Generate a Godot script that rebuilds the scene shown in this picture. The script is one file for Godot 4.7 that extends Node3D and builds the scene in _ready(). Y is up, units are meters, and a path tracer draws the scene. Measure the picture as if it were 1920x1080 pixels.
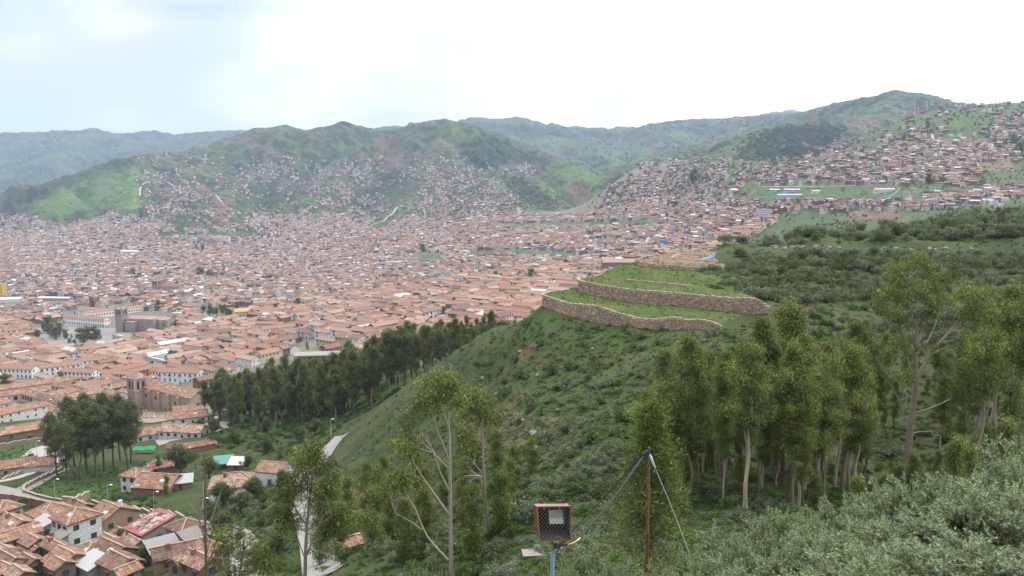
extends Node3D
# A city in a mountain basin seen from a hilltop. The origin is the eye; the city lies about 200 m lower.
const FOCUS := 1536.0
const TILT := 7.05
const NU := 640
const ULIM := 0.8
var cp := cos(deg_to_rad(TILT))
var sp := sin(deg_to_rad(TILT))
var rng := RandomNumberGenerator.new()
var RD := PackedFloat32Array()      # distance of each row of the ground
var HH := PackedFloat32Array()      # height of each point of the ground
var NV := 0
var M := {}
var used := {}
var n_soft := FastNoiseLite.new()
var n_fine := FastNoiseLite.new()
var n_ridge := FastNoiseLite.new()


# ---------- small helpers ----------
func at(px: float, py: float, d: float) -> Vector3:
	var xc := (px - 960.0) / FOCUS
	var yc := (540.0 - py) / FOCUS
	var f := cp + yc * sp
	return Vector3(xc / f * d, (yc * cp - sp) / f * d, -d)


func pix(p: Vector3) -> Vector2:
	var w := -p.z * cp - p.y * sp
	return Vector2(960.0 + FOCUS * p.x / w, 540.0 - FOCUS * (p.y * cp - p.z * sp) / w)


func numbered(called: String) -> String:
	var n: int = used.get(called, 0)
	used[called] = n + 1
	return called if n == 0 else "%s_%03d" % [called, n]


func tag(o: Node, label: String, category := "", group := "", kind := "") -> Node:
	o.set_meta("label", label)
	if category: o.set_meta("category", category)
	if group: o.set_meta("group", group)
	if kind: o.set_meta("kind", kind)
	return o


func base(called: String, p: Vector3, yaw := 0.0) -> Node3D:
	var o := Node3D.new()
	o.name = numbered(called)
	add_child(o, true)
	o.position = p
	o.rotation.y = deg_to_rad(yaw)
	return o


func put(called: String, mesh: Mesh, mat: Material, parent: Node = null) -> MeshInstance3D:
	var o := MeshInstance3D.new()
	o.name = called if parent else numbered(called)
	o.mesh = mesh
	o.material_override = mat
	(parent if parent else self).add_child(o, true)
	return o


func copy_of(src: Node3D, called: String) -> Node3D:
	var o: Node3D = src.duplicate()
	o.name = numbered(called)
	add_child(o, true)
	return o


func many(called: String, mesh: Mesh, mat: Material, places: Array, tints: Array, parent: Node = null) -> MultiMeshInstance3D:
	var mm := MultiMesh.new()
	mm.transform_format = MultiMesh.TRANSFORM_3D
	mm.use_colors = tints.size() > 0
	mm.mesh = mesh
	mm.instance_count = places.size()
	for i in places.size():
		mm.set_instance_transform(i, places[i])
		if tints: mm.set_instance_color(i, tints[i])
	var o := MultiMeshInstance3D.new()
	o.name = called if parent else numbered(called)
	o.multimesh = mm
	o.material_override = mat
	(parent if parent else self).add_child(o, true)
	return o


class Shape:
	var v := PackedVector3Array()
	var c := PackedColorArray()
	var n := PackedVector3Array()
	var t := PackedVector2Array()
	var smooth := false
	var mapped := false
	func tri(a: Vector3, b: Vector3, d: Vector3, col: Color) -> void:
		v.append(a); v.append(b); v.append(d)
		c.append(col); c.append(col); c.append(col)
		if mapped:
			for k in 3: t.append(Vector2.ZERO)
	func quad(a: Vector3, b: Vector3, d: Vector3, e: Vector3, col: Color) -> void:
		v.append(a); v.append(b); v.append(d); v.append(a); v.append(d); v.append(e)
		for k in 6: c.append(col)
		if mapped:
			var w := (b - a).length(); var h := (e - a).length()
			t.append(Vector2(0, 0)); t.append(Vector2(w, 0)); t.append(Vector2(w, h))
			t.append(Vector2(0, 0)); t.append(Vector2(w, h)); t.append(Vector2(0, h))
	func box(x: Transform3D, s: Vector3, col: Color, skip_base := false) -> void:
		var p := []
		for k in 8:
			p.append(x * Vector3((0.5 if k & 1 else -0.5) * s.x, (0.5 if k & 2 else -0.5) * s.y, (0.5 if k & 4 else -0.5) * s.z))
		quad(p[4], p[5], p[7], p[6], col); quad(p[1], p[0], p[2], p[3], col)
		quad(p[0], p[4], p[6], p[2], col); quad(p[5], p[1], p[3], p[7], col)
		quad(p[6], p[7], p[3], p[2], col)
		if not skip_base: quad(p[0], p[1], p[5], p[4], col)
	func tube(pts: Array, rad: Array, sides: int, col: Color, ends := true) -> void:
		smooth = true
		var rings := []
		for i in pts.size():
			var p: Vector3 = pts[i]
			var dir: Vector3 = (pts[mini(i + 1, pts.size() - 1)] - pts[maxi(i - 1, 0)]).normalized()
			var side := dir.cross(Vector3(0.31, 0.2, 0.93)).normalized()
			var up := side.cross(dir)
			var ring := []
			for k in sides:
				var a := TAU * k / sides
				ring.append([p + (side * cos(a) + up * sin(a)) * rad[i], side * cos(a) + up * sin(a)])
			rings.append(ring)
		for i in pts.size() - 1:
			for k in sides:
				var q := (k + 1) % sides
				for w in [rings[i][k], rings[i][q], rings[i + 1][q], rings[i][k], rings[i + 1][q], rings[i + 1][k]]:
					v.append(w[0]); n.append(w[1]); c.append(col)
		if ends:
			for e in [0, pts.size() - 1]:
				var dn: Vector3 = (pts[e] - pts[1 if e == 0 else e - 1]).normalized()
				for k in range(1, sides - 1):
					for w in [rings[e][0], rings[e][k], rings[e][k + 1]]:
						v.append(w[0]); n.append(dn); c.append(col)
	func paste(x: Transform3D, verts: PackedVector3Array, cols: PackedColorArray) -> void:
		v.append_array(x * verts)
		c.append_array(cols)
	func done() -> ArrayMesh:
		var a := []
		a.resize(Mesh.ARRAY_MAX)
		a[Mesh.ARRAY_VERTEX] = v
		a[Mesh.ARRAY_COLOR] = c
		if smooth and n.size() == v.size(): a[Mesh.ARRAY_NORMAL] = n
		if mapped and t.size() == v.size(): a[Mesh.ARRAY_TEX_UV] = t
		var m := ArrayMesh.new()
		if v.size(): m.add_surface_from_arrays(Mesh.PRIMITIVE_TRIANGLES, a)
		return m


func vary(col: Color, amount: float) -> Color:
	var k := 1.0 + rng.randf_range(-amount, amount)
	return Color(col.r * k * (1.0 + rng.randf_range(-amount, amount) * 0.25), col.g * k, col.b * k * (1.0 + rng.randf_range(-amount, amount) * 0.25))


func xf(p: Vector3, yaw := 0.0, s := Vector3.ONE) -> Transform3D:
	return Transform3D(Basis.from_euler(Vector3(0, deg_to_rad(yaw), 0)) * Basis.from_scale(s), p)


# ---------- materials ----------
func noise_picture(size: int, freq: float, octaves: int, lo: float, hi: float, seed_: int, kind := FastNoiseLite.TYPE_SIMPLEX_SMOOTH) -> NoiseTexture2D:
	var f := FastNoiseLite.new()
	f.seed = seed_; f.frequency = freq; f.fractal_octaves = octaves; f.noise_type = kind
	var g := Gradient.new()
	g.colors = PackedColorArray([Color(lo, lo, lo).linear_to_srgb(), Color(hi, hi, hi).linear_to_srgb()])
	g.offsets = PackedFloat32Array([0.15, 0.85])
	var t := NoiseTexture2D.new()
	t.width = size; t.height = size; t.seamless = true; t.noise = f; t.color_ramp = g
	return t


func paint(called: String, tex: Texture2D, scale: float, rough := 0.92, relief: Texture2D = null, depth := 0.0, world := true) -> StandardMaterial3D:
	var m := StandardMaterial3D.new()
	m.resource_name = called
	m.vertex_color_use_as_albedo = true
	m.roughness = rough
	m.metallic_specular = 0.3
	m.cull_mode = BaseMaterial3D.CULL_DISABLED
	if tex:
		m.albedo_texture = tex
		m.uv1_triplanar = true
		m.uv1_world_triplanar = world
		m.uv1_scale = Vector3.ONE * scale
	if relief:
		m.heightmap_enabled = true
		m.heightmap_texture = relief
		m.heightmap_scale = depth
	M[called] = m
	return m


func tile_picture() -> Array:
	var w := 256
	var im := Image.create(w, w, false, Image.FORMAT_RGB8)
	var hm := Image.create(w, w, false, Image.FORMAT_RGB8)
	var r := RandomNumberGenerator.new(); r.seed = 5
	for row in 16:
		for colm in 16:
			var tone := r.randf_range(0.5, 1.0)
			if r.randf() < 0.1: tone *= 0.6
			var red := r.randf_range(0.94, 1.0)
			for y in 16:
				for x in 16:
					var arch := sin(PI * (x + 0.5) / 16.0)
					var lap := y / 16.0
					var h := clampf(0.25 + arch * 0.6 + lap * 0.15, 0, 1)
					im.set_pixel(colm * 16 + x, row * 16 + y, Color(tone, tone * red, tone * red * red).linear_to_srgb())
					hm.set_pixel(colm * 16 + x, row * 16 + y, Color(h, h, h))
	return [ImageTexture.create_from_image(im), ImageTexture.create_from_image(hm)]


func make_materials() -> void:
	var mottle := noise_picture(512, 0.012, 5, 0.55, 1.0, 3)
	var specks := noise_picture(512, 0.05, 4, 0.5, 1.0, 8)
	var crags := noise_picture(512, 0.03, 5, 0.0, 1.0, 21)
	paint("ground", specks, 0.35, 0.95, crags, 20.0)
	paint("far_ground", mottle, 0.006, 0.95)
	paint("wall_paint", mottle, 0.25, 0.9)
	paint("roof_far", mottle, 0.16, 0.9)
	paint("stone", specks, 0.6, 0.95, crags, 4.0)
	paint("bark", specks, 0.9, 0.95, crags, 1.5)
	paint("metal_sheet", mottle, 0.4, 0.55)
	paint("plain", null, 1.0, 0.85)
	paint("rust", specks, 6.0, 0.9, crags, 0.3, false)
	paint("paving", specks, 0.3, 0.9)
	var leaf := paint("leaf", null, 1.0, 0.6)
	leaf.backlight_enabled = true
	leaf.backlight = Color(0.5, 0.55, 0.25).linear_to_srgb()
	var leafm := paint("silver_leaf", null, 1.0, 0.55)
	leafm.backlight_enabled = true
	leafm.backlight = Color(0.35, 0.4, 0.3).linear_to_srgb()
	var tp := tile_picture()
	var t := paint("tiles", null, 1.0, 0.9)
	t.albedo_texture = tp[0]
	t.heightmap_enabled = true
	t.heightmap_texture = tp[1]
	t.heightmap_scale = 12.0
	t.uv1_scale = Vector3(0.25, 0.22, 1.0)
	var g := paint("dark_glass", null, 1.0, 0.2)
	g.metallic_specular = 0.5
	var lampglass := StandardMaterial3D.new()
	lampglass.resource_name = "lamp_glass"; lampglass.transparency = BaseMaterial3D.TRANSPARENCY_ALPHA
	lampglass.albedo_color = Color(0.9, 0.95, 0.95, 0.12); lampglass.roughness = 0.08
	M["lamp_glass"] = lampglass
	var chrome := StandardMaterial3D.new()
	chrome.resource_name = "reflector"; chrome.albedo_color = Color(0.85, 0.87, 0.86); chrome.metallic = 0.85; chrome.roughness = 0.35
	M["reflector"] = chrome


# ---------- the land ----------
var spline_u := PackedFloat32Array()
var spline_v := PackedFloat32Array()
var spline_w := PackedFloat64Array()
const CU := 131
const CV := 171
var coarse := PackedFloat32Array()
const VLO := 0.7
const VHI := 9.7

# surveyed points of the ground: picture column, picture row, distance
const SURVEY := [
	# under the viewpoint (column, slope as row, distance)
	[-300, 1900, 3], [300, 1800, 3], [960, 1650, 3], [1600, 1500, 3], [2200, 1450, 3],
	[-300, 1750, 10], [300, 1560, 10], [960, 1350, 10], [1300, 1260, 10], [1600, 1180, 9], [1900, 1100, 9], [2200, 1060, 9],
	[-300, 1500, 40], [300, 1340, 40], [700, 1210, 40], [960, 1130, 35], [1250, 1075, 35], [1500, 1040, 38], [1750, 985, 38], [1950, 930, 38], [2200, 900, 38],
	[-300, 1230, 100], [200, 1200, 100], [450, 1130, 100], [700, 1060, 85], [850, 1015, 75], [960, 975, 66], [1150, 950, 62], [1300, 940, 58], [1500, 915, 66], [1700, 890, 85], [1850, 880, 75], [2150, 860, 75],
	# lower town on the left
	[-200, 1100, 165], [20, 1080, 168], [250, 1080, 165], [400, 1075, 150], [540, 1075, 130], [640, 1040, 117],
	[-200, 980, 225], [0, 990, 203], [120, 1010, 195], [300, 1010, 190], [420, 1000, 180], [520, 1000, 165], [590, 985, 160], [680, 960, 140],
	[0, 935, 232], [150, 950, 228], [290, 972, 214], [250, 925, 248], [150, 905, 262], [370, 935, 228], [450, 930, 222], [590, 900, 205], [640, 850, 245],
	[0, 880, 285], [80, 850, 315], [250, 860, 300], [330, 838, 326], [450, 860, 290], [540, 840, 285], [620, 810, 285],
	[-200, 830, 350], [30, 810, 385], [200, 815, 372], [340, 800, 372], [430, 782, 390], [560, 775, 372], [680, 752, 345], [760, 715, 350], [840, 690, 370], [930, 640, 380],
	[-200, 770, 500], [0, 770, 470], [150, 772, 470], [300, 772, 540], [420, 735, 540], [560, 700, 520], [700, 680, 480], [850, 650, 480],
	[-200, 715, 620], [0, 718, 610], [180, 708, 640], [350, 705, 640], [560, 665, 640], [760, 640, 620], [900, 608, 620], [1000, 590, 620], [1200, 600, 620], [1500, 600, 620], [1900, 590, 620],
	[-200, 660, 900], [0, 660, 860], [200, 640, 960], [400, 622, 940], [600, 600, 920], [800, 575, 880], [950, 560, 850], [1100, 560, 850], [1350, 540, 850], [1600, 500, 850], [1900, 470, 850],
	[-200, 592, 1300], [0, 590, 1300], [200, 590, 1260], [400, 568, 1300], [600, 555, 1300], [800, 530, 1300], [950, 508, 1250], [1100, 492, 1250], [1250, 482, 1180], [1400, 448, 1150], [1600, 412, 1050], [1800, 402, 1000], [2050, 400, 1000],
	[-200, 522, 1900], [0, 518, 1900], [200, 518, 1900], [400, 508, 1900], [600, 500, 2000], [800, 478, 1950], [950, 462, 1750], [1100, 450, 1700], [1250, 438, 1500], [1400, 408, 1350], [1600, 388, 1250], [1800, 374, 1180], [2050, 368, 1150],
	[-200, 472, 2600], [0, 468, 2600], [200, 462, 2600], [400, 456, 2600], [600, 448, 2650], [800, 428, 2500], [950, 420, 2250], [1100, 410, 2150], [1250, 392, 1850], [1400, 372, 1600], [1600, 352, 1450], [1800, 352, 1330], [2050, 345, 1300],
	[-200, 430, 3300], [0, 425, 3400], [200, 415, 3200], [400, 412, 3200], [600, 400, 3400], [780, 385, 3100], [950, 388, 2800], [1100, 380, 2500], [1200, 350, 2250], [1250, 330, 2350], [1400, 322, 2000], [1600, 318, 1700], [1800, 315, 1560], [2050, 310, 1550],
	[1150, 345, 2450], [1190, 315, 2600], [1245, 301, 2650], [1300, 298, 2600], [1360, 300, 2550], [1440, 300, 2350], [1520, 288, 2250], [1600, 262, 2250], [1680, 230, 2350], [1750, 207, 2450], [1820, 200, 2550], [1920, 198, 2650], [2100, 190, 2700],
	[1700, 280, 1900], [1850, 270, 1900], [2000, 260, 1900],
	# behind the crest on the right
	[1150, 395, 3000], [1300, 380, 3200], [1500, 365, 3200], [1750, 330, 3300], [2000, 320, 3300],
	# valley heads
	[-200, 405, 4300], [200, 402, 4300], [600, 390, 4300], [900, 385, 4100], [1200, 372, 4200], [1600, 365, 4300], [2000, 360, 4300],
	[-200, 375, 8000], [600, 375, 8000], [1200, 365, 8000], [2000, 365, 8000],
	[-200, 352, 15000], [600, 352, 15000], [1200, 352, 15000], [2000, 352, 15000],
	# the near hill with its terraces: flank, shelf, crest, and the fall behind it
	[760, 1010, 98], [760, 900, 150], [750, 800, 202], [745, 752, 236], [660, 900, 182], [650, 838, 246],
	[860, 900, 118], [860, 800, 152], [860, 720, 186], [860, 655, 226], [930, 800, 122], [930, 700, 166], [935, 612, 208],
	[1010, 900, 82], [1010, 780, 112], [1010, 680, 148], [1019, 573, 172], [1060, 589, 165],
	[1150, 820, 88], [1150, 700, 130], [1115, 602, 157], [1172, 611, 150], [1235, 617, 144], [1345, 618, 138],
	[1300, 800, 88], [1300, 700, 114], [1450, 800, 92], [1450, 700, 118], [1450, 620, 140], [1600, 800, 100], [1600, 700, 124], [1600, 610, 156], [1600, 540, 192], [1750, 760, 105], [1750, 650, 135], [1750, 560, 180], [1900, 800, 85], [1900, 650, 125], [1900, 560, 165], [2100, 640, 120],
	[1086, 548, 181], [1130, 560, 175], [1210, 573, 167], [1310, 581, 158], [1410, 589, 150], [1437, 589, 149], [1480, 570, 168], [1500, 540, 186], [1194, 499, 208], [1247, 507, 204], [1319, 512, 200], [1400, 512, 200], [1500, 510, 203], [1290, 486, 222], [1240, 488, 218],
	[1400, 478, 224], [1550, 476, 224], [1750, 474, 224], [1900, 470, 222], [2100, 465, 220],
	[1350, 470, 240], [1450, 460, 245], [1600, 452, 250], [1750, 432, 252], [1900, 412, 252], [2100, 400, 250],
	[1350, 460, 262], [1500, 444, 268], [1600, 432, 274], [1700, 420, 280], [1800, 406, 285], [1920, 392, 290], [2100, 380, 290],
	[940, 680, 260], [1010, 660, 220], [1060, 640, 240], [1150, 620, 270], [1280, 600, 300], [1450, 580, 340], [1700, 560, 360], [1900, 540, 370], [2100, 530, 370],
]

# crests of the mountains: [fall of the flanks, column, row, distance, column, row, distance, ...]
const CRESTS := [
	[0.42, -150, 402, 3500, 0, 386, 3600, 60, 362, 3700, 130, 336, 3800, 200, 311, 3900, 265, 293, 4000, 340, 286, 4200, 400, 276, 4350, 450, 257, 4500, 490, 242, 4600, 530, 236, 4650, 560, 244, 4680, 580, 249, 4700, 610, 240, 4700, 645, 231, 4700, 675, 241, 4720, 690, 246, 4740, 750, 241, 4760, 800, 233, 4700, 832, 226, 4600, 860, 233, 4640, 890, 250, 4600],
	[0.5, 265, 293, 4000, 262, 340, 3650, 262, 392, 3250],
	[0.55, 530, 236, 4650, 515, 275, 4350, 490, 310, 4050, 450, 340, 3750, 425, 362, 3500, 405, 385, 3250, 425, 408, 3050],
	[0.5, 490, 242, 4600, 430, 290, 4150, 360, 320, 3800, 330, 350, 3550],
	[0.5, 645, 231, 4700, 645, 270, 4400, 640, 300, 4150, 615, 330, 3850, 590, 352, 3600, 585, 378, 3350],
	[0.5, 700, 246, 4740, 690, 290, 4350, 700, 330, 4000],
	[0.5, 832, 226, 4600, 826, 260, 4300, 822, 292, 4000, 800, 330, 3650, 770, 368, 3250, 745, 400, 2900],
	[0.5, 826, 260, 4300, 860, 310, 3850, 920, 345, 3500, 965, 378, 3100, 985, 395, 2850],
	[0.45, 890, 250, 4600, 960, 285, 4300, 1030, 300, 4100, 1085, 318, 3850, 1135, 345, 3500, 1120, 375, 3150],
	[0.5, 960, 285, 4300, 985, 330, 3800, 1050, 385, 3050],
	# the far range
	[0.3, 640, 250, 8200, 700, 240, 8000, 760, 236, 8000, 830, 240, 7800, 875, 226, 7600, 900, 220, 7600, 935, 224, 7600, 970, 220, 7600, 1000, 233, 7600, 1060, 236, 7700, 1115, 238, 7700, 1140, 245, 7800, 1165, 238, 7600, 1200, 240, 7400, 1235, 233, 7300, 1290, 224, 7000, 1350, 224, 6800, 1400, 219, 6600, 1450, 214, 6400, 1510, 214, 6000],
	[0.4, 900, 220, 7600, 960, 262, 6300, 1040, 290, 5300],
	[0.4, 1060, 236, 7700, 1110, 270, 6200, 1150, 300, 5200, 1180, 322, 4500],
	[0.4, 1290, 224, 7000, 1250, 265, 5600, 1240, 290, 4800],
	[0.3, 1380, 230, 12000, 1430, 216, 12500, 1480, 205, 12500, 1530, 214, 12500, 1600, 230, 12500],
	[0.45, 1400, 246, 5200, 1470, 224, 5000, 1520, 208, 4800, 1570, 197, 4700, 1600, 187, 4600, 1640, 183, 4500, 1665, 174, 4450, 1690, 171, 4400, 1720, 175, 4400, 1750, 184, 4400, 1785, 195, 4400, 1850, 218, 4400, 1950, 240, 4400, 2100, 250, 4400],
	[0.45, 1690, 171, 4400, 1640, 215, 3900, 1570, 236, 3650, 1500, 234, 3600, 1440, 242, 3500, 1395, 268, 3300, 1375, 300, 3000],
	[0.45, 1520, 208, 4800, 1400, 252, 4300, 1290, 280, 3900, 1200, 310, 3500],
	# the hazy range on the left
	[0.3, -250, 256, 9000, -100, 250, 9000, 0, 250, 9000, 60, 248, 9000, 100, 245, 9000, 155, 246, 9000, 174, 241, 9000, 195, 249, 9000, 240, 250, 9000, 285, 245, 9000, 330, 253, 9000, 370, 248, 9000, 395, 250, 8800, 420, 244, 8600, 470, 246, 8400, 530, 252, 8200, 640, 250, 8200],
	[0.35, 174, 241, 9000, 120, 280, 7600, 60, 320, 6600],
	[0.35, 285, 245, 9000, 250, 290, 7400, 170, 325, 6400, 60, 365, 5600],
	[0.35, -100, 250, 9000, -40, 300, 7600, 0, 345, 6200],
	[0.35, 420, 244, 8600, 380, 280, 7000, 320, 300, 6200],
]


func kernel(r2: float) -> float:
	return 0.5 * r2 * log(r2 + 1e-9)


func fit_land() -> void:
	var n := SURVEY.size()
	var s := PackedFloat64Array()
	for q in SURVEY:
		var p := at(q[0], q[1], q[2])
		spline_u.append(p.x / q[2] * 3.0)
		spline_v.append(log(float(q[2])))
		s.append(p.y / q[2])
	var m := n + 3
	var rows: Array[PackedFloat64Array] = []
	for i in n:
		var r := PackedFloat64Array(); r.resize(m + 1)
		for j in n:
			var du := spline_u[i] - spline_u[j]; var dv := spline_v[i] - spline_v[j]
			r[j] = kernel(du * du + dv * dv)
		r[i] += 0.0008
		r[n] = 1.0; r[n + 1] = spline_u[i]; r[n + 2] = spline_v[i]; r[m] = s[i]
		rows.append(r)
	for k in 3:
		var r := PackedFloat64Array(); r.resize(m + 1)
		for j in n: r[j] = 1.0 if k == 0 else spline_u[j] if k == 1 else spline_v[j]
		rows.append(r)
	for k in m:
		var best := k
		for i in range(k + 1, m):
			if absf(rows[i][k]) > absf(rows[best][k]): best = i
		var tmp := rows[k]; rows[k] = rows[best]; rows[best] = tmp
		var pr := rows[k]
		for i in range(k + 1, m):
			var f := rows[i][k] / pr[k]
			if f != 0.0:
				var ri := rows[i]
				for j in range(k, m + 1): ri[j] -= f * pr[j]
				rows[i] = ri
	spline_w.resize(m)
	for k in range(m - 1, -1, -1):
		var acc := rows[k][m]
		for j in range(k + 1, m): acc -= rows[k][j] * spline_w[j]
		spline_w[k] = acc / rows[k][k]
	coarse.resize(CU * CV)
	for a in CU:
		var u := (a / (CU - 1.0) * 2.0 - 1.0) * ULIM * 3.0
		for b in CV:
			var v := VLO + (VHI - VLO) * b / (CV - 1.0)
			var acc := spline_w[n] + spline_w[n + 1] * u + spline_w[n + 2] * v
			for j in n:
				var du := u - spline_u[j]; var dv := v - spline_v[j]
				var r2 := du * du + dv * dv
				acc += spline_w[j] * 0.5 * r2 * log(r2 + 1e-9)
			coarse[a * CV + b] = acc


func coarse_at(u: float, v: float) -> float:
	var fa := clampf((u / ULIM * 0.5 + 0.5) * (CU - 1), 0.0, CU - 1.001)
	var fb := clampf((v - VLO) / (VHI - VLO) * (CV - 1), 0.0, CV - 1.001)
	var a := int(fa); var b := int(fb)
	fa -= a; fb -= b
	var i := a * CV + b
	return lerpf(lerpf(coarse[i], coarse[i + 1], fb), lerpf(coarse[i + CV], coarse[i + CV + 1], fb), fa)


func make_land() -> void:
	fit_land()
	for band in [[3.0, 60.0, 80], [60.0, 320.0, 170], [320.0, 1000.0, 80], [1000.0, 2500.0, 120], [2500.0, 5200.0, 210], [5200.0, 13500.0, 90]]:
		for k in band[2]:
			RD.append(band[0] * pow(band[1] / band[0], float(k) / band[2]))
	RD.append(13500.0)
	NV = RD.size()
	# crests, on every other point
	var seg := []
	for cr in CRESTS:
		for k in range(1, cr.size() - 3, 3):
			var a := at(cr[k], cr[k + 1], cr[k + 2]); var b := at(cr[k + 3], cr[k + 4], cr[k + 5])
			seg.append([a, b, cr[0]])
	# lesser spurs run down from the long crests towards the basin
	var rr := RandomNumberGenerator.new(); rr.seed = 23
	for cr in CRESTS:
		if cr.size() < 22: continue
		for k in range(1, cr.size(), 3):
			if cr[k] < -60 or cr[k] > 2000 or rr.randf() < 0.15: continue
			var d: float = cr[k + 2]
			var p0 := at(cr[k], cr[k + 1], d)
			var side := rr.randf_range(-0.025, 0.025)
			var p1 := Vector3((p0.x / d + side) * d * 0.955, lerpf(p0.y, -90.0, rr.randf_range(0.22, 0.36)), -d * 0.955)
			var p2 := Vector3((p0.x / d + side * 2.2) * d * 0.89, lerpf(p0.y, -90.0, rr.randf_range(0.62, 0.8)), -d * 0.89)
			seg.append([p0, p1, 0.62]); seg.append([p1, p2, 0.6])
	var first := RD.bsearch(1900.0) & ~1
	var half_u := NU / 2 + 1
	var half_v := (NV - first) / 2 + 2
	var lift := PackedFloat32Array(); lift.resize(half_u * half_v)
	var away := PackedFloat32Array(); away.resize(half_u * half_v)
	var ax := PackedFloat32Array(); var az := PackedFloat32Array(); var bx := PackedFloat32Array(); var bz := PackedFloat32Array()
	var ay := PackedFloat32Array(); var by := PackedFloat32Array(); var fall := PackedFloat32Array(); var il := PackedFloat32Array()
	for g in seg:
		ax.append(g[0].x); az.append(g[0].z); ay.append(g[0].y); bx.append(g[1].x - g[0].x); bz.append(g[1].z - g[0].z); by.append(g[1].y - g[0].y)
		fall.append(g[2]); il.append(1.0 / maxf(1.0, bx[-1] * bx[-1] + bz[-1] * bz[-1]))
	var ns := seg.size()
	for i in half_u:
		var u := (minf(i * 2, NU) / NU * 2.0 - 1.0) * ULIM
		for j in half_v:
			var d := RD[mini(first + j * 2, NV - 1)]
			var x := u * d; var z := -d
			var wx := x + n_soft.get_noise_2d(x * 0.6, z * 0.6) * 130.0
			var wz := z + n_soft.get_noise_2d(x * 0.6 + 900.0, z * 0.6) * 130.0
			# at the crests themselves the shape stays as surveyed
			var best := -1e9; var best_near := 1.0
			for k in ns:
				var px := x - ax[k]; var pz := z - az[k]
				var t := clampf((px * bx[k] + pz * bz[k]) * il[k], 0.0, 1.0)
				var dx := px - bx[k] * t; var dz := pz - bz[k] * t
				var top := ay[k] + by[k] * t
				if top < best: continue
				var dist := sqrt(dx * dx + dz * dz)
				var near := minf(dist / 300.0, 1.0)
				if near > 0.05:
					px = lerpf(x, wx, near) - ax[k]; pz = lerpf(z, wz, near) - az[k]
					dx = px - bx[k] * t; dz = pz - bz[k] * t
					dist = sqrt(dx * dx + dz * dz)
				var h := top - fall[k] * (dist if dist > 60.0 else dist * dist / 120.0 + 30.0) + fall[k] * 30.0
				if h > best:
					best = h
					best_near = near
			lift[i * half_v + j] = best; away[i * half_v + j] = best_near
	HH.resize((NU + 1) * NV)
	for i in NU + 1:
		var u := (float(i) / NU * 2.0 - 1.0) * ULIM
		for j in NV:
			var d := RD[j]
			var x := u * d; var z := -d
			var h := coarse_at(u, log(d)) * d
			if j >= first:
				var fi := i * 0.5; var fj := (j - first) * 0.5
				var a := mini(int(fi), half_u - 2); var b := mini(int(fj), half_v - 2)
				fi -= a; fj -= b
				var q := a * half_v + b
				var r := lerpf(lerpf(lift[q], lift[q + 1], fj), lerpf(lift[q + half_v], lift[q + half_v + 1], fj), fi)
				if r > h - 40.0:
					var w := clampf((r - h + 40.0) / 80.0, 0.0, 1.0)
					h = lerpf(h, maxf(r, h), w * w * (3.0 - 2.0 * w))
					var rough := clampf((r - h + 60.0) / 160.0, 0.0, 1.0) * smoothstep(2600.0, 3400.0, d)
					h += rough * lerpf(0.3, 1.0, away[q]) * (n_ridge.get_noise_2d(x, z) * 105.0 + n_soft.get_noise_2d(x * 2.0, z * 2.0) * 40.0 + n_ridge.get_noise_2d(x * 3.1, z * 3.1) * 16.0)
			elif d < 420.0 and d > 20.0:
				var amp := smoothstep(20.0, 60.0, d) * (1.0 - smoothstep(300.0, 420.0, d))
				amp *= 0.15 + 0.85 * smoothstep(-0.26, -0.14, u)
				if d > 128.0 and d < 240.0 and u > 0.02 and u < 0.34: amp *= 0.1
				h += amp * (n_fine.get_noise_2d(x * 1.0, z * 1.0) * 1.5 + n_fine.get_noise_2d(x * 3.4, z * 3.4) * 0.6)
			HH[i * NV + j] = h


func hgt(x: float, z: float) -> float:
	var d := maxf(-z, 3.0)
	var fi := clampf((x / d / ULIM * 0.5 + 0.5) * NU, 0.0, NU - 0.001)
	var j := clampi(RD.bsearch(d) - 1, 0, NV - 2)
	var fj := clampf((d - RD[j]) / (RD[j + 1] - RD[j]), 0.0, 1.0)
	var i := int(fi)
	fi -= i
	var q := i * NV + j
	return lerpf(lerpf(HH[q], HH[q + 1], fj), lerpf(HH[q + NV], HH[q + NV + 1], fj), fi)


func on(x: float, z: float, lift := 0.0) -> Vector3:
	return Vector3(x, hgt(x, z) + lift, z)


# the point of the ground that shows at a place of the picture, no nearer than d0
func hit(px: float, py: float, d0 := 20.0) -> Vector3:
	var d := d0
	var last := d0
	while d < 13000.0:
		var p := at(px, py, d)
		if hgt(p.x, p.z) >= p.y:
			for k in 8:
				var mid := (last + d) * 0.5
				p = at(px, py, mid)
				if hgt(p.x, p.z) >= p.y: d = mid
				else: last = mid
			p = at(px, py, d)
			return on(p.x, p.z)
		last = d
		d *= 1.012
	return at(px, py, d)


# patches of the land with a colour of their own: [colour, strength, soft edge noise, outline in the picture]
var patches := []
func patch(col: Color, strength: float, dmin: float, dmax: float, outline: Array) -> void:
	var poly := PackedVector2Array()
	var box := Rect2(outline[0], outline[1], 0, 0)
	for k in range(0, outline.size(), 2):
		poly.append(Vector2(outline[k], outline[k + 1]))
		box = box.expand(poly[-1])
	patches.append([col, strength, dmin, dmax, poly, box])


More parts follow.
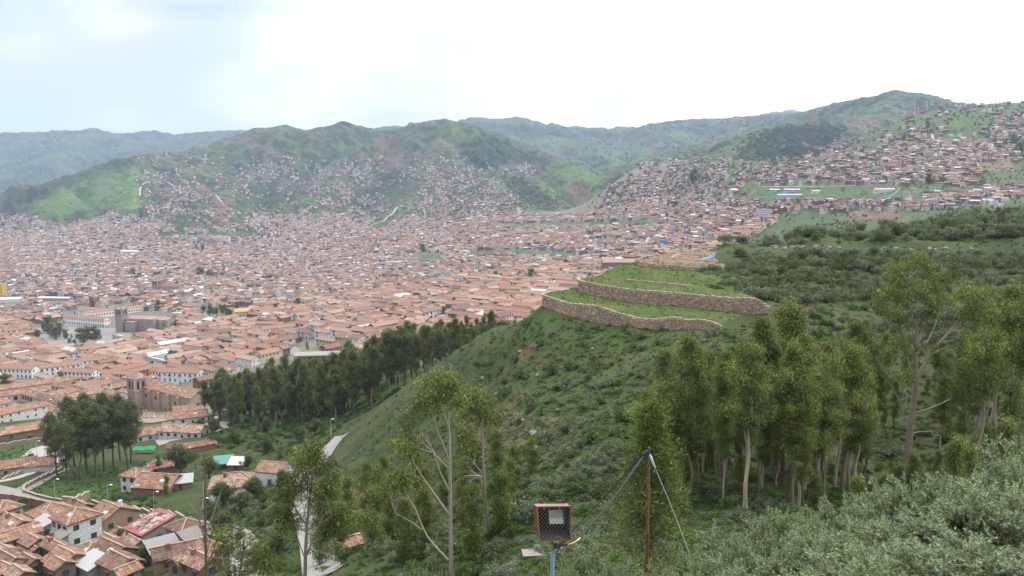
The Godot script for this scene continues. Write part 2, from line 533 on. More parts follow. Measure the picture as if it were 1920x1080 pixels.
func land_colour(p: Vector3) -> Color:
	var d := -p.z
	var a := n_soft.get_noise_2d(p.x * 4.0, p.z * 4.0) * 0.5 + 0.5
	var b := n_fine.get_noise_2d(p.x * 0.9, p.z * 0.9) * 0.5 + 0.5
	var col: Color
	if d < 430.0:
		var e := n_fine.get_noise_2d(p.x * 0.35 + 300.0, p.z * 0.35) * 0.5 + 0.5
		col = Color(0.048, 0.069, 0.024).lerp(Color(0.092, 0.125, 0.038), clampf(b * 1.6 - 0.3, 0, 1))
		col = col.lerp(Color(0.11, 0.11, 0.05), clampf(e * 2.2 - 1.15, 0, 0.75))
		if p.x / d > -0.12 and d < 190.0:
			col = col.lerp(Color(0.20, 0.13, 0.075), clampf(n_fine.get_noise_2d(p.x * 0.7 - 77.0, p.z * 0.7) * 2.4 - 0.75, 0, 0.75))
	elif d < 2600.0:
		col = Color(0.17, 0.14, 0.115).lerp(Color(0.09, 0.11, 0.05), clampf(a * 1.8 - 0.6, 0, 1) * 0.6)
		if p.x / d > 0.17:
			var t := n_soft.get_noise_2d(p.x * 9.0, p.z * 9.0) * 0.5 + 0.5
			var g := Color(0.034, 0.055, 0.02).lerp(Color(0.068, 0.10, 0.032), t).lerp(Color(0.12, 0.10, 0.06), clampf(b * 2.4 - 1.55, 0, 0.7))
			col = col.lerp(g, smoothstep(0.17, 0.24, p.x / d) * 0.9)
	else:
		var big := n_ridge.get_noise_2d(p.x * 0.35, p.z * 0.35) * 0.5 + 0.5
		var mid := n_soft.get_noise_2d(p.x * 1.3, p.z * 1.3) * 0.5 + 0.5
		var fine := n_ridge.get_noise_2d(p.x * 2.6, p.z * 2.6) * 0.5 + 0.5
		col = Color(0.026, 0.044, 0.02).lerp(Color(0.075, 0.105, 0.036), clampf(big * 1.9 - 0.5, 0, 1))
		col = col.lerp(Color(0.135, 0.085, 0.07), clampf(mid * 3.6 - 1.75, 0, 0.8))
		col = col.lerp(Color(0.10, 0.145, 0.045), clampf(fine * 2.6 - 1.65, 0, 0.7))
		col = col.lerp(Color(0.024, 0.036, 0.02), clampf(a * 3.2 - 1.6, 0, 0.9))
		col = col.lerp(Color(0.024, 0.038, 0.02), clampf(n_fine.get_noise_2d(p.x * 0.16, p.z * 0.16) * 2.2 - 0.35, 0, 0.6))
		if d > 5000.0:
			var fields := n_soft.get_noise_2d(p.x * 0.5, p.z * 0.5 + 300.0) * 0.5 + 0.5
			col = col.lerp(Color(0.018, 0.03, 0.016), clampf(fields * 3.0 - 1.5, 0, 0.85)).lerp(Color(0.12, 0.16, 0.05), clampf(0.95 - fields * 2.6, 0, 0.85))
	return col


func mesh_land(called: String, j0: int, j1: int, mat: Material, words: String) -> void:
	var wide := NU + 1
	var v := PackedVector3Array(); var c := PackedColorArray(); var n := PackedVector3Array(); var idx := PackedInt32Array()
	for j in range(j0, j1 + 1):
		for i in wide:
			var u := (float(i) / NU * 2.0 - 1.0) * ULIM
			var d := RD[j]
			var q := i * NV + j
			var p := Vector3(u * d, HH[q], -d)
			v.append(p)
			var il := maxi(i - 1, 0); var ir := mini(i + 1, NU); var jl := maxi(j - 1, 0); var jr := mini(j + 1, NV - 1)
			var tx := Vector3((ir - il) * 2.0 * ULIM / NU * d, HH[ir * NV + j] - HH[il * NV + j], 0)
			var tz := Vector3(u * (RD[jr] - RD[jl]), HH[i * NV + jr] - HH[i * NV + jl], -(RD[jr] - RD[jl]))
			n.append(tx.cross(tz).normalized() if tx.cross(tz).y > 0.0 else tz.cross(tx).normalized())
			var col := land_colour(p)
			if d > 60.0:
				var s := pix(p)
				for pt in patches:
					if d > pt[2] and d < pt[3]:
						var w := Vector2(n_fine.get_noise_2d(s.x * 6.0, s.y * 6.0), n_fine.get_noise_2d(s.x * 6.0 + 70.0, s.y * 6.0)) * clampf(d / 400.0, 1.0, 6.0)
						if pt[5].has_point(s + w) and Geometry2D.is_point_in_polygon(s + w, pt[4]):
							var k: float = pt[1] * (0.7 + 0.6 * n_fine.get_noise_2d(p.x * 600.0 / d, p.z * 600.0 / d) + 0.2)
							col = col.lerp(pt[0], clampf(k, 0, 1))
			c.append(col)
	for j in j1 - j0:
		for i in NU:
			var q := j * wide + i
			idx.append(q); idx.append(q + wide); idx.append(q + 1)
			idx.append(q + 1); idx.append(q + wide); idx.append(q + wide + 1)
	var arr := []
	arr.resize(Mesh.ARRAY_MAX)
	arr[Mesh.ARRAY_VERTEX] = v; arr[Mesh.ARRAY_COLOR] = c; arr[Mesh.ARRAY_NORMAL] = n; arr[Mesh.ARRAY_INDEX] = idx
	var m := ArrayMesh.new()
	m.add_surface_from_arrays(Mesh.PRIMITIVE_TRIANGLES, arr)
	tag(put(called, m, mat), words, "", "", "structure")


func make_sky() -> ImageTexture:
	var w := 1024; var h := 512
	var im := Image.create(w, h, false, Image.FORMAT_RGBF)
	var glow := Vector3(0.42, 0.78, -0.46).normalized()
	var f := FastNoiseLite.new(); f.seed = 12; f.frequency = 1.3; f.fractal_octaves = 5
	for y in h:
		var el := (0.5 - (y + 0.5) / h) * PI
		for x in w:
			var az := (x + 0.5) / w * TAU
			var dir := Vector3(sin(az) * cos(el), sin(el), -cos(az) * cos(el))
			var flat := dir / maxf(dir.y + 0.22, 0.12)
			var cl := f.get_noise_2d(flat.x * 0.9, flat.z * 0.9) * 0.5 + 0.5
			# thinner, bluer cloud towards the left of the view, thick bright cloud over the right
			var bright := clampf(0.74 + dir.x * 0.95 + (cl - 0.5) * 0.9, 0.0, 1.0)
			var thin := Color(0.30, 0.36, 0.51).lerp(Color(0.40, 0.455, 0.545), clampf(dir.y * 2.0 + (cl - 0.5) * 1.5, 0, 1))
			var col := thin.lerp(Color(1.0, 1.0, 0.995) * (0.86 + 0.3 * clampf(dir.x + 0.3, 0.0, 1.0)), bright)
			# an overcast sky is brighter overhead than at the skyline
			col = col * (1.0 + 1.1 * maxf(0.0, sin(el)))
			# the sun stands behind the cloud ahead and to the right, well above the view
			col = col * (1.0 + 1.3 * pow(maxf(0.0, dir.dot(glow)), 5.0) * smoothstep(0.1, 0.45, dir.y))
			if el < 0.0: col = col.lerp(Color(0.22, 0.24, 0.2), clampf(-el * 8.0, 0, 1))
			im.set_pixel(x, y, col)
	return ImageTexture.create_from_image(im)


func paint_land() -> void:
	var meadow := Color(0.085, 0.145, 0.035)
	var lush := Color(0.065, 0.12, 0.026)
	var wood := Color(0.022, 0.04, 0.02)
	var soil := Color(0.22, 0.125, 0.09)
	var red := Color(0.17, 0.085, 0.075)
	var street := Color(0.30, 0.24, 0.20)
	# left spur meadow and its wooded crest
	patch(meadow, 0.85, 2700, 4200, [60, 380, 150, 345, 210, 325, 262, 310, 262, 395, 180, 390, 120, 405, 70, 410])
	patch(wood, 0.6, 2700, 4400, [0, 380, 60, 355, 130, 330, 200, 305, 262, 288, 262, 305, 200, 322, 130, 345, 60, 372, 0, 392])
	patch(red, 0.8, 2600, 4200, [355, 335, 380, 345, 420, 375, 410, 385, 380, 365])
	patch(red, 0.8, 2500, 3600, [402, 385, 425, 382, 442, 402, 425, 420, 402, 422])
	patch(lush, 0.8, 2400, 3600, [478, 402, 520, 390, 580, 372, 580, 388, 540, 400, 490, 405])
	patch(wood, 0.55, 2500, 4600, [470, 350, 560, 345, 580, 365, 520, 385, 450, 395, 430, 370])
	patch(wood, 0.5, 3000, 4700, [700, 300, 760, 320, 790, 350, 740, 380, 700, 360])
	patch(wood, 0.7, 3000, 4800, [860, 270, 930, 255, 980, 285, 1040, 300, 1030, 312, 960, 305, 900, 320, 870, 310])
	patch(wood, 0.7, 2500, 4500, [940, 340, 970, 330, 1030, 360, 1060, 385, 1000, 385, 960, 365])
	patch(meadow, 0.8, 3000, 4600, [1030, 320, 1080, 310, 1130, 335, 1140, 350, 1100, 345, 1060, 335])
	patch(meadow, 0.6, 2600, 4200, [1010, 350, 1060, 352, 1070, 375, 1030, 372])
	patch(red, 0.5, 2600, 4400, [1060, 340, 1110, 350, 1100, 385, 1060, 375])
	patch(meadow, 0.6, 3800, 4800, [832, 232, 870, 245, 900, 262, 870, 270, 845, 258])
	patch(red, 0.45, 3000, 4700, [700, 260, 740, 250, 760, 300, 730, 330, 705, 300])
	patch(wood, 0.75, 2700, 4200, [1375, 302, 1400, 265, 1440, 240, 1540, 232, 1585, 235, 1580, 255, 1520, 290, 1440, 300])
	patch(meadow, 0.55, 4200, 8000, [1130, 290, 1180, 270, 1230, 280, 1200, 310, 1150, 315])
	patch(meadow, 0.5, 4500, 9000, [980, 262, 1060, 258, 1100, 275, 1040, 280])
	patch(wood, 0.6, 4500, 9000, [880, 230, 1000, 240, 1120, 245, 1180, 250, 1100, 262, 980, 255])
	patch(red, 0.4, 3500, 5200, [1590, 225, 1650, 222, 1640, 245, 1600, 250])
	# right hill
	patch(soil, 0.5, 1300, 2700, [1640, 300, 1720, 262, 1800, 262, 1900, 285, 1900, 320, 1640, 330])
	patch(red, 0.6, 900, 1500, [1590, 398, 1640, 392, 1690, 398, 1690, 412, 1590, 410])
	patch(lush, 0.5, 1500, 2700, [1680, 232, 1760, 212, 1900, 205, 1900, 230, 1780, 240])
	patch(lush, 0.5, 1000, 1700, [1420, 355, 1640, 352, 1680, 362, 1640, 368, 1420, 368])
	# green gaps between the quarters of the city
	var gap := Color(0.05, 0.085, 0.03)
	for g in [[690, 420, 720, 405, 745, 390, 770, 395, 735, 415, 710, 435], [940, 420, 1060, 416, 1240, 414, 1240, 424, 1060, 426, 950, 428], [870, 470, 960, 468, 1080, 474, 1080, 484, 960, 480, 880, 482], [390, 436, 480, 428, 480, 440, 400, 446], [300, 436, 350, 432, 350, 446, 310, 448], [780, 478, 830, 478, 830, 490, 800, 490], [1440, 395, 1500, 392, 1580, 402, 1560, 425, 1440, 430]]:
		patch(gap, 0.8, 900, 3400, g)
	# near hill
	patch(Color(0.06, 0.115, 0.025), 0.6, 60, 260, [1000, 590, 1100, 605, 1300, 625, 1300, 660, 1100, 660, 960, 640])
	patch(Color(0.19, 0.15, 0.10), 0.55, 60, 170, [860, 800, 960, 770, 1090, 790, 1080, 880, 960, 880, 900, 850])
	patch(Color(0.25, 0.15, 0.09), 0.7, 60, 200, [640, 920, 700, 915, 740, 950, 720, 985, 660, 975])
	patch(lush, 0.7, 150, 420, [40, 925, 90, 890, 200, 870, 280, 880, 230, 945, 160, 952])
	patch(lush, 0.75, 250, 480, [0, 850, 30, 822, 90, 808, 90, 832, 30, 868, 0, 880])
	patch(lush, 0.7, 100, 260, [500, 1000, 580, 985, 640, 1000, 640, 1060, 520, 1060])
	patch(lush, 0.8, 280, 480, [440, 800, 520, 760, 640, 740, 760, 700, 760, 730, 640, 800, 520, 830])


# ---------- houses ----------
const WHITE := Color(0.64, 0.62, 0.59)
const CREAM := Color(0.54, 0.47, 0.33)
const ADOBE := Color(0.22, 0.155, 0.12)
const BRICK := Color(0.25, 0.145, 0.115)
const GREY := Color(0.32, 0.305, 0.295)
const TILE := Color(0.31, 0.19, 0.138)
const TILE_DARK := Color(0.215, 0.138, 0.11)
const TILE_PALE := Color(0.36, 0.255, 0.205)
const TILE_RED := Color(0.29, 0.15, 0.115)
const TIN := Color(0.50, 0.505, 0.51)
const TIN_BLUE := Color(0.22, 0.35, 0.50)
const BLUE := Color(0.06, 0.14, 0.48)
const DARK := Color(0.035, 0.034, 0.036)
const WOOD := Color(0.16, 0.09, 0.055)
var window_meshes := {}


func walls_shape(s: Shape, L: float, W: float, H: float, rise: float, kind: int, col: Color, deep := 3.0) -> void:
	var x := L / 2; var z := W / 2
	var a := Vector3(-x, -deep, z); var b := Vector3(x, -deep, z); var c := Vector3(x, -deep, -z); var d := Vector3(-x, -deep, -z)
	var up := Vector3(0, H + deep, 0)
	if kind == 2:   # one slope, high at the back
		var hi := up + Vector3(0, rise, 0)
		s.quad(a, b, b + up, a + up, col); s.quad(c, d, d + hi, c + hi, col)
		s.quad(b, c, c + hi, b + up, col); s.quad(d, a, a + up, d + hi, col)
		return
	s.quad(a, b, b + up, a + up, col); s.quad(b, c, c + up, b + up, col)
	s.quad(c, d, d + up, c + up, col); s.quad(d, a, a + up, d + up, col)
	if kind == 0:
		s.tri(b + up, c + up, Vector3(x, H + rise, 0), col); s.tri(d + up, a + up, Vector3(-x, H + rise, 0), col)
	if kind == 3:
		for q in [[a, b], [b, c], [c, d], [d, a]]:
			var m: Vector3 = (q[0] + q[1]) * 0.5 + Vector3(0, deep + H + 0.3, 0)
			var dir: Vector3 = q[1] - q[0]
			s.box(Transform3D(Basis.from_euler(Vector3(0, -atan2(dir.z, dir.x), 0)), m), Vector3(dir.length() + 0.2, 0.6, 0.2), col)


func roof_shape(s: Shape, L: float, W: float, H: float, rise: float, kind: int, col: Color, over := 0.45, thick := 0.22, worn := false) -> void:
	var x := L / 2 + over; var z := W / 2
	var k := rise / z
	var y0 := H + 0.05
	var e := y0 - over * k
	z += over
	var t := Vector3(0, thick, 0)
	if kind == 0 or kind == 1:
		var rx := x if kind == 0 else maxf(x - z * 0.95, 0.3)
		var r1 := Vector3(-rx, y0 + rise, 0); var r2 := Vector3(rx, y0 + rise, 0)
		var a := Vector3(-x, e, z); var b := Vector3(x, e, z); var c := Vector3(x, e, -z); var d := Vector3(-x, e, -z)
		if worn:
			slope_cells(s, r1 + t, r2 + t, b + t, a + t, col); slope_cells(s, r2 + t, r1 + t, d + t, c + t, col)
		else:
			s.quad(r1 + t, r2 + t, b + t, a + t, col); s.quad(r2 + t, r1 + t, d + t, c + t, col)
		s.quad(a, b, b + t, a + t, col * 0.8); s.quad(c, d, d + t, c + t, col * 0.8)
		if kind == 1:
			if worn:
				slope_cells(s, r2 + t, r2 + t, c + t, b + t, col); slope_cells(s, r1 + t, r1 + t, a + t, d + t, col)
			else:
				s.tri(r2 + t, c + t, b + t, col); s.tri(r1 + t, a + t, d + t, col)
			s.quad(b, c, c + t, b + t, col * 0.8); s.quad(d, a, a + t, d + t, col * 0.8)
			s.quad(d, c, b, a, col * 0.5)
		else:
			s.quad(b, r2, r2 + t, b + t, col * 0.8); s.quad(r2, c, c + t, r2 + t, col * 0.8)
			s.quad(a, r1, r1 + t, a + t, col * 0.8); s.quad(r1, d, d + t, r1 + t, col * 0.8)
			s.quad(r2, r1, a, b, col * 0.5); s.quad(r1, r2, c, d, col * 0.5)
	elif kind == 2:
		k = rise / W
		var lo := H - over * k + 0.05; var hi := H + rise + over * k + 0.05
		var a := Vector3(-x, lo, z); var b := Vector3(x, lo, z); var c := Vector3(x, hi, -z); var d := Vector3(-x, hi, -z)
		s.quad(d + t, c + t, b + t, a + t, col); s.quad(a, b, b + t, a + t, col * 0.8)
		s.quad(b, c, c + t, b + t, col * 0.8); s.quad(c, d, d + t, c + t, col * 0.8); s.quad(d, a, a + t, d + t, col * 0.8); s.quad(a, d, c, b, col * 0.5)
	else:
		s.box(Transform3D(Basis(), Vector3(0, H - 0.1, 0)), Vector3(L - 0.3, 0.16, W - 0.3), col)


# a roof slope in uneven, sagging, weathered strips of tiles
func slope_cells(s: Shape, r1: Vector3, r2: Vector3, b: Vector3, a: Vector3, col: Color) -> void:
	var nx := clampi(int(maxf((r2 - r1).length(), (b - a).length()) / 0.9), 2, 26); var ny := clampi(int((b - r2).length() / 0.8), 2, 12)
	var ph := rng.randf() * 500.0
	for i in nx:
		for j in ny:
			var q := []
			for e in [[i, j], [i + 1, j], [i + 1, j + 1], [i, j + 1]]:
				var u: float = float(e[0]) / nx; var v: float = float(e[1]) / ny
				var p := r1.lerp(r2, u).lerp(a.lerp(b, u), v)
				p.y += n_fine.get_noise_2d(p.x * 5.0 + ph, p.z * 5.0) * 0.13
				q.append(p)
			var k := 1.0 + n_fine.get_noise_2d(i * 7.0 + ph, j * 9.0) * 0.55 + rng.randf_range(-0.13, 0.13)
			var moss := clampf(n_fine.get_noise_2d(i * 4.0 - ph, j * 4.0 + 90.0) * 2.2 - 0.5, 0.0, 0.6)
			var c := Color(col.r * k, col.g * k, col.b * k).lerp(Color(0.12, 0.10, 0.075), moss)
			if rng.randf() < 0.015: c = Color(0.42, 0.36, 0.31)
			s.quad(q[0], q[1], q[2], q[3], c)


func window_mesh(w: float, h: float, frame: Color, arched := false) -> ArrayMesh:
	var key := [snappedf(w, 0.1), snappedf(h, 0.1), frame, arched]
	if not window_meshes.has(key):
		var s := Shape.new()
		for q in [[-w / 2, 0.0, 0.09, h], [w / 2, 0.0, 0.09, h], [0.0, -h / 2, w, 0.1], [0.0, h / 2, w, 0.1]]:
			s.box(Transform3D(Basis(), Vector3(q[0], q[1], 0.03)), Vector3(q[2], q[3], 0.12), frame)
		if not arched:
			s.box(Transform3D(Basis(), Vector3(0, 0, 0.02)), Vector3(0.06, h, 0.08), frame)
			s.quad(Vector3(-w / 2, -h / 2, 0.012), Vector3(w / 2, -h / 2, 0.012), Vector3(w / 2, h / 2, 0.012), Vector3(-w / 2, h / 2, 0.012), DARK)
		else:
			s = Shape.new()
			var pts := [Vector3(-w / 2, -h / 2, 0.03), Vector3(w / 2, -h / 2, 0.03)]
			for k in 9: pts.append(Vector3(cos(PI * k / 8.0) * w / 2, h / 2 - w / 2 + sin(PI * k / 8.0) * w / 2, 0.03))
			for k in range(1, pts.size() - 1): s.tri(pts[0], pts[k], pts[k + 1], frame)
		window_meshes[key] = s.done()
	return window_meshes[key]


func pane_mesh(w: float, h: float) -> ArrayMesh:
	var key := [snappedf(w, 0.1), snappedf(h, 0.1), "pane"]
	if not window_meshes.has(key):
		var s := Shape.new()
		s.box(Transform3D(Basis(), Vector3(0, 0, 0.028)), Vector3(w - 0.12, h - 0.12, 0.03), Color(0.05, 0.06, 0.065))
		window_meshes[key] = s.done()
	return window_meshes[key]


func house(r: Dictionary) -> Node3D:
	var L: float = r.L; var W: float = r.W; var H: float = r.H; var rise: float = r.rise; var kind: int = r.kind
	var o := base(r.get("called", "house"), r.p, r.yaw)
	var ws := Shape.new(); ws.mapped = false
	walls_shape(ws, L, W, H, rise, kind, r.wall, r.get("deep", 3.0))
	put("wall", ws.done(), M.wall_paint, o)
	var rs := Shape.new(); rs.mapped = true
	roof_shape(rs, L, W, H, rise, kind, r.roof, 0.45, 0.22, -r.p.z < 560.0)
	var tin: bool = r.get("tin", false)
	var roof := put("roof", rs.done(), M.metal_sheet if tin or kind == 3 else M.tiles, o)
	if kind < 2 and not tin:
		var cap := Shape.new()
		var rx := L / 2 + 0.45 - (0.0 if kind == 0 else W / 2 * 0.95 + 0.4)
		var cc: Color = r.get("cap", Color(0.40, 0.28, 0.22))
		var top := H + rise + 0.3
		cap.box(Transform3D(Basis(), Vector3(0, top, 0)), Vector3(maxf(rx, 0.3) * 2.0, 0.2, 0.34), cc)
		if kind == 1:
			for sx in [-1, 1]:
				for sz in [-1, 1]:
					var a := Vector3(maxf(rx, 0.3) * sx, top, 0); var b := Vector3((L / 2 + 0.45) * sx, H - 0.45 * rise / (W / 2) + 0.32, (W / 2 + 0.45) * sz)
					var dir := b - a
					cap.box(Transform3D(Basis.looking_at(dir, Vector3.UP), (a + b) * 0.5), Vector3(0.3, 0.16, dir.length()), cc)
		put("ridge_cap", cap.done(), M.roof_far, roof)
	# windows on the sides that can be seen
	var storeys: int = r.get("storeys", 2 if H > 4.6 else 1)
	var frame: Color = r.get("frame", WOOD)
	var near: bool = r.get("near", false)
	var ww: float = r.get("ww", 1.1); var wh: float = r.get("wh", 1.5)
	var arched: bool = r.get("arched", false)
	var turn := Basis.from_euler(Vector3(0, deg_to_rad(r.yaw), 0))
	var door_done := false
	for side in 4:
		var ang := side * PI / 2
		var face := turn * Vector3(sin(ang), 0, cos(ang))
		if face.dot(-r.p.normalized()) < 0.05: continue
		var span := L if side % 2 == 0 else W
		var off := (W if side % 2 == 0 else L) / 2
		var want: int = r.get("nw", -1) if side % 2 == 0 else r.get("ne", -1)
		var n := want if want >= 0 else int(span / rng.randf_range(3.0, 4.2))
		for st in storeys:
			var y := (st + 0.58) * H / storeys
			for k in n:
				if want < 0 and rng.randf() < 0.18: continue
				var x := (k + 0.5) / n * span - span / 2
				var b := Basis.from_euler(Vector3(0, ang, 0))
				if st == 0 and side % 2 == 0 and not door_done and not arched and k == n / 2 and r.get("door", true):
					door_done = true
					var dm := Shape.new()
					dm.box(Transform3D(Basis(), Vector3(0, 0, 0)), Vector3(1.1, 2.1, 0.1), r.get("door_col", frame))
					dm.box(Transform3D(Basis(), Vector3(0, 1.1, 0.02)), Vector3(1.4, 0.14, 0.14), WHITE * 0.8)
					var dn := put("door", dm.done(), M.plain, o)
					dn.transform = Transform3D(b, b * Vector3(x, 1.05, off + 0.02))
					continue
				var wn := put("window", window_mesh(ww, wh, frame, arched), M.plain, o)
				wn.transform = Transform3D(b, b * Vector3(x, y, off + 0.004))
				if near:
					put("pane", pane_mesh(ww, wh), M.dark_glass, wn)
				if r.get("balcony", false) and st == 1 and k % 2 == 0 and side % 2 == 0:
					var bm := Shape.new()
					bm.box(Transform3D(Basis(), Vector3(0, -wh / 2 - 0.1, 0.45)), Vector3(ww + 1.0, 0.14, 0.9), BLUE)
					bm.box(Transform3D(Basis(), Vector3(0, -wh / 2 + 0.45, 0.88)), Vector3(ww + 1.0, 0.9, 0.06), BLUE)
					var bn := put("balcony", bm.done(), M.plain, o)
					bn.transform = wn.transform
	if r.get("skylight", false) and kind < 2:
		var sk := Shape.new()
		sk.box(Transform3D(), Vector3(1.6, 0.06, 1.0), TIN)
		var sn := put("skylight", sk.done(), M.metal_sheet, roof)
		var slope := atan(rise / (W / 2))
		sn.transform = Transform3D(Basis.from_euler(Vector3(slope, 0, 0)), Vector3(L * 0.2, H + rise * 0.5 + 0.33, W * 0.25))
	if r.get("chimney", false):
		var ch := Shape.new()
		ch.box(Transform3D(Basis(), Vector3(-L * 0.2, H + rise, W * 0.12)), Vector3(0.8, 1.8, 0.8), BRICK)
		put("chimney", ch.done(), M.wall_paint, roof)
	if r.get("tank", false):
		var tk := Shape.new()
		tk.tube([Vector3(L * 0.3, H, -W * 0.1), Vector3(L * 0.3, H + rise + 1.3, -W * 0.1)], [0.55, 0.55], 10, Color(0.5, 0.53, 0.56))
		put("water_tank", tk.done(), M.plain, roof)
	if r.has("label"):
		tag(o, r.label, r.get("category", "house"), r.get("group", ""))
	return o


# a whole small house as one mesh, for those that are too many to list
func plain_house(kind: int, wall: Color, roof: Color, seed_: int) -> ArrayMesh:
	var r := RandomNumberGenerator.new(); r.seed = seed_
	var s := Shape.new()
	walls_shape(s, 10.0, 8.0, 5.0, 1.9, kind, wall, 4.0)
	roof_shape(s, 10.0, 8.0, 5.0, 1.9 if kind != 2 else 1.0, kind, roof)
	if kind < 2: s.box(Transform3D(Basis(), Vector3(0, 7.2, 0)), Vector3(10.6 if kind == 0 else 3.0, 0.22, 0.4), roof.lerp(Color(0.45, 0.34, 0.28), 0.6))
	if r.randf() < 0.22 and kind < 2:
		s.box(Transform3D(Basis.from_euler(Vector3(0.44, 0, 0)), Vector3(r.randf_range(-3, 3), 6.25, 2.0)), Vector3(1.6, 0.08, 1.4), TIN)
	for side in [0, 1, 2, 3]:
		var ang: float = side * PI / 2
		var b := Basis.from_euler(Vector3(0, ang, 0))
		var span := 10.0 if side % 2 == 0 else 8.0
		var off := 4.0 if side % 2 == 0 else 5.0
		for st in 2:
			for k in 3:
				if r.randf() < 0.3: continue
				var c := b * Vector3((k - 1) * span / 3.2, 1.5 + st * 2.4, off + 0.03)
				s.box(Transform3D(b, c), Vector3(1.0, 1.4 if r.randf() < 0.6 else 1.9, 0.06), [DARK, DARK, WOOD, BLUE * 0.7][r.randi() % 4], true)
	return s.done()


# ---------- the city ----------
var keep_clear := []     # [centre x, centre z, radius] or [outline in the picture, nearest, farthest]
var stock := {}          # kind of house -> [[places], [tints]]
var listed := []         # houses close enough to be built one by one
const LISTED := 190


func outline(a: Array) -> PackedVector2Array:
	var p := PackedVector2Array()
	for k in range(0, a.size(), 2): p.append(Vector2(a[k], a[k + 1]))
	return p


func hidden(p: Vector3) -> bool:
	# behind the near hill
	for k in 22:
		var d := 90.0 + k * 10.0
		var f := d / -p.z
		if -p.z < d + 60.0: return false
		if hgt(p.x * f, -d) > p.y * f: return true
	return false


func pick_look(where: float, r: RandomNumberGenerator) -> Dictionary:
	# where: 0 old centre, 1 outer quarters, 2 hillsides
	var a := r.randf(); var b := r.randf()
	var h := {"kind": 0, "tin": false}
	if where < 0.5:
		h.wall = WHITE if a < 0.62 else CREAM if a < 0.75 else ADOBE if a < 0.9 else BRICK
		h.roof = TILE if b < 0.46 else TILE_PALE if b < 0.68 else TILE_DARK if b < 0.85 else TILE_RED if b < 0.97 else TIN
	elif where < 1.5:
		h.wall = WHITE if a < 0.46 else CREAM if a < 0.54 else ADOBE if a < 0.72 else BRICK if a < 0.86 else GREY
		h.roof = TILE if b < 0.24 else TILE_PALE if b < 0.48 else TILE_DARK if b < 0.76 else TIN if b < 0.85 else GREY if b < 0.99 else TIN_BLUE
	else:
		h.wall = WHITE if a < 0.30 else CREAM if a < 0.36 else ADOBE if a < 0.78 else BRICK if a < 0.92 else GREY
		h.roof = TILE_PALE if b < 0.26 else TILE_DARK if b < 0.68 else TIN if b < 0.83 else GREY if b < 0.985 else TIN_BLUE
	if h.roof == TIN or h.roof == TIN_BLUE:
		h.tin = true; h.kind = 2 if r.randf() < 0.7 else 0
	elif h.roof == GREY: h.kind = 3
	elif r.randf() < 0.12: h.kind = 1
	return h


func add_house(p: Vector3, yaw: float, L: float, W: float, H: float, where: float, r: RandomNumberGenerator) -> void:
	var d := -p.z
	if absf(p.x / d) > 0.70: return
	var s := pix(p)
	for k in keep_clear:
		if k.size() == 3 and k[0] is float:
			if Vector2(p.x - k[0], p.z - k[1]).length() < k[2]: return
		elif d > k[1] and d < k[2] and Geometry2D.is_point_in_polygon(s, k[0]): return
	if hidden(p + Vector3(0, H + 4.0, 0)): return
	var h := pick_look(where, r)
	h.merge({"p": p, "yaw": yaw, "L": L, "W": W, "H": H, "rise": W * 0.24})
	h.tint = r.randf_range(0.82, 1.12)
	listed.append(h)


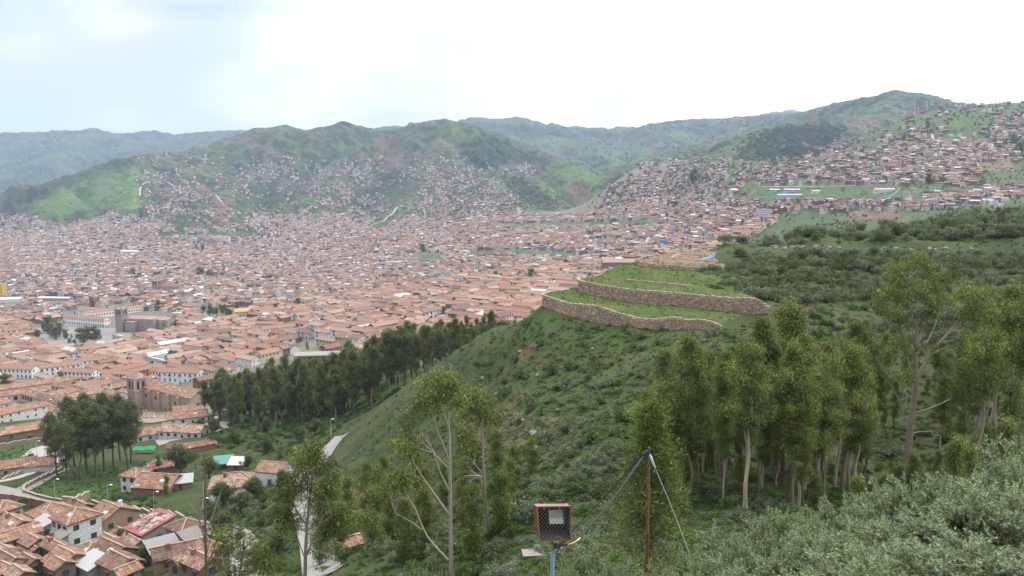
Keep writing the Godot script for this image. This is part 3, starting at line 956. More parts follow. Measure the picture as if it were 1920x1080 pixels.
func make_city() -> void:
	var r := RandomNumberGenerator.new(); r.seed = 77
	var city := outline([-90, 798, 0, 792, 72, 806, 95, 775, 262, 800, 345, 782, 380, 722, 430, 702, 560, 664, 640, 680, 700, 700, 760, 690, 830, 660, 930, 630, 1000, 610, 1020, 600, 1090, 570, 1190, 530, 1350, 480, 1450, 450, 1440, 425, 1400, 402, 1300, 376, 1240, 374, 1180, 382, 1130, 396, 1060, 404, 960, 406, 900, 410, 760, 412, 700, 412, 600, 396, 480, 410, 440, 426, 340, 434, 270, 406, 200, 400, 110, 422, 50, 406, -90, 400])
	for g in [[690, 420, 720, 405, 745, 390, 770, 395, 735, 415, 710, 435], [940, 420, 1060, 416, 1240, 414, 1240, 424, 1060, 426, 950, 428], [870, 470, 960, 468, 1080, 474, 1080, 484, 960, 480, 880, 482], [390, 438, 480, 430, 480, 440, 400, 446], [300, 436, 350, 432, 350, 444, 310, 446], [757, 474, 830, 474, 830, 494, 800, 494]]:
		keep_clear.append([outline(g), 900.0, 3400.0])
	var quarters := [[-36.0, 392.0, 1250.0, 0.0, 62.0, 54.0], [-24.0, 1250.0, 1800.0, 1.0, 58.0, 44.0], [-10.0, 1800.0, 3500.0, 1.3, 40.0, 31.0]]
	for q in quarters:
		var yaw: float = q[0]
		var ax := Vector3(cos(deg_to_rad(yaw)), 0, -sin(deg_to_rad(yaw)))
		var az := Vector3(sin(deg_to_rad(yaw)), 0, cos(deg_to_rad(yaw)))
		var bw: float = q[4]; var bd: float = q[5]
		var reach := int(q[2] * 1.35 / bd) + 2
		for i in range(-reach, reach):
			for j in range(-reach, reach):
				var c: Vector3 = Vector3(60, 0, -float(q[1])) + ax * (i * bw) + az * (j * bd)
				if -c.z < q[1] - 40.0 or -c.z > q[2] + 40.0 or absf(c.x / c.z) > 0.72: continue
				var mid := on(c.x, c.z)
				if not Geometry2D.is_point_in_polygon(pix(mid), city): continue
				if hidden(mid + Vector3(0, 14, 0)): continue
				if r.randf() < (0.03 if q[3] < 0.5 else 0.07): continue
				var st := 7.5 if r.randf() < 0.75 else 12.0
				var hw := (bw - st) / 2; var hd := (bd - st) / 2
				var tall := r.randf_range(4.6, 6.8) if q[3] < 0.5 else r.randf_range(4.0, 7.4)
				var depth := r.randf_range(7.0, 9.0) if q[3] < 0.5 else r.randf_range(5.5, 7.5)
				# houses round the edge of the block
				for side in 4:
					var len := bw - st if side % 2 == 0 else bd - st - 2.0 * depth
					var x := -len / 2
					while x < len / 2 - 4.0:
						var L := minf(r.randf_range(12.0, 32.0) if q[3] < 0.5 else r.randf_range(6.0, 14.0), len / 2 - x)
						if len / 2 - x - L < 4.0: L = len / 2 - x
						var off := (hd if side % 2 == 0 else hw) - depth / 2
						var ang := side * PI / 2
						var lx := cos(ang) * (x + L / 2) + sin(ang) * off
						var lz := -sin(ang) * (x + L / 2) + cos(ang) * off
						var p := c + ax * lx + az * lz
						if -p.z >= q[1] and -p.z < q[2] and r.randf() < 0.96:
							var H := tall + r.randf_range(-0.8, 0.9)
							add_house(on(p.x, p.z), yaw + rad_to_deg(ang) + r.randf_range(-1.5, 1.5), L - 0.1, depth + r.randf_range(-0.5, 0.6), H, q[3], r)
						x += L
				# wings and sheds in the yards
				var iw := hw - depth; var idp := hd - depth
				for k in r.randi_range(3, 7):
					var p := c + ax * r.randf_range(-iw, iw) * 0.85 + az * r.randf_range(-idp, idp) * 0.85
					if -p.z >= q[1] and -p.z < q[2]:
						add_house(on(p.x, p.z), yaw + (90.0 if r.randf() < 0.5 else 0.0) + r.randf_range(-4, 4), r.randf_range(7, 19) if q[3] < 0.5 else r.randf_range(6, 12), r.randf_range(4.5, 7.0), r.randf_range(2.8, 5.0), q[3] + 0.3, r)
	# quarters that climb the mountain sides: [houses, how far they sprawl, outline]
	var slopes := [
		[300, [266, 322, 340, 330, 372, 352, 410, 388, 400, 412, 340, 404, 268, 396]], [45, [262, 290, 330, 288, 420, 300, 420, 316, 330, 305, 268, 312]],
		[170, [395, 335, 500, 298, 600, 322, 592, 366, 440, 366]], [60, [460, 300, 540, 285, 560, 320, 480, 330]],
		[430, [596, 362, 636, 304, 712, 298, 716, 330, 692, 342, 722, 400, 690, 412, 596, 396]], [40, [742, 322, 784, 318, 790, 340, 750, 338]],
		[1050, [822, 290, 850, 299, 890, 330, 940, 354, 985, 386, 968, 402, 940, 416, 760, 416, 772, 388, 802, 368, 800, 328]], [70, [862, 312, 1000, 308, 1010, 330, 880, 330]],
		[560, [1172, 318, 1250, 300, 1360, 300, 1388, 320, 1380, 362, 1340, 380, 1240, 382, 1180, 388, 1118, 402, 1140, 360]],
		[520, [1390, 322, 1480, 312, 1560, 290, 1600, 284, 1690, 316, 1832, 326, 1822, 344, 1650, 346, 1440, 347]],
		[330, [1600, 288, 1690, 262, 1792, 262, 1822, 290, 1830, 330, 1690, 320]], [110, [1846, 236, 1925, 204, 1925, 262, 1866, 282, 1832, 300, 1836, 268]], [100, [1832, 268, 1902, 270, 1900, 302, 1846, 300]],
		[240, [1280, 370, 1400, 378, 1560, 372, 1680, 374, 1702, 386, 1560, 397, 1430, 392, 1300, 388]], [130, [1690, 378, 1800, 366, 1925, 352, 1925, 374, 1800, 387, 1720, 394]],
		[150, [268, 392, 440, 398, 590, 374, 604, 414, 440, 432, 280, 424]], [150, [690, 398, 830, 398, 990, 396, 1010, 420, 700, 424]], [330, [268, 300, 640, 292, 720, 300, 830, 288, 1000, 326, 990, 402, 720, 404, 600, 380, 270, 400]], [120, [1140, 350, 1400, 300, 1500, 300, 1440, 350, 1240, 392]],
		[34, [1700, 212, 1780, 196, 1915, 192, 1915, 212, 1780, 225]], [110, [1490, 306, 1590, 262, 1612, 266, 1560, 300]], [50, [1640, 262, 1700, 240, 1780, 236, 1780, 258]], [60, [1380, 400, 1450, 392, 1452, 408, 1390, 420]],
	]
	for q in slopes:
		var poly := outline(q[1])
		var box := Rect2(poly[0], Vector2.ZERO)
		for v in poly: box = box.expand(v)
		var n := 0; var tries := 0
		while n < int(q[0] * 1.9) and tries < q[0] * 14:
			tries += 1
			var s := Vector2(r.randf_range(box.position.x - 14, box.end.x + 14), r.randf_range(box.position.y - 6, box.end.y + 4))
			# ragged edges, and gaps along gullies
			var jit := Vector2(n_fine.get_noise_2d(s.x * 1.1, s.y * 2.0) * 34.0 + r.randfn() * 7.0, n_fine.get_noise_2d(s.x * 1.1 + 60.0, s.y * 2.0) * 20.0 + r.randfn() * 2.0)
			if not Geometry2D.is_point_in_polygon(s + jit, poly): continue
			if n_fine.get_noise_2d(s.x * 0.55 + 20.0, s.y * 0.7) < 0.0 and r.randf() < 0.9: continue
			n += 1
			var p := hit(s.x, s.y, 900.0)
			if -p.z > 5000.0: continue
			# the long side follows the slope's contour
			var gx := hgt(p.x + 12.0, p.z) - hgt(p.x - 12.0, p.z)
			var gz := hgt(p.x, p.z + 12.0) - hgt(p.x, p.z - 12.0)
			var yaw := rad_to_deg(atan2(-gx, -gz)) if absf(gx) + absf(gz) > 2.0 else 0.0
			add_house(p + Vector3(0, 0.3, 0), yaw + r.randf_range(-14, 14), r.randf_range(7.0, 12.0), r.randf_range(4.6, 6.8), r.randf_range(3.0, 6.0), 2.0, r)
	listed.sort_custom(func(a, b): return a.p.z > b.p.z)


func tone_word(c: Color) -> String:
	return {TILE: "orange tile", TILE_PALE: "pale tile", TILE_DARK: "brown tile", TILE_RED: "red tile", TIN: "white sheet-metal", TIN_BLUE: "blue sheet-metal", GREY: "flat concrete"}.get(c, "tile")


func wall_word(c: Color) -> String:
	return {WHITE: "white", CREAM: "cream", ADOBE: "mud-brown", BRICK: "brick", GREY: "grey"}.get(c, "plain")


const WHERE := [
	[335, 775, "by the domed church"], [215, 745, "before the domed church tower"], [50, 770, "below the colonnaded courtyard"], [60, 725, "behind the blue-balconied front"], [200, 690, "beside the blue-balconied front"], [340, 700, "behind the domed church"], [430, 690, "touching the eucalyptus grove"], [540, 665, "above the eucalyptus grove"], [650, 655, "by the walled lawn"], [760, 640, "below the brushy hill"], [120, 670, "before the square"], [300, 650, "before the grey church"], [-30, 690, "by the frame edge"], [860, 610, "beyond the grove end"], [450, 640, "by the white school block"],
]
const NTH := ["first", "second", "third", "fourth", "fifth", "sixth", "seventh", "eighth", "ninth", "tenth", "eleventh", "twelfth", "13th", "14th", "15th", "16th", "17th", "18th", "19th", "20th"]


# gives each of a list of [node, words, category, group] a label of its own: those with the same words are told apart by their order from the left
func settle_labels(rows: Array) -> void:
	var by := {}
	for q in rows:
		if not by.has(q[1]): by[q[1]] = []
		by[q[1]].append(q)
	for words in by:
		var g: Array = by[words]
		g.sort_custom(func(a, b): return pix(a[0].position).x < pix(b[0].position).x)
		for k in g.size():
			var t: String = words
			if g.size() == 2: t += [", the left one", ", the right one"][k]
			elif g.size() > 2: t += ", %s from left" % (NTH[k] if k < 20 else "%dth" % (k + 1))
			tag(g[k][0], t, g[k][2], g[k][3])


func build_city() -> void:
	var rows := []
	for i in mini(LISTED, listed.size()):
		var h: Dictionary = listed[i]
		h.wall = vary(h.wall, 0.06) if false else h.wall
		var s := pix(h.p)
		var best := 1e9; var where := ""
		for w in WHERE:
			var dd := Vector2(s.x - w[0], (s.y - w[1]) * 2.0).length()
			if dd < best: best = dd; where = w[2]
		var words := "%s house, %s roof, %s" % [wall_word(h.wall), tone_word(h.roof), where]
		if h.L < 9.5: words = "small " + words
		elif h.L > 20.0: words = "long " + words
		var k: float = h.tint
		h.wall = Color(h.wall.r * k, h.wall.g * k, h.wall.b * k); h.roof = Color(h.roof.r * k, h.roof.g * k * 0.98, h.roof.b * k * 0.97)
		h.skylight = rng.randf() < 0.25; h.chimney = rng.randf() < 0.12
		h.frame = [WOOD, WOOD, BLUE, Color(0.12, 0.2, 0.14), WHITE][rng.randi() % 5]
		rows.append([house(h), words, "house", "tiled houses of the old city"])
	settle_labels(rows)
	# the rest: one object of many small houses
	var kinds := {}
	var r := RandomNumberGenerator.new(); r.seed = 5
	for i in range(LISTED, listed.size()):
		var h: Dictionary = listed[i]
		var key := "%d%s%s" % [h.kind, h.wall, h.roof]
		if not kinds.has(key): kinds[key] = [h.kind, h.wall, h.roof, [], []]
		kinds[key][3].append(xf(h.p, h.yaw + (180.0 if r.randf() < 0.5 else 0.0), Vector3(h.L / 10.0, h.H / 5.0, h.W / 8.0)))
		var k: float = h.tint
		kinds[key][4].append(Color(k * r.randf_range(0.97, 1.03), k, k * r.randf_range(0.96, 1.03)))
	var o := base("city_houses", Vector3.ZERO)
	tag(o, "thousands of small tiled houses packed over the valley floor and up the slopes", "houses", "", "stuff")
	var n := 0
	for key in kinds:
		var q: Array = kinds[key]
		n += 1
		var mm := many("house_row", plain_house(q[0], q[1], q[2], n), M.roof_far, q[3], q[4], o)
		mm.set_meta("kind", "stuff")
	print("houses ", listed.size(), " kinds ", kinds.size())


# ---------- plants ----------
var spray_v := {}     # kind -> several little bunches of leaves
var spray_c := {}


# bunches of slender leaves of about one metre radius: hang is how far the leaves droop, size their length and width in metres
func make_sprays(called: String, bunches: int, leaves: int, size: Vector2, hang: float, cols: Array, spread := 1.0, wide := false) -> void:
	var vs := []; var cs := []
	var r := RandomNumberGenerator.new(); r.seed = hash(called) % 10000
	for b in bunches:
		var v := PackedVector3Array(); var variants := []
		for k in 4: variants.append(PackedColorArray())
		for k in leaves:
			var o := Vector3(r.randfn(0, 0.42), r.randfn(0, 0.42), r.randfn(0, 0.42)) * spread
			var dir := (Vector3(r.randfn(), r.randfn() * 0.6, r.randfn()).normalized() + Vector3(0, -hang, 0)).normalized()
			var side := dir.cross(Vector3(r.randfn(), r.randfn(), r.randfn())).normalized()
			var l := size.x * r.randf_range(0.7, 1.3); var w := size.y * r.randf_range(0.7, 1.3)
			var tip := o + dir * l
			var mid := o + dir * l * 0.42
			v.append(mid - side * w * 0.5); v.append(mid + side * w * 0.5); v.append(tip)
			if wide:
				v.append(mid + side * w * 0.5); v.append(mid - side * w * 0.5); v.append(o)
			for q in 4:
				var c: Color = cols[r.randi() % cols.size()]
				var kk := r.randf_range(0.7, 1.3) * (0.62 + 0.25 * q)
				c = Color(c.r * kk, c.g * kk, c.b * kk)
				for t in (6 if wide else 3): variants[q].append(c)
		vs.append(v); cs.append(variants)
	spray_v[called] = vs; spray_c[called] = cs


func fill_clump(s: Shape, kind: String, c: Vector3, rad: Vector3, n: int, scale: float, r: RandomNumberGenerator, tone := -1) -> void:
	var vs: Array = spray_v[kind]; var cs: Array = spray_c[kind]
	for k in n:
		var d := Vector3(r.randfn(), r.randfn(), r.randfn()).normalized() * pow(r.randf(), 0.4)
		var p := c + d * rad
		var b := r.randi() % vs.size()
		var q := clampi((tone if tone >= 0 else r.randi() % 4) + r.randi_range(-1, 1), 0, 3)
		s.paste(Transform3D(Basis.from_euler(Vector3(r.randf_range(-0.3, 0.3), r.randf() * TAU, r.randf_range(-0.3, 0.3))) * Basis.from_scale(Vector3.ONE * scale * r.randf_range(0.75, 1.25)), p), vs[b], cs[b][q])


# a limb: a bent tapering tube through points
func limb(s: Shape, pts: Array, r0: float, r1: float, col: Color, sides := 7) -> void:
	var rad := []
	var fine := []
	for i in pts.size() - 1:
		for k in 3:
			var t := k / 3.0
			var p0: Vector3 = pts[maxi(i - 1, 0)]; var p3: Vector3 = pts[mini(i + 2, pts.size() - 1)]
			fine.append((pts[i] as Vector3).cubic_interpolate(pts[i + 1], p0, p3, t))
	fine.append(pts[-1])
	for i in fine.size(): rad.append(lerpf(r0, r1, pow(float(i) / (fine.size() - 1), 0.85)))
	s.tube(fine, rad, sides, col)


func nearest_on(lines: Array, p: Vector3, below: float) -> Vector3:
	var best := 1e9; var out := p
	for l in lines:
		for i in l.size() - 1:
			for k in 4:
				var q: Vector3 = (l[i] as Vector3).lerp(l[i + 1], k / 4.0)
				var d := q.distance_to(p) + maxf(0.0, q.y - p.y + below) * 2.0
				if d < best: best = d; out = q
	return out


const BARK := Color(0.27, 0.22, 0.17)
const BARK_PALE := Color(0.40, 0.35, 0.28)
const BARK_DARK := Color(0.13, 0.10, 0.075)


# a tree drawn from points of the picture at its distance: trunk and limbs as [base radius, column, row, column, row ...], clumps as [column, row, radius, depth offset]
func hero_tree(called: String, label: String, d: float, trunk: Array, limbs: Array, clumps: Array, kind: String, density: float, group := "eucalyptus trees on the near slopes", bark := BARK, leaf_scale := 1.0) -> Node3D:
	var r := RandomNumberGenerator.new(); r.seed = hash(label) % 100000
	var foot := at(trunk[1], trunk[2], d)
	var g := on(foot.x, foot.z)
	var o := base(called, g)
	var lines := []
	var ts := Shape.new()
	var tp := [Vector3(0, -0.5, 0)]
	if foot.y - g.y > 1.5: tp = [Vector3(0, -0.5, 0)]
	else: tp = []
	for k in range(1, trunk.size(), 2): tp.append(at(trunk[k], trunk[k + 1], d) - g)
	if tp[0].y > -0.3 and tp.size() > 1: tp[0] = tp[0] + Vector3(0, -0.8, 0)
	limb(ts, tp, trunk[0], trunk[0] * 0.3, bark, 9)
	lines.append(tp)
	put("trunk", ts.done(), M.bark, o)
	for l in limbs:
		var pts := []
		var n: int = (l.size() - 1) / 2
		var dz := r.randf_range(-2.0, 2.0)
		for k in n:
			var p := at(l[1 + k * 2], l[2 + k * 2], d) - g
			p.z += dz * k / maxf(1.0, n - 1.0)
			pts.append(p)
		var ls := Shape.new()
		limb(ls, pts, l[0], l[0] * 0.3, bark.lerp(BARK_PALE, 0.5), 6)
		put("limb", ls.done(), M.bark, o)
		lines.append(pts)
	var cs := Shape.new()
	var tw := Shape.new()
	for c in clumps:
		var p := at(c[0], c[1], d) - g
		p.z += c[3] if c.size() > 3 else r.randf_range(-1.5, 1.5)
		var rad: float = c[2] * d / FOCUS
		var tone := r.randi_range(0, 3)
		var n: int = int(density * rad * rad * 10.0) + 4
		# a clump is made of several smaller tufts so that gaps stay between them
		var parts := 5
		for q in parts:
			var off := Vector3(r.randfn() * 0.5, r.randfn() * 0.42 + 0.1, r.randfn() * 0.5) * rad
			var rr := rad * r.randf_range(0.38, 0.62)
			fill_clump(cs, kind, p + off, Vector3(rr, rr * 1.1, rr), int(n / parts) + 1, leaf_scale, r, clampi(tone + r.randi_range(-1, 1), 0, 3))
			if q < 3:
				var st := nearest_on(lines, p + off, 0.8)
				var en := p + off
				if st.distance_to(en) < rad * 4.0: limb(tw, [st, st.lerp(en, 0.5) + Vector3(r.randfn(), r.randfn(), r.randfn()) * 0.12, en], 0.045, 0.012, bark.lerp(BARK_PALE, 0.3), 4)
	if tw.v.size(): put("branch_tracery", tw.done(), M.bark, o).set_meta("kind", "stuff")
	if cs.v.size(): put("crown", cs.done(), M.leaf, o)
	tag(o, label, "tree", group)
	return o


# parts of a whole tree at its own size: [trunk, crown, limbs]
func wild_tree(seed_: int, h: float, crown_from: float, crown_w: float, n_clumps: int, kind: String, leaf_scale: float, density: float, bark: Color, trunk_r: float) -> Array:
	var r := RandomNumberGenerator.new(); r.seed = seed_
	var ts := Shape.new(); var cs := Shape.new(); var lines := []
	var pts := [Vector3(0, -0.8, 0)]
	var lean := Vector3(r.randfn() * 0.02, 0, r.randfn() * 0.02)
	for k in range(1, 7):
		var y := h * k / 6.3
		pts.append(Vector3(r.randfn() * 0.012 * h, y, r.randfn() * 0.012 * h) + lean * y)
	limb(ts, pts, trunk_r, 0.04, bark, 7)
	lines.append(pts)
	if r.randf() < 0.7:
		var k := r.randi_range(2, 3)
		var f0: Vector3 = pts[k]
		var a := r.randf() * TAU
		var top := Vector3(cos(a), 0, sin(a)) * crown_w * 0.4
		var l2 := [f0, f0 + top * 0.4 + Vector3(0, h * 0.12, 0), f0 + top + Vector3(0, h * 0.32, 0)]
		limb(ts, l2, trunk_r * 0.55, 0.03, bark, 6)
		lines.append(l2)
	for k in n_clumps:
		var t := pow(r.randf(), 0.8)
		var y := h * lerpf(crown_from, 0.97, t)
		var w := crown_w * (0.12 + 0.88 * pow(sin(PI * clampf(0.06 + 0.84 * (1.0 - t), 0, 1)), 1.2)) * (0.8 + 0.35 * sin(t * 19.0 + seed_))
		var a := r.randf() * TAU
		var p := Vector3(cos(a), 0, sin(a)) * w * sqrt(r.randf()) + Vector3(0, y, 0) + lean * y
		var rad := crown_w * r.randf_range(0.14, 0.32)
		fill_clump(cs, kind, p, Vector3(rad, rad * r.randf_range(0.9, 1.7), rad), int(density * r.randf_range(0.7, 1.3)) + 1, leaf_scale, r, r.randi_range(0, 3))
		if k % 2 == 0:
			var st := nearest_on(lines, p, h * 0.06)
			limb(ts, [st, st.lerp(p, 0.55) + Vector3(0, -0.2, 0), p], clampf(trunk_r * 0.22, 0.02, 0.08), 0.015, bark.lerp(BARK_PALE, 0.3), 4)
	return [ts.done(), cs.done()]


var tree_kinds := {}
func plant(called: String, which: String, p: Vector3, yaw: float, scale: Vector3) -> Node3D:
	var o := base(called, p, yaw)
	put("trunk", tree_kinds[which][0], M.bark, o)
	put("crown", tree_kinds[which][1], M.leaf, o)
	o.scale = scale
	return o


func bush_mesh(seed_: int, kind: String, n: int, leaf_scale: float, flat := 0.75) -> ArrayMesh:
	var r := RandomNumberGenerator.new(); r.seed = seed_
	var s := Shape.new()
	for k in 9:
		var a := r.randf() * TAU; var q := sqrt(r.randf()) * 0.7
		var p := Vector3(cos(a) * q, 0.15 + flat * (1.0 - q * q) * r.randf_range(0.35, 0.85), sin(a) * q)
		fill_clump(s, kind, p, Vector3.ONE * r.randf_range(0.22, 0.36), n, leaf_scale, r, r.randi_range(0, 3))
	return s.done()


func make_plants() -> void:
	var olive := [Color(0.120, 0.147, 0.043), Color(0.095, 0.125, 0.036), Color(0.150, 0.175, 0.050), Color(0.069, 0.097, 0.030), Color(0.182, 0.196, 0.061)]
	var grove := [Color(0.100, 0.114, 0.041), Color(0.132, 0.141, 0.048), Color(0.067, 0.086, 0.033), Color(0.170, 0.164, 0.054)]
	var dusk := [Color(0.077, 0.092, 0.040), Color(0.101, 0.114, 0.047), Color(0.058, 0.075, 0.034), Color(0.127, 0.131, 0.058)]
	var grey_green := [Color(0.096, 0.120, 0.067), Color(0.126, 0.150, 0.094), Color(0.072, 0.096, 0.054), Color(0.162, 0.180, 0.120)]
	var green := [Color(0.060, 0.111, 0.023), Color(0.085, 0.149, 0.029), Color(0.048, 0.087, 0.021), Color(0.103, 0.161, 0.034)]
	var silver := [Color(0.17, 0.20, 0.13), Color(0.22, 0.25, 0.17), Color(0.13, 0.165, 0.10), Color(0.27, 0.29, 0.20), Color(0.11, 0.14, 0.075)]
	make_sprays("gum", 8, 40, Vector2(0.46, 0.075), 0.8, olive, 0.7)
	make_sprays("grove", 6, 26, Vector2(0.95, 0.30), 0.5, grove, 1.0)
	make_sprays("grove_light", 6, 26, Vector2(0.9, 0.28), 0.5, [Color(0.105, 0.118, 0.045), Color(0.13, 0.14, 0.054), Color(0.07, 0.088, 0.034), Color(0.15, 0.15, 0.058)], 1.0)
	make_sprays("dusk", 6, 26, Vector2(0.85, 0.28), 0.4, dusk, 1.0)
	make_sprays("brush", 6, 20, Vector2(0.16, 0.075), -0.2, grey_green, 0.25)
	make_sprays("leafy", 6, 20, Vector2(0.17, 0.085), -0.1, green, 0.25)
	make_sprays("dark_brush", 6, 20, Vector2(0.16, 0.075), -0.1, dusk, 0.25)
	make_sprays("pine", 6, 46, Vector2(0.42, 0.05), -0.5, [Color(0.085, 0.12, 0.03), Color(0.11, 0.15, 0.04), Color(0.065, 0.095, 0.028), Color(0.14, 0.17, 0.05)], 0.5)
	for k in 5: tree_kinds["tall%d" % k] = wild_tree(100 + k, 24.0, [0.16, 0.30, 0.22, 0.14, 0.36][k], [3.3, 2.9, 3.7, 3.1, 3.9][k], 66, ["grove", "grove_light", "grove", "grove_light", "grove_light"][k], 0.8, 5.5, [BARK_DARK, BARK, BARK_DARK, BARK_PALE, BARK][k], 0.3)
	for k in 3: tree_kinds["broad%d" % k] = wild_tree(200 + k, 22.0, [0.34, 0.28, 0.4][k], [4.6, 4.2, 5.0][k], 74, "dusk", 0.8, 6.0, BARK_DARK, 0.36)
	for k in 7: tree_kinds["gum%d" % k] = wild_tree(300 + k, 17.0, [0.34, 0.48, 0.56, 0.32, 0.50, 0.58, 0.40][k], [1.9, 1.5, 2.2, 1.6, 1.9, 2.4, 1.3][k], 60, "gum", 0.85, 5.4, [BARK, BARK_PALE, BARK, BARK_DARK, BARK_PALE, BARK_PALE, BARK][k], 0.19)
	for k in 2: tree_kinds["young%d" % k] = wild_tree(400 + k, 6.0, 0.10, 0.95, 46, "gum", 0.62, 5.0, BARK, 0.07)
	for k in 3: tree_kinds["round%d" % k] = wild_tree(500 + k, 8.0, 0.35, 4.0, 30, "dusk" if k != 1 else "grove", 0.8, 9.0, BARK_DARK, 0.25)
	for k in 3: tree_kinds["city%d" % k] = wild_tree(600 + k, 14.0, 0.2, 4.6, 22, "dusk", 1.3, 4.0, BARK_DARK, 0.3)


var bushes := []
func scatter_bushes() -> void:
	var r := RandomNumberGenerator.new(); r.seed = 31
	var kinds := []
	for q in [["brush", 11], ["brush", 12], ["leafy", 13], ["leafy", 14], ["dark_brush", 15], ["dark_brush", 16]]:
		kinds.append(bush_mesh(q[1], q[0], 7, 1.0))
	# [how many, smallest and largest radius, which kinds, first distance, outline, where in words]
	var zones := [
		[330, 0.5, 1.7, [0, 0, 0, 1, 5, 2, 1], 60.0, [640, 835, 740, 755, 860, 660, 940, 606, 1020, 596, 1340, 630, 1300, 760, 1200, 900, 1100, 970, 900, 1060, 640, 1060, 620, 900], "on the steep brushy slope"],
		[330, 1.8, 3.3, [0, 1, 0, 1, 5], 225.0, [1340, 458, 1500, 436, 1700, 412, 2060, 386, 2060, 440, 1760, 452, 1560, 452, 1440, 462], "along the hill crest"],
		[280, 1.4, 2.6, [0, 1, 4, 5], 190.0, [1372, 480, 1560, 474, 1750, 480, 2060, 476, 2060, 520, 1640, 512, 1400, 500], "below the row of boulders"],
		[330, 1.3, 2.5, [4, 0, 5, 1], 150.0, [1322, 512, 1420, 498, 1620, 520, 1640, 560, 1500, 572, 1450, 566, 1330, 550], "beside the top terraces"],
		[200, 1.2, 2.6, [0, 4, 5, 1], 110.0, [1630, 520, 2060, 490, 2060, 650, 1640, 650], "among the gum trees on the far bank"],
		[50, 0.7, 1.4, [0, 2, 3], 110.0, [1450, 590, 1620, 575, 1640, 650, 1450, 650], "on the grassy bank beyond the gum trees"],
		[190, 1.0, 2.2, [2, 3, 5, 2, 0], 150.0, [400, 800, 500, 785, 640, 770, 640, 800, 600, 850, 540, 865, 470, 850, 400, 840], "below the eucalyptus grove"],
		[110, 0.9, 1.9, [2, 4, 5, 0], 150.0, [380, 940, 470, 905, 530, 915, 540, 980, 480, 990, 400, 960], "around the houses by the road"],
		[22, 1.0, 1.6, [5, 3], 180.0, [205, 928, 290, 935, 290, 958, 205, 950], "in the dark hedge by the road"],
		[60, 0.9, 1.8, [2, 3, 5], 90.0, [420, 1000, 540, 1000, 560, 1075, 440, 1075], "beside the road bend"],
	]
	for z in zones:
		var poly := outline(z[5])
		var box := Rect2(poly[0], Vector2.ZERO)
		for v in poly: box = box.expand(v)
		var n := 0
		for k in z[0] * 5:
			if n >= z[0]: break
			var s := Vector2(r.randf_range(box.position.x, box.end.x), r.randf_range(box.position.y, box.end.y))
			if not Geometry2D.is_point_in_polygon(s, poly): continue
			n += 1
			var p := hit(s.x, s.y, z[4])
			if -p.z > 420.0: continue
			var size := lerpf(z[1], z[2], pow(r.randf(), 1.6))
			bushes.append({"p": p, "size": size, "k": z[3][r.randi() % z[3].size()], "yaw": r.randf() * 360.0, "tall": r.randf_range(0.75, 1.25), "where": z[6], "seen": size / -p.z})
	bushes.sort_custom(func(a, b): return a.seen > b.seen)
	var rows := []
	var rest := [[], [], [], [], [], []]
	for i in bushes.size():
		var b: Dictionary = bushes[i]
		var x := xf(b.p - Vector3(0, 0.12, 0), b.yaw, Vector3(b.size, b.size * b.tall, b.size))
		if i < 270:
			var o := put("shrub", kinds[b.k], M.leaf)
			o.transform = x
			var big: String = "large" if b.size > 1.9 else "small" if b.size < 1.0 else "round"
			rows.append([o, "%s %s shrub %s" % [big, ["grey-green", "grey-green", "bright green", "bright green", "dark green", "dark green"][b.k], b.where], "shrub", "shrubs " + b.where])
		else: rest[b.k].append(x)
	settle_labels(rows)
	# weeds on the banks of the lower town
	for z in [[700, [46, 925, 92, 892, 200, 872, 282, 880, 232, 944, 160, 950]], [350, [0, 850, 30, 824, 90, 810, 90, 830, 30, 866, 0, 878]], [260, [205, 962, 300, 970, 380, 984, 470, 1000, 470, 985, 380, 965, 300, 958]], [700, [380, 935, 470, 900, 540, 915, 560, 990, 540, 1070, 480, 1075, 470, 1010, 400, 975]], [900, [390, 800, 640, 770, 640, 815, 560, 880, 470, 860, 400, 850]], [160, [100, 965, 200, 950, 210, 975, 120, 990]], [260, [255, 870, 330, 845, 420, 860, 400, 900, 330, 905]]]:
		var pl := outline(z[1])
		var bx := Rect2(pl[0], Vector2.ZERO)
		for v in pl: bx = bx.expand(v)
		for k in z[0]:
			var s := Vector2(r.randf_range(bx.position.x, bx.end.x), r.randf_range(bx.position.y, bx.end.y))
			if not Geometry2D.is_point_in_polygon(s, pl): continue
			var p := hit(s.x, s.y, 100.0)
			var w := r.randf_range(0.25, 0.8)
			rest[[2, 3, 2, 4, 0][r.randi() % 5]].append(xf(p - Vector3(0, 0.1, 0), r.randf() * 360.0, Vector3(w, w * r.randf_range(0.5, 1.0), w)))
	for t in tufts:
		var w := r.randf_range(0.12, 0.38)
		rest[[2, 0, 2, 3, 1][r.randi() % 5]].append(xf(t, r.randf() * 360.0, Vector3(w, w * r.randf_range(0.3, 0.8), w)))
	# bushes under the long grove
	for k in 260:
		var s := Vector2(r.randf_range(378, 760), r.randf_range(730, 806))
		if s.y < 815.0 - (s.x - 378.0) * 0.16 - 46.0: continue
		var p := hit(s.x, s.y, 290.0)
		if -p.z > 430.0: continue
		var w := r.randf_range(0.7, 1.8)
		rest[[4, 5, 2, 3][r.randi() % 4]].append(xf(p - Vector3(0, 0.1, 0), r.randf() * 360.0, Vector3(w, w * r.randf_range(0.6, 1.1), w)))
	# short grass clumps over the whole near slope
	for k in 15000:
		var s := Vector2(r.randf_range(640, 1500), r.randf_range(560, 1000))
		if s.y < 620.0 + maxf(0.0, 980.0 - s.x) * 0.55: continue
		var p := hit(s.x, s.y, 40.0)
		if -p.z > 300.0 or on_clear(p): continue
		var w := r.randf_range(0.13, 0.3)
		rest[[2, 3, 0, 2, 1][r.randi() % 5]].append(xf(p - Vector3(0, 0.04, 0), r.randf() * 360.0, Vector3(w, w * r.randf_range(0.4, 0.9), w)))
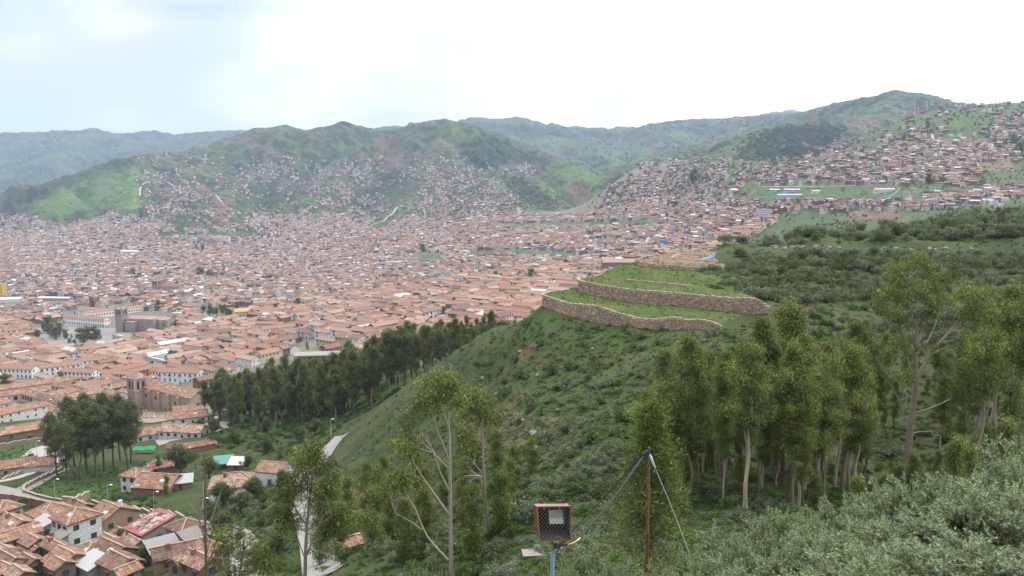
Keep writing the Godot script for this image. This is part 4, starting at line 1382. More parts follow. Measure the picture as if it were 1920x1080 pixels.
	# low scrub and tussocks between them
	for k in 28000:
		var s := Vector2(r.randf_range(380, 2060), r.randf_range(385, 1090))
		if s.y < 590.0 - maxf(0.0, s.x - 1000.0) * 0.26 and s.x < 1340.0: continue
		if s.x < 660.0 and s.y < 780.0 - maxf(0.0, s.x - 560.0) * 0.4: continue
		if n_fine.get_noise_2d(s.x * 0.55, s.y * 0.9) < r.randf_range(-0.4, 0.3): continue
		var p := hit(s.x, s.y, 24.0)
		if -p.z > 330.0 or on_clear(p): continue
		var w := r.randf_range(0.22, 0.65) * (1.0 if r.randf() < 0.85 else 1.8)
		rest[[0, 2, 3, 0, 2, 1, 1, 4][r.randi() % 8]].append(xf(p - Vector3(0, 0.06, 0), r.randf() * 360.0, Vector3(w, w * r.randf_range(0.45, 0.95), w)))
	var o := base("undergrowth", Vector3.ZERO)
	tag(o, "low scrub, weeds and small bushes covering the near slopes", "scrub", "", "stuff")
	for k in 6:
		many("scrub", kinds[k], M.leaf, rest[k], [], o).set_meta("kind", "stuff")


# bare ground that carries no scrub: roads, terraces, yards
var bare := []
func on_clear(p: Vector3) -> bool:
	var s := pix(p)
	for b in bare:
		if Geometry2D.is_point_in_polygon(s, b): return true
	return false


func make_groves() -> void:
	var r := RandomNumberGenerator.new(); r.seed = 90
	var rows := []
	# the long grove at the foot of the hill
	var poly := outline([376, 784, 440, 764, 560, 748, 660, 735, 760, 695, 840, 662, 920, 622, 930, 640, 860, 690, 790, 730, 720, 765, 650, 796, 560, 800, 440, 803])
	var n := 0
	var spots := []
	while n < 300:
		var s := Vector2(r.randf_range(374, 930), r.randf_range(620, 803))
		if not Geometry2D.is_point_in_polygon(s, poly): continue
		var p := hit(s.x, s.y, 300.0)
		if -p.z > 470.0: p = on(at(s.x, s.y, 400.0).x, -r.randf_range(350.0, 430.0))
		var ok := true
		for q in spots:
			if q.distance_to(p) < 3.0: ok = false
		n += 1
		if not ok: continue
		spots.append(p)
		var k := r.randf_range(0.66, 1.1) * (1.0 - 0.36 * smoothstep(740.0, 900.0, s.x)) * (1.0 if s.x > 470 else 0.9)
		var which := "tall%d" % (r.randi() % 5) if r.randf() < 0.8 else "broad%d" % (r.randi() % 3)
		var o := plant("eucalyptus_tree", which, p, r.randf() * 360, Vector3(k * r.randf_range(0.85, 1.15), k, k * r.randf_range(0.85, 1.15)))
		var part := "at the city end of the grove" if s.x < 520 else "in the middle of the grove" if s.x < 690 else "where the grove meets the brushy hill"
		rows.append([o, "tall dark eucalyptus " + part, "tree", "eucalyptus trees of the grove below the hill"])
	# the clump among the houses
	for q in [[108, 892, 26], [126, 908, 25], [150, 900, 30], [165, 888, 31], [180, 896, 30], [196, 884, 33], [160, 872, 32], [214, 880, 31], [240, 884, 30], [140, 874, 31], [226, 862, 30], [245, 868, 28]]:
		var p := hit(q[0], q[1], 200.0)
		var k: float = q[2] * 0.92 / 24.0
		var o := plant("eucalyptus_tree", "broad%d" % (r.randi() % 3), p, r.randf() * 360, Vector3(k * 0.95, k, k * 0.95))
		rows.append([o, "tall dark gum tree in the clump by the road", "tree", "gum trees in the clump above the winding road"])
	# gum trees on the slope to the right: [column, distance, row of the top, kind]
	for q in [[1240, 96, 655, 1], [1215, 88, 745, 3], [1292, 84, 622, 0], [1330, 100, 690, 3], [1362, 92, 716, 1], [1400, 98, 650, 2], [1432, 86, 590, 1], [1470, 90, 556, 3], [1490, 84, 570, 1], [1520, 97, 650, 0], [1545, 82, 690, 2], [1572, 104, 655, 4], [1602, 84, 596, 0], [1628, 96, 640, 1], [1655, 108, 620, 3], [1748, 108, 640, 2], [1770, 82, 700, 4], [1806, 92, 640, 0], [1842, 78, 600, 2], [1868, 98, 580, 4], [1892, 88, 528, 0], [1925, 84, 520, 2], [1950, 100, 540, 4], [1818, 112, 560, 1], [1690, 122, 640, 0], [1585, 118, 690, 3], [1450, 116, 690, 0], [1350, 118, 700, 2], [1260, 112, 720, 4], [1905, 118, 600, 3], [1990, 92, 560, 1]]:
		var g := at(q[0], 800, q[1] * (0.70 if q[0] < 1600 else 0.82 if q[0] > 1800 else 1.0))
		var p := on(g.x, g.z)
		var top := at(q[0], q[2], -p.z)
		var k := (top.y - p.y) / 17.0
		var o := plant("gum_tree", "gum%d" % q[3], p, r.randf() * 360, Vector3(k * 1.1, k, k * 1.1))
		var where := "behind the rusty pole" if q[0] < 1330 else "in the middle of the slope stand" if q[0] < 1560 else "beside the big forked gum" if q[0] < 1700 else "at the shady end of the stand"
		rows.append([o, "olive-green gum tree %s" % where, "tree", "gum trees on the slope below the viewpoint"])
	for k in 128:
		var px := r.randf_range(1215, 2040)
		var dd := r.randf_range(52.0, 78.0) + maxf(0.0, px - 1500.0) * 0.05
		if px > 1630.0 and px < 1800.0 and dd < 92.0: dd += 34.0
		var g := at(px, 800, dd)
		var p := on(g.x, g.z)
		var topline := 680.0 - maxf(0.0, px - 1700.0) * 0.42 + r.randf_range(-45, 130) + (60.0 if px < 1290 else 0.0)
		var h := (at(px, topline, dd).y - p.y) / 17.0
		if h < 0.18: continue
		h = minf(h, 1.25)
		var o := plant("gum_tree", "gum%d" % (k % 7), p, r.randf() * 360, Vector3(h * r.randf_range(1.0, 1.35), h, h * r.randf_range(1.0, 1.35)))
		var where := "behind the rusty pole" if px < 1330 else "in the middle of the slope stand" if px < 1560 else "beside the big forked gum" if px < 1760 else "at the shady end of the stand"
		rows.append([o, "olive-green gum tree %s" % where, "tree", "gum trees on the slope below the viewpoint"])
	# young growth under them
	for k in 26:
		var px := r.randf_range(1225, 1900)
		var g := at(px, 800, r.randf_range(46.0, 78.0))
		var p := on(g.x, g.z)
		var s := r.randf_range(0.45, 1.0)
		var o := plant("young_gum", "young%d" % (k % 2), p, r.randf() * 360, Vector3.ONE * s)
		rows.append([o, "young bushy gum under the slope stand", "tree", "young gums under the stand"])
	for q in [[655, 1000, 1.0], [690, 965, 0.9], [735, 1010, 1.1], [700, 1040, 1.2], [760, 1000, 0.9], [790, 960, 1.0], [800, 1030, 1.1], [870, 985, 1.0], [890, 1040, 1.2], [940, 1000, 1.1], [955, 960, 0.9], [930, 900, 0.9], [890, 890, 0.8], [965, 920, 0.8], [600, 1060, 1.2], [640, 1060, 1.1], [760, 1055, 1.1], [835, 950, 0.8], [720, 930, 0.7], [1000, 900, 0.7]]:
		var p := hit(q[0], q[1], 30.0)
		var o := plant("young_gum", "young%d" % (r.randi() % 2), p, r.randf() * 360, Vector3.ONE * q[2] * -p.z / 75.0)
		rows.append([o, "young leafy gum on the slope beside the lower road", "tree", "young gums beside the lower road"])
	# dark trees here and there in the city: [column, row of foot, height]
	for q in [[376, 522, 26, "large dark"], [250, 520, 22, "dark"], [262, 524, 16, "dark"], [368, 472, 20, "dark"], [380, 472, 22, "dark"], [240, 560, 12, "dark"], [88, 626, 26, "tall dark"], [98, 634, 20, "round"], [112, 632, 18, "round"], [104, 638, 17, "round"], [124, 636, 14, "round"], [70, 634, 12, "small"], [152, 641, 18, "round"], [164, 642, 20, "round"], [176, 641, 20, "round"], [184, 643, 16, "round"], [158, 647, 15, "round"], [130, 646, 8, "small"], [140, 648, 8, "small"], [175, 582, 18, "slim"], [297, 582, 18, "pointed"], [265, 410, 30, "dark"], [792, 474, 24, "tall dark"], [10, 730, 12, "round"], [320, 676, 10, "round"], [330, 674, 9, "round"], [252, 618, 10, "small"], [560, 575, 14, "dark"], [445, 580, 12, "round"], [930, 526, 14, "dark"], [995, 524, 16, "dark"], [1105, 525, 10, "round"], [720, 496, 12, "small"], [650, 480, 10, "small"], [540, 455, 16, "dark"], [520, 428, 20, "dark"], [455, 536, 14, "dark"], [230, 466, 18, "dark"], [212, 470, 16, "dark"], [150, 476, 14, "dark"], [1300, 345, 40, "dark"], [1265, 392, 18, "dark"], [1738, 245, 26, "slim"], [1695, 262, 14, "small"], [1900, 275, 30, "dark"], [1912, 290, 26, "dark"], [1740, 345, 20, "dark"], [1480, 448, 10, "round"], [430, 548, 10, "small"], [480, 520, 12, "small"], [620, 530, 10, "small"], [880, 460, 14, "small"]]:
		var p := hit(q[0], q[1], 380.0)
		var k: float = q[2] / 14.0
		var wide := 0.8 if q[3] in ["slim", "pointed"] else 1.15
		var o := plant("city_tree", "city%d" % (r.randi() % 3), p - Vector3(0, 0.5, 0), r.randf() * 360, Vector3(k * wide, k, k * wide))
		var where := "in the square before the white arcade" if q[0] < 200 and q[1] > 600 and q[1] < 650 else "on the right-hand hill quarters" if q[0] > 1200 else "near the far edge of the city" if q[1] < 480 else "standing among the tiled roofs"
		rows.append([o, "%s tree %s" % [q[3], where], "tree", "dark trees among the roofs"])
	# the walled garden of trees
	for k in 22:
		var p := hit(r.randf_range(380, 436), r.randf_range(581, 592), 380.0)
		var o := plant("garden_tree", "round1", p, r.randf() * 360, Vector3(0.9, 0.9, 0.9) * r.randf_range(0.8, 1.2))
		rows.append([o, "bright green tree in the walled garden", "tree", "trees of the walled garden"])
	# trees among the lower houses
	for q in [[340, 892, "round0", 1.25, "round olive tree behind the big tiled roof by the road"], [298, 888, "young0", 1.2, "slim young tree beside the garden path"], [312, 930, "young1", 1.15, "grey columnar shrub tree against the brick wall"], [440, 915, "round1", 0.6, "leafy green tree between the houses by the road"], [500, 850, "round1", 0.7, "bright green bushy tree below the grove"], [465, 880, "round2", 0.55, "small dark tree by the sheds"], [402, 838, "round0", 0.6, "round dark tree by the low tiled sheds"], [375, 812, "round2", 0.7, "dark hedge tree behind the white school"], [400, 815, "round0", 0.8, "dark tree at the edge of the school yard"], [185, 968, "round1", 0.4, "small green tree behind the white hipped house"], [225, 1020, "round0", 0.45, "garden tree beside the red patched roof"], [270, 1060, "round2", 0.5, "leafy tree among the lower roofs"], [45, 955, "round1", 0.4, "small tree below the brick wall"], [475, 935, "round0", 0.7, "dark tree beside the white walled house"], [60, 872, "round0", 0.5, "small tree by the street lamp and tiled sheds"], [392, 895, "round1", 0.75, "dense green tree behind the hip-roofed house"], [420, 950, "round0", 0.8, "dark tree on the bank under the white house"], [455, 960, "round1", 0.6, "low green tree on the bank by the bend"], [530, 925, "round2", 0.7, "dark tree beside the gabled white house"], [560, 830, "round1", 0.7, "bright tree at the top of the pale road"], [590, 815, "round0", 0.7, "grey-green tree by the concrete lamp post"], [500, 815, "round2", 0.8, "dark thick tree under the grove edge"], [440, 835, "round1", 0.7, "leafy tree above the teal roofed shed"], [400, 990, "round2", 0.7, "dark tree beside the dead tree"], [415, 1020, "round0", 0.8, "grey tree at the road bend"], [540, 960, "round1", 0.6, "green tree on the verge of the pale road"], [625, 900, "round1", 0.6, "bushy tree on the hill side of the pale road"], [520, 1040, "round1", 0.5, "low tree on the grass by the road bend"]]:
		var p := hit(q[0], q[1], 120.0)
		var o := plant("garden_tree", q[2], p, r.randf() * 360, Vector3.ONE * q[3])
		tag(o, q[4], "tree", "trees among the lower houses")
	settle_labels(rows)
	# woods on the far slopes
	var wm := Shape.new()
	for k in 5:
		fill_clump(wm, "grove", Vector3(0, 3.0 + k * 2.6, 0), Vector3(3.0, 2.0, 3.0) * (1.0 - k * 0.13), 5, 2.0, r)
	var places := []; var tints := []
	for z in [[4200, [1375, 302, 1400, 265, 1440, 240, 1540, 230, 1588, 235, 1580, 258, 1520, 290, 1440, 300]], [1500, [862, 270, 930, 255, 985, 285, 1040, 300, 1030, 312, 960, 306, 900, 322, 870, 312]], [800, [942, 340, 970, 330, 1030, 360, 1064, 386, 1000, 386, 962, 365]], [420, [0, 386, 60, 360, 130, 334, 200, 309, 262, 291, 266, 297, 200, 316, 130, 341, 60, 367, 0, 394]], [300, [1100, 395, 1170, 340, 1180, 330, 1190, 345, 1150, 385]], [140, [490, 248, 640, 236, 760, 245, 830, 230, 830, 240, 700, 252, 500, 256]], [240, [1400, 250, 1560, 205, 1640, 185, 1640, 195, 1560, 220, 1420, 256]], [200, [1230, 340, 1330, 330, 1340, 352, 1240, 362]], [160, [1850, 260, 1920, 262, 1920, 300, 1870, 300]]]:
		var pl := outline(z[1])
		var box := Rect2(pl[0], Vector2.ZERO)
		for v in pl: box = box.expand(v)
		for k in z[0]:
			var s := Vector2(r.randf_range(box.position.x, box.end.x), r.randf_range(box.position.y, box.end.y))
			var jit := Vector2(n_fine.get_noise_2d(s.x * 1.2, s.y * 2.0) * 26.0, n_fine.get_noise_2d(s.x * 1.2 + 40.0, s.y * 2.0) * 14.0)
			if not Geometry2D.is_point_in_polygon(s + jit, pl): continue
			if n_fine.get_noise_2d(s.x * 0.8, s.y * 1.4) < -0.22: continue
			var p := hit(s.x, s.y, 1300.0)
			if -p.z > 6000.0: continue
			var w := r.randf_range(0.5, 1.0)
			places.append(xf(p - Vector3(0, 1, 0), r.randf() * 360.0, Vector3(w, w * r.randf_range(0.5, 0.85), w)))
	var wo := many("woods", wm.done(), M.leaf, places, [])
	tag(wo, "dark eucalyptus plantations on the far mountain slopes", "woods", "", "stuff")
	# single trees and thickets dotted over the mountain sides, and green yards in the city
	places = []
	for k in 130000:
		var d := 900.0 * pow(10.5, r.randf())
		var u := r.randf_range(-0.68, 0.68)
		if d < 2700.0 and u < 0.22: continue
		var x := u * d
		var h0 := hgt(x, -d)
		var e := d * 0.012
		var hollow := (hgt(x + e, -d) + hgt(x - e, -d) + hgt(x, -d - e) + hgt(x, -d + e)) * 0.25 - h0
		# scrub gathers in the gullies
		if hollow < e * r.randf_range(-0.02, 0.13) and n_fine.get_noise_2d(x * 0.12, d * 0.12) < r.randf_range(0.0, 0.7): continue
		var p := Vector3(x, h0, -d)
		var s := pix(p)
		if s.y > 420.0 and u < 0.22: continue
		if d < 1900.0 and hidden(p + Vector3(0, 6, 0)): continue
		var w := r.randf_range(0.25, 0.8) * (1.0 if d < 5000.0 else 1.8) * (0.6 if d < 2000.0 else 1.0)
		places.append(xf(p - Vector3(0, 1, 0), r.randf() * 360.0, Vector3(w * 1.4, w * r.randf_range(0.35, 0.7), w * 1.4)))
	tag(many("thicket", wm.done(), M.leaf, places, []), "scattered trees and thickets dotting the mountain sides", "thicket", "", "stuff")
	places = []
	for k in 1500:
		var s := Vector2(r.randf_range(0, 1300), r.randf_range(405, 720))
		if n_fine.get_noise_2d(s.x * 0.3, s.y * 0.6) < r.randf_range(-0.2, 0.4): continue
		var p := hit(s.x, s.y, 420.0)
		var w := r.randf_range(0.35, 0.8)
		places.append(xf(p, r.randf() * 360.0, Vector3(w, w * 0.75, w)))
	tag(many("yard_greenery", wm.done(), M.leaf, places, []), "small trees and bushes in the yards between the roofs", "greenery", "", "stuff")


# ---------- terraces, roads, walls ----------
func curve_of(a: Array, n: int) -> PackedVector3Array:
	var c := Curve3D.new()
	var pts := []
	for k in range(0, a.size(), 3): pts.append(at(a[k], a[k + 1], a[k + 2]))
	for k in pts.size():
		var tan: Vector3 = (pts[mini(k + 1, pts.size() - 1)] - pts[maxi(k - 1, 0)]) * 0.16
		c.add_point(pts[k], -tan, tan)
	var out := PackedVector3Array()
	var l := c.get_baked_length()
	for k in n: out.append(c.sample_baked(l * k / (n - 1.0), true))
	return out


var tufts := []
# a grassed shelf between a front and a back curve, with earth under its rim
func shelf(s: Shape, front: PackedVector3Array, back: PackedVector3Array, rows: int, bump: float, sag := 0.0) -> void:
	var n := front.size()
	var grid := []
	for j in rows + 1:
		var t := float(j) / rows
		var line := []
		for i in n:
			var p := front[i].lerp(back[i], t)
			var edge := sin(PI * t)
			p.y += (n_fine.get_noise_2d(p.x * 5.0, p.z * 5.0) * bump + sag) * edge
			# the far end runs out into the slope
			var out := smoothstep(0.84, 1.0, float(i) / (n - 1)) if n > 60 else 0.0
			p.y = lerpf(p.y, minf(p.y, hgt(p.x, p.z) - 0.25), out)
			line.append(p)
		grid.append(line)
	for j in rows:
		for i in n - 1:
			var p: Vector3 = grid[j][i]
			if j > 0 and rng.randf() < 0.22: tufts.append((grid[j][i] as Vector3).lerp(grid[j + 1][i + 1], rng.randf()))
			var k := n_fine.get_noise_2d(p.x * 2.2, p.z * 2.2) * 0.5 + 0.5
			var col := Color(0.08, 0.125, 0.03).lerp(Color(0.125, 0.17, 0.045), k)
			col = col.lerp(Color(0.165, 0.165, 0.055), clampf(n_fine.get_noise_2d(p.x * 1.3 + 50.0, p.z * 1.3) * 2.4 - 0.3, 0, 0.7))
			col = col.lerp(Color(0.045, 0.06, 0.022), clampf(n_fine.get_noise_2d(p.x * 7.0 - 50.0, p.z * 7.0) * 2.6 - 0.8, 0, 0.7))
			s.quad(grid[j][i], grid[j][i + 1], grid[j + 1][i + 1], grid[j + 1][i], col)
	var earth := Color(0.2, 0.14, 0.09)
	for line in [grid[0], grid[rows]]:
		for i in n - 1:
			s.quad(line[i] + Vector3(0, -3, 0), line[i + 1] + Vector3(0, -3, 0), line[i + 1], line[i], earth)
	for j in rows:
		for i in [0, n - 1]:
			s.quad(grid[j][i] + Vector3(0, -4, 0), grid[j + 1][i] + Vector3(0, -4, 0), grid[j + 1][i], grid[j][i], earth)


# a retaining wall of fieldstones between a foot and a top curve
func stone_face(called: String, label: String, foot: PackedVector3Array, top: PackedVector3Array, courses: int, stone_col: Color) -> void:
	var r := RandomNumberGenerator.new(); r.seed = hash(called + label) % 9999
	var o := base(called, foot[0])
	var core := Shape.new(); var st := Shape.new(); var cp_ := Shape.new()
	var n := foot.size()
	var o0 := foot[0]
	for i in n - 1:
		var a := foot[i] - o0; var b := foot[i + 1] - o0; var c := top[i + 1] - o0; var d := top[i] - o0
		var out := (b - a).cross(Vector3.UP).normalized()
		if out.dot(-foot[i]) < 0.0: out = -out
		var back := -out * 0.7
		core.quad(a + Vector3(0, -1.2, 0), b + Vector3(0, -1.2, 0), c, d, Color(0.13, 0.095, 0.065))
		core.quad(d, c, c + back, d + back, Color(0.22, 0.16, 0.11))
		var yaw := atan2(-(b - a).z, (b - a).x)
		var len := (b - a).length()
		for k in range(-1, courses):
			var x := -r.randf() * 0.3
			while x < len:
				var w := r.randf_range(0.22, 0.6)
				var t := clampf((x + w / 2) / len, 0, 1)
				var lo := a.lerp(b, t); var hi := d.lerp(c, t)
				var hh := (hi - lo).y / courses
				var p := lo.lerp(hi, (k + 0.5) / courses)
				if k < 0: p = lo + Vector3(0, -hh * 0.5, 0)
				var tone := r.randf_range(0.5, 1.25)
				var col := stone_col * tone
				if r.randf() < 0.22: col = col.lerp(Color(0.42, 0.24, 0.12), 0.6)
				elif r.randf() < 0.25: col = col.lerp(Color(0.30, 0.28, 0.24), 0.7)
				st.box(Transform3D(Basis.from_euler(Vector3(r.randf_range(-0.06, 0.06), yaw + r.randf_range(-0.12, 0.12), r.randf_range(-0.08, 0.08))), p + out * r.randf_range(0.0, 0.1)), Vector3(w - 0.05, hh * r.randf_range(0.8, 0.96), 0.34), col)
				x += w
		var x2 := 0.0
		while x2 < len:
			var w := r.randf_range(0.4, 0.9)
			var p := d.lerp(c, clampf((x2 + w / 2) / len, 0, 1))
			cp_.box(Transform3D(Basis.from_euler(Vector3(0, yaw + r.randf_range(-0.2, 0.2), r.randf_range(-0.1, 0.1))), p + Vector3(0, r.randf_range(0.0, 0.12), 0) - out * 0.15), Vector3(w, r.randf_range(0.18, 0.4), 0.6), Color(0.42, 0.33, 0.25) * r.randf_range(0.7, 1.15))
			x2 += w
	put("core", core.done(), M.stone, o)
	put("stones", st.done(), M.stone, o).set_meta("kind", "stuff")
	put("coping", cp_.done(), M.stone, o).set_meta("kind", "stuff")
	tag(o, label, "wall", "stone terrace walls on the hill")


func make_terraces() -> void:
	var n := 90
	var w1t := curve_of([1050, 546, 186, 1024, 551, 178, 1019, 555, 172, 1035, 560, 169, 1052, 566, 167, 1072, 571, 163.5, 1090, 572, 161, 1115, 574, 157, 1135, 580, 154.5, 1155, 587, 152, 1185, 595, 149, 1210, 600, 146.5, 1235, 600, 144, 1265, 597, 142, 1285, 601, 141, 1310, 601, 140, 1330, 604, 139, 1350, 612, 138], n)
	var w1b := curve_of([1050, 562, 186, 1024, 567, 178, 1019, 572, 172, 1035, 580, 169, 1060, 588, 165, 1085, 593, 161.5, 1115, 601, 157, 1145, 606, 153.5, 1172, 610, 150, 1197, 613, 147.5, 1235, 616, 144, 1272, 617, 141.5, 1310, 617, 140, 1350, 617, 138], n)
	var w2t := curve_of([1100, 522, 190, 1088, 524, 185, 1086, 527, 181, 1100, 530, 178.5, 1125, 535, 175.5, 1160, 541, 172, 1210, 546, 167, 1260, 550, 162.5, 1310, 555, 158, 1360, 559, 154, 1410, 561, 150, 1427, 567, 149.2, 1438, 577, 148.8], n)
	var w2b := curve_of([1100, 538, 190, 1088, 540, 185, 1086, 545, 181, 1100, 551, 178.5, 1130, 557, 175, 1160, 563, 172, 1210, 570, 167, 1260, 573, 162.5, 1310, 578, 158, 1360, 583, 154, 1410, 586, 150, 1440, 587, 148.6], n)
	var w3t := curve_of([1206, 485, 214, 1195, 488, 210, 1194, 490, 208, 1205, 494, 206.5, 1235, 497, 204.5, 1272, 499, 202.5, 1319, 504, 200], n)
	var w3b := curve_of([1206, 492, 214, 1195, 495, 210, 1194, 498, 208, 1210, 501, 206, 1247, 506, 204, 1285, 508, 202, 1319, 510, 200], n)
	var foot := curve_of([1118, 518, 192, 1128, 519, 190, 1136, 521, 188, 1165, 528, 185.5, 1205, 532, 182.5, 1260, 538, 179, 1330, 543, 174, 1390, 548, 169, 1440, 556, 163], n)
	var w3b_wide := curve_of([1206, 492, 214, 1195, 495, 210, 1194, 498, 208, 1210, 501, 206, 1247, 506, 204, 1285, 508, 202, 1319, 510, 200, 1370, 514, 198, 1440, 520, 195], n)
	var rear := curve_of([1206, 484, 215, 1212, 482, 219, 1240, 477, 226, 1272, 474, 230, 1310, 472, 234, 1345, 473, 236, 1380, 488, 222], n)
	var top_front := curve_of([1206, 485, 214, 1195, 488, 210, 1194, 490, 208, 1205, 494, 206.5, 1235, 497, 204.5, 1272, 499, 202.5, 1319, 504, 200, 1350, 507, 199, 1372, 508, 199], n)
	for q in [[w1t, w2b, 16, 0.35, "lower grassy terrace of the hill"], [w2t, foot, 10, 0.3, "middle grassy terrace of the hill"], [foot, w3b_wide, 14, 1.0, "green grassy bank under the top terrace"]]:
		var s := Shape.new()
		shelf(s, q[0], q[1], q[2], q[3], 0.7 if q[0] == foot else 0.0)
		tag(put("terrace", s.done(), M.ground), q[4], "", "", "structure")
	var s := Shape.new()
	shelf(s, top_front, rear, 14, 0.3)
	# the top is trodden bare earth, with grass along its rim
	for i in s.c.size():
		var p := s.v[i]
		var q := pix(p)
		var rim := clampf((q.y - 492.0) / 4.0 - maxf(0.0, q.x - 1300.0) * 0.08 + n_fine.get_noise_2d(p.x * 9.0, p.z * 9.0), 0, 1)
		s.c[i] = Color(0.36, 0.255, 0.18).lerp(Color(0.26, 0.17, 0.11), n_fine.get_noise_2d(p.x * 3.0, p.z * 3.0) * 0.5 + 0.5).lerp(s.c[i], rim)
	tag(put("terrace", s.done(), M.ground), "bare earthen platform on top of the terraced hill", "", "", "structure")
	var stone := Color(0.56, 0.42, 0.31)
	stone_face("retaining_wall", "long low curving stone wall under the lowest grassy terrace", w1b, w1t, 8, stone)
	stone_face("retaining_wall", "tall curving stone wall between the two grassy terraces", w2b, w2t, 9, stone)
	stone_face("retaining_wall", "short stone wall rimming the bare earthen platform", w3b, w3t, 3, stone * 1.1)
	var sm := curve_of([1175, 528, 186, 1215, 532, 183.5, 1260, 537, 180.5, 1297, 540, 178], 40)
	var smt := PackedVector3Array()
	for p in sm: smt.append(p + Vector3(0, 0.35, 0))
	stone_face("retaining_wall", "ankle-high line of stones along the foot of the green bank", sm, smt, 2, Color(0.40, 0.29, 0.20))
	for k in [outline([1015, 548, 1090, 520, 1190, 486, 1320, 466, 1390, 485, 1440, 515, 1450, 590, 1355, 620, 1020, 590])]: bare.append(k)
	# tarpaulin, path and mounds on the platform
	var tp := Shape.new()
	var a := at(1316, 486, 216); var w := Vector3(2.6, 0, 0.4)
	for k in 6:
		var t0 := k / 6.0; var t1 := (k + 1) / 6.0
		tp.quad(a + w * t0 + Vector3(0, 0.25 + t0 * t0 * 1.3, 0), a + w * t1 + Vector3(0, 0.25 + t1 * t1 * 1.3, 0), a + w * t1 + Vector3(0.3, 0.3 + t1 * t1 * 0.6, 1.6), a + w * t0 + Vector3(0, 0.12, 1.6), Color(0.10, 0.22, 0.45) if k % 2 else Color(0.13, 0.27, 0.5))
	var tn := base("tarpaulin", Vector3.ZERO)
	put("sheet", tp.done(), M.plain, tn)
	tag(tn, "crumpled blue tarpaulin heaped on the bare earthen platform", "tarpaulin")
	var pth := Shape.new()
	for g in [[1258, 484, 1272, 477], [1258, 484, 1290, 487], [1280, 477, 1340, 480]]:
		var p0 := at(g[0], g[1], 215.0 + (487 - g[1]) * 1.2); var p1 := at(g[2], g[3], 215.0 + (487 - g[3]) * 1.2)
		var dir := p1 - p0
		pth.box(Transform3D(Basis.looking_at(dir, Vector3.UP), (p0 + p1) / 2 + Vector3(0, 0.05, 0)), Vector3(0.35, 0.35, dir.length()), Color(0.5, 0.40, 0.30))
	tag(put("low_wall_line", pth.done(), M.stone), "pale lines of low foundation walls on the earthen platform", "foundation")
	# boulders along the rows above
	var r := RandomNumberGenerator.new(); r.seed = 8
	var rows := []
	var bm := []
	for k in 4:
		var sph := SphereMesh.new(); sph.radial_segments = 10; sph.rings = 6
		var arr := sph.get_mesh_arrays()
		var st := Shape.new()
		var vv: PackedVector3Array = arr[Mesh.ARRAY_VERTEX]; var ii: PackedInt32Array = arr[Mesh.ARRAY_INDEX]
		for t in range(0, ii.size(), 3):
			var q := []
			for e in 3:
				var p := vv[ii[t + e]] * 2.0
				q.append(p * (1.0 + 0.35 * n_fine.get_noise_3d(p.x * 18.0 + k * 40.0, p.y * 18.0, p.z * 18.0)))
			st.tri(q[0], q[1], q[2], Color(0.30, 0.275, 0.245) * r.randf_range(0.8, 1.1))
		bm.append(st.done())
	for k in 46:
		var px := r.randf_range(1432, 1560) if k < 30 else r.randf_range(1560, 1850)
		var p := hit(px, 464.0 + r.randf_range(-2.5, 3.0) + (px - 1432) * 0.012, 190.0)
		var o := put("boulder", bm[k % 4], M.stone)
		var w2 := r.randf_range(0.22, 0.6)
		o.transform = xf(p + Vector3(0, w2 * 0.2, 0), r.randf() * 360, Vector3(w2 * 1.2, w2 * 0.8, w2))
		rows.append([o, "pale grey boulder in the row above the bushy terrace", "boulder", "boulders of the row on the hill"])
	for q in [[1055, 690], [1010, 705], [980, 790], [1000, 842], [1045, 770], [930, 740], [905, 710], [1075, 560], [1092, 562], [860, 820], [1110, 655], [975, 660], [1085, 868], [960, 868], [1000, 815]]:
		var p := hit(q[0], q[1], 50.0)
		var o := put("boulder", bm[r.randi() % 4], M.stone)
		var w2 := r.randf_range(0.3, 0.6)
		o.transform = xf(p + Vector3(0, w2 * 0.2, 0), r.randf() * 360, Vector3(w2 * 1.2, w2 * 0.8, w2))
		rows.append([o, "small pale rock on the brushy hillside", "boulder", "loose rocks on the brushy hillside"])
	settle_labels(rows)
	# worn strips of earth between the bushy rows
	for q in [[1395, 487, 1480, 483, 1560, 484, 1640, 488], [1430, 511, 1490, 507, 1560, 508, 1620, 512], [1590, 575, 1630, 582, 1660, 592], [1760, 608, 1800, 608, 1830, 615]]:
		ribbon("earth_track", "worn strip of bare reddish earth between the bushes", q, 0.9, Color(0.2, 0.14, 0.095), 120.0, M.ground)


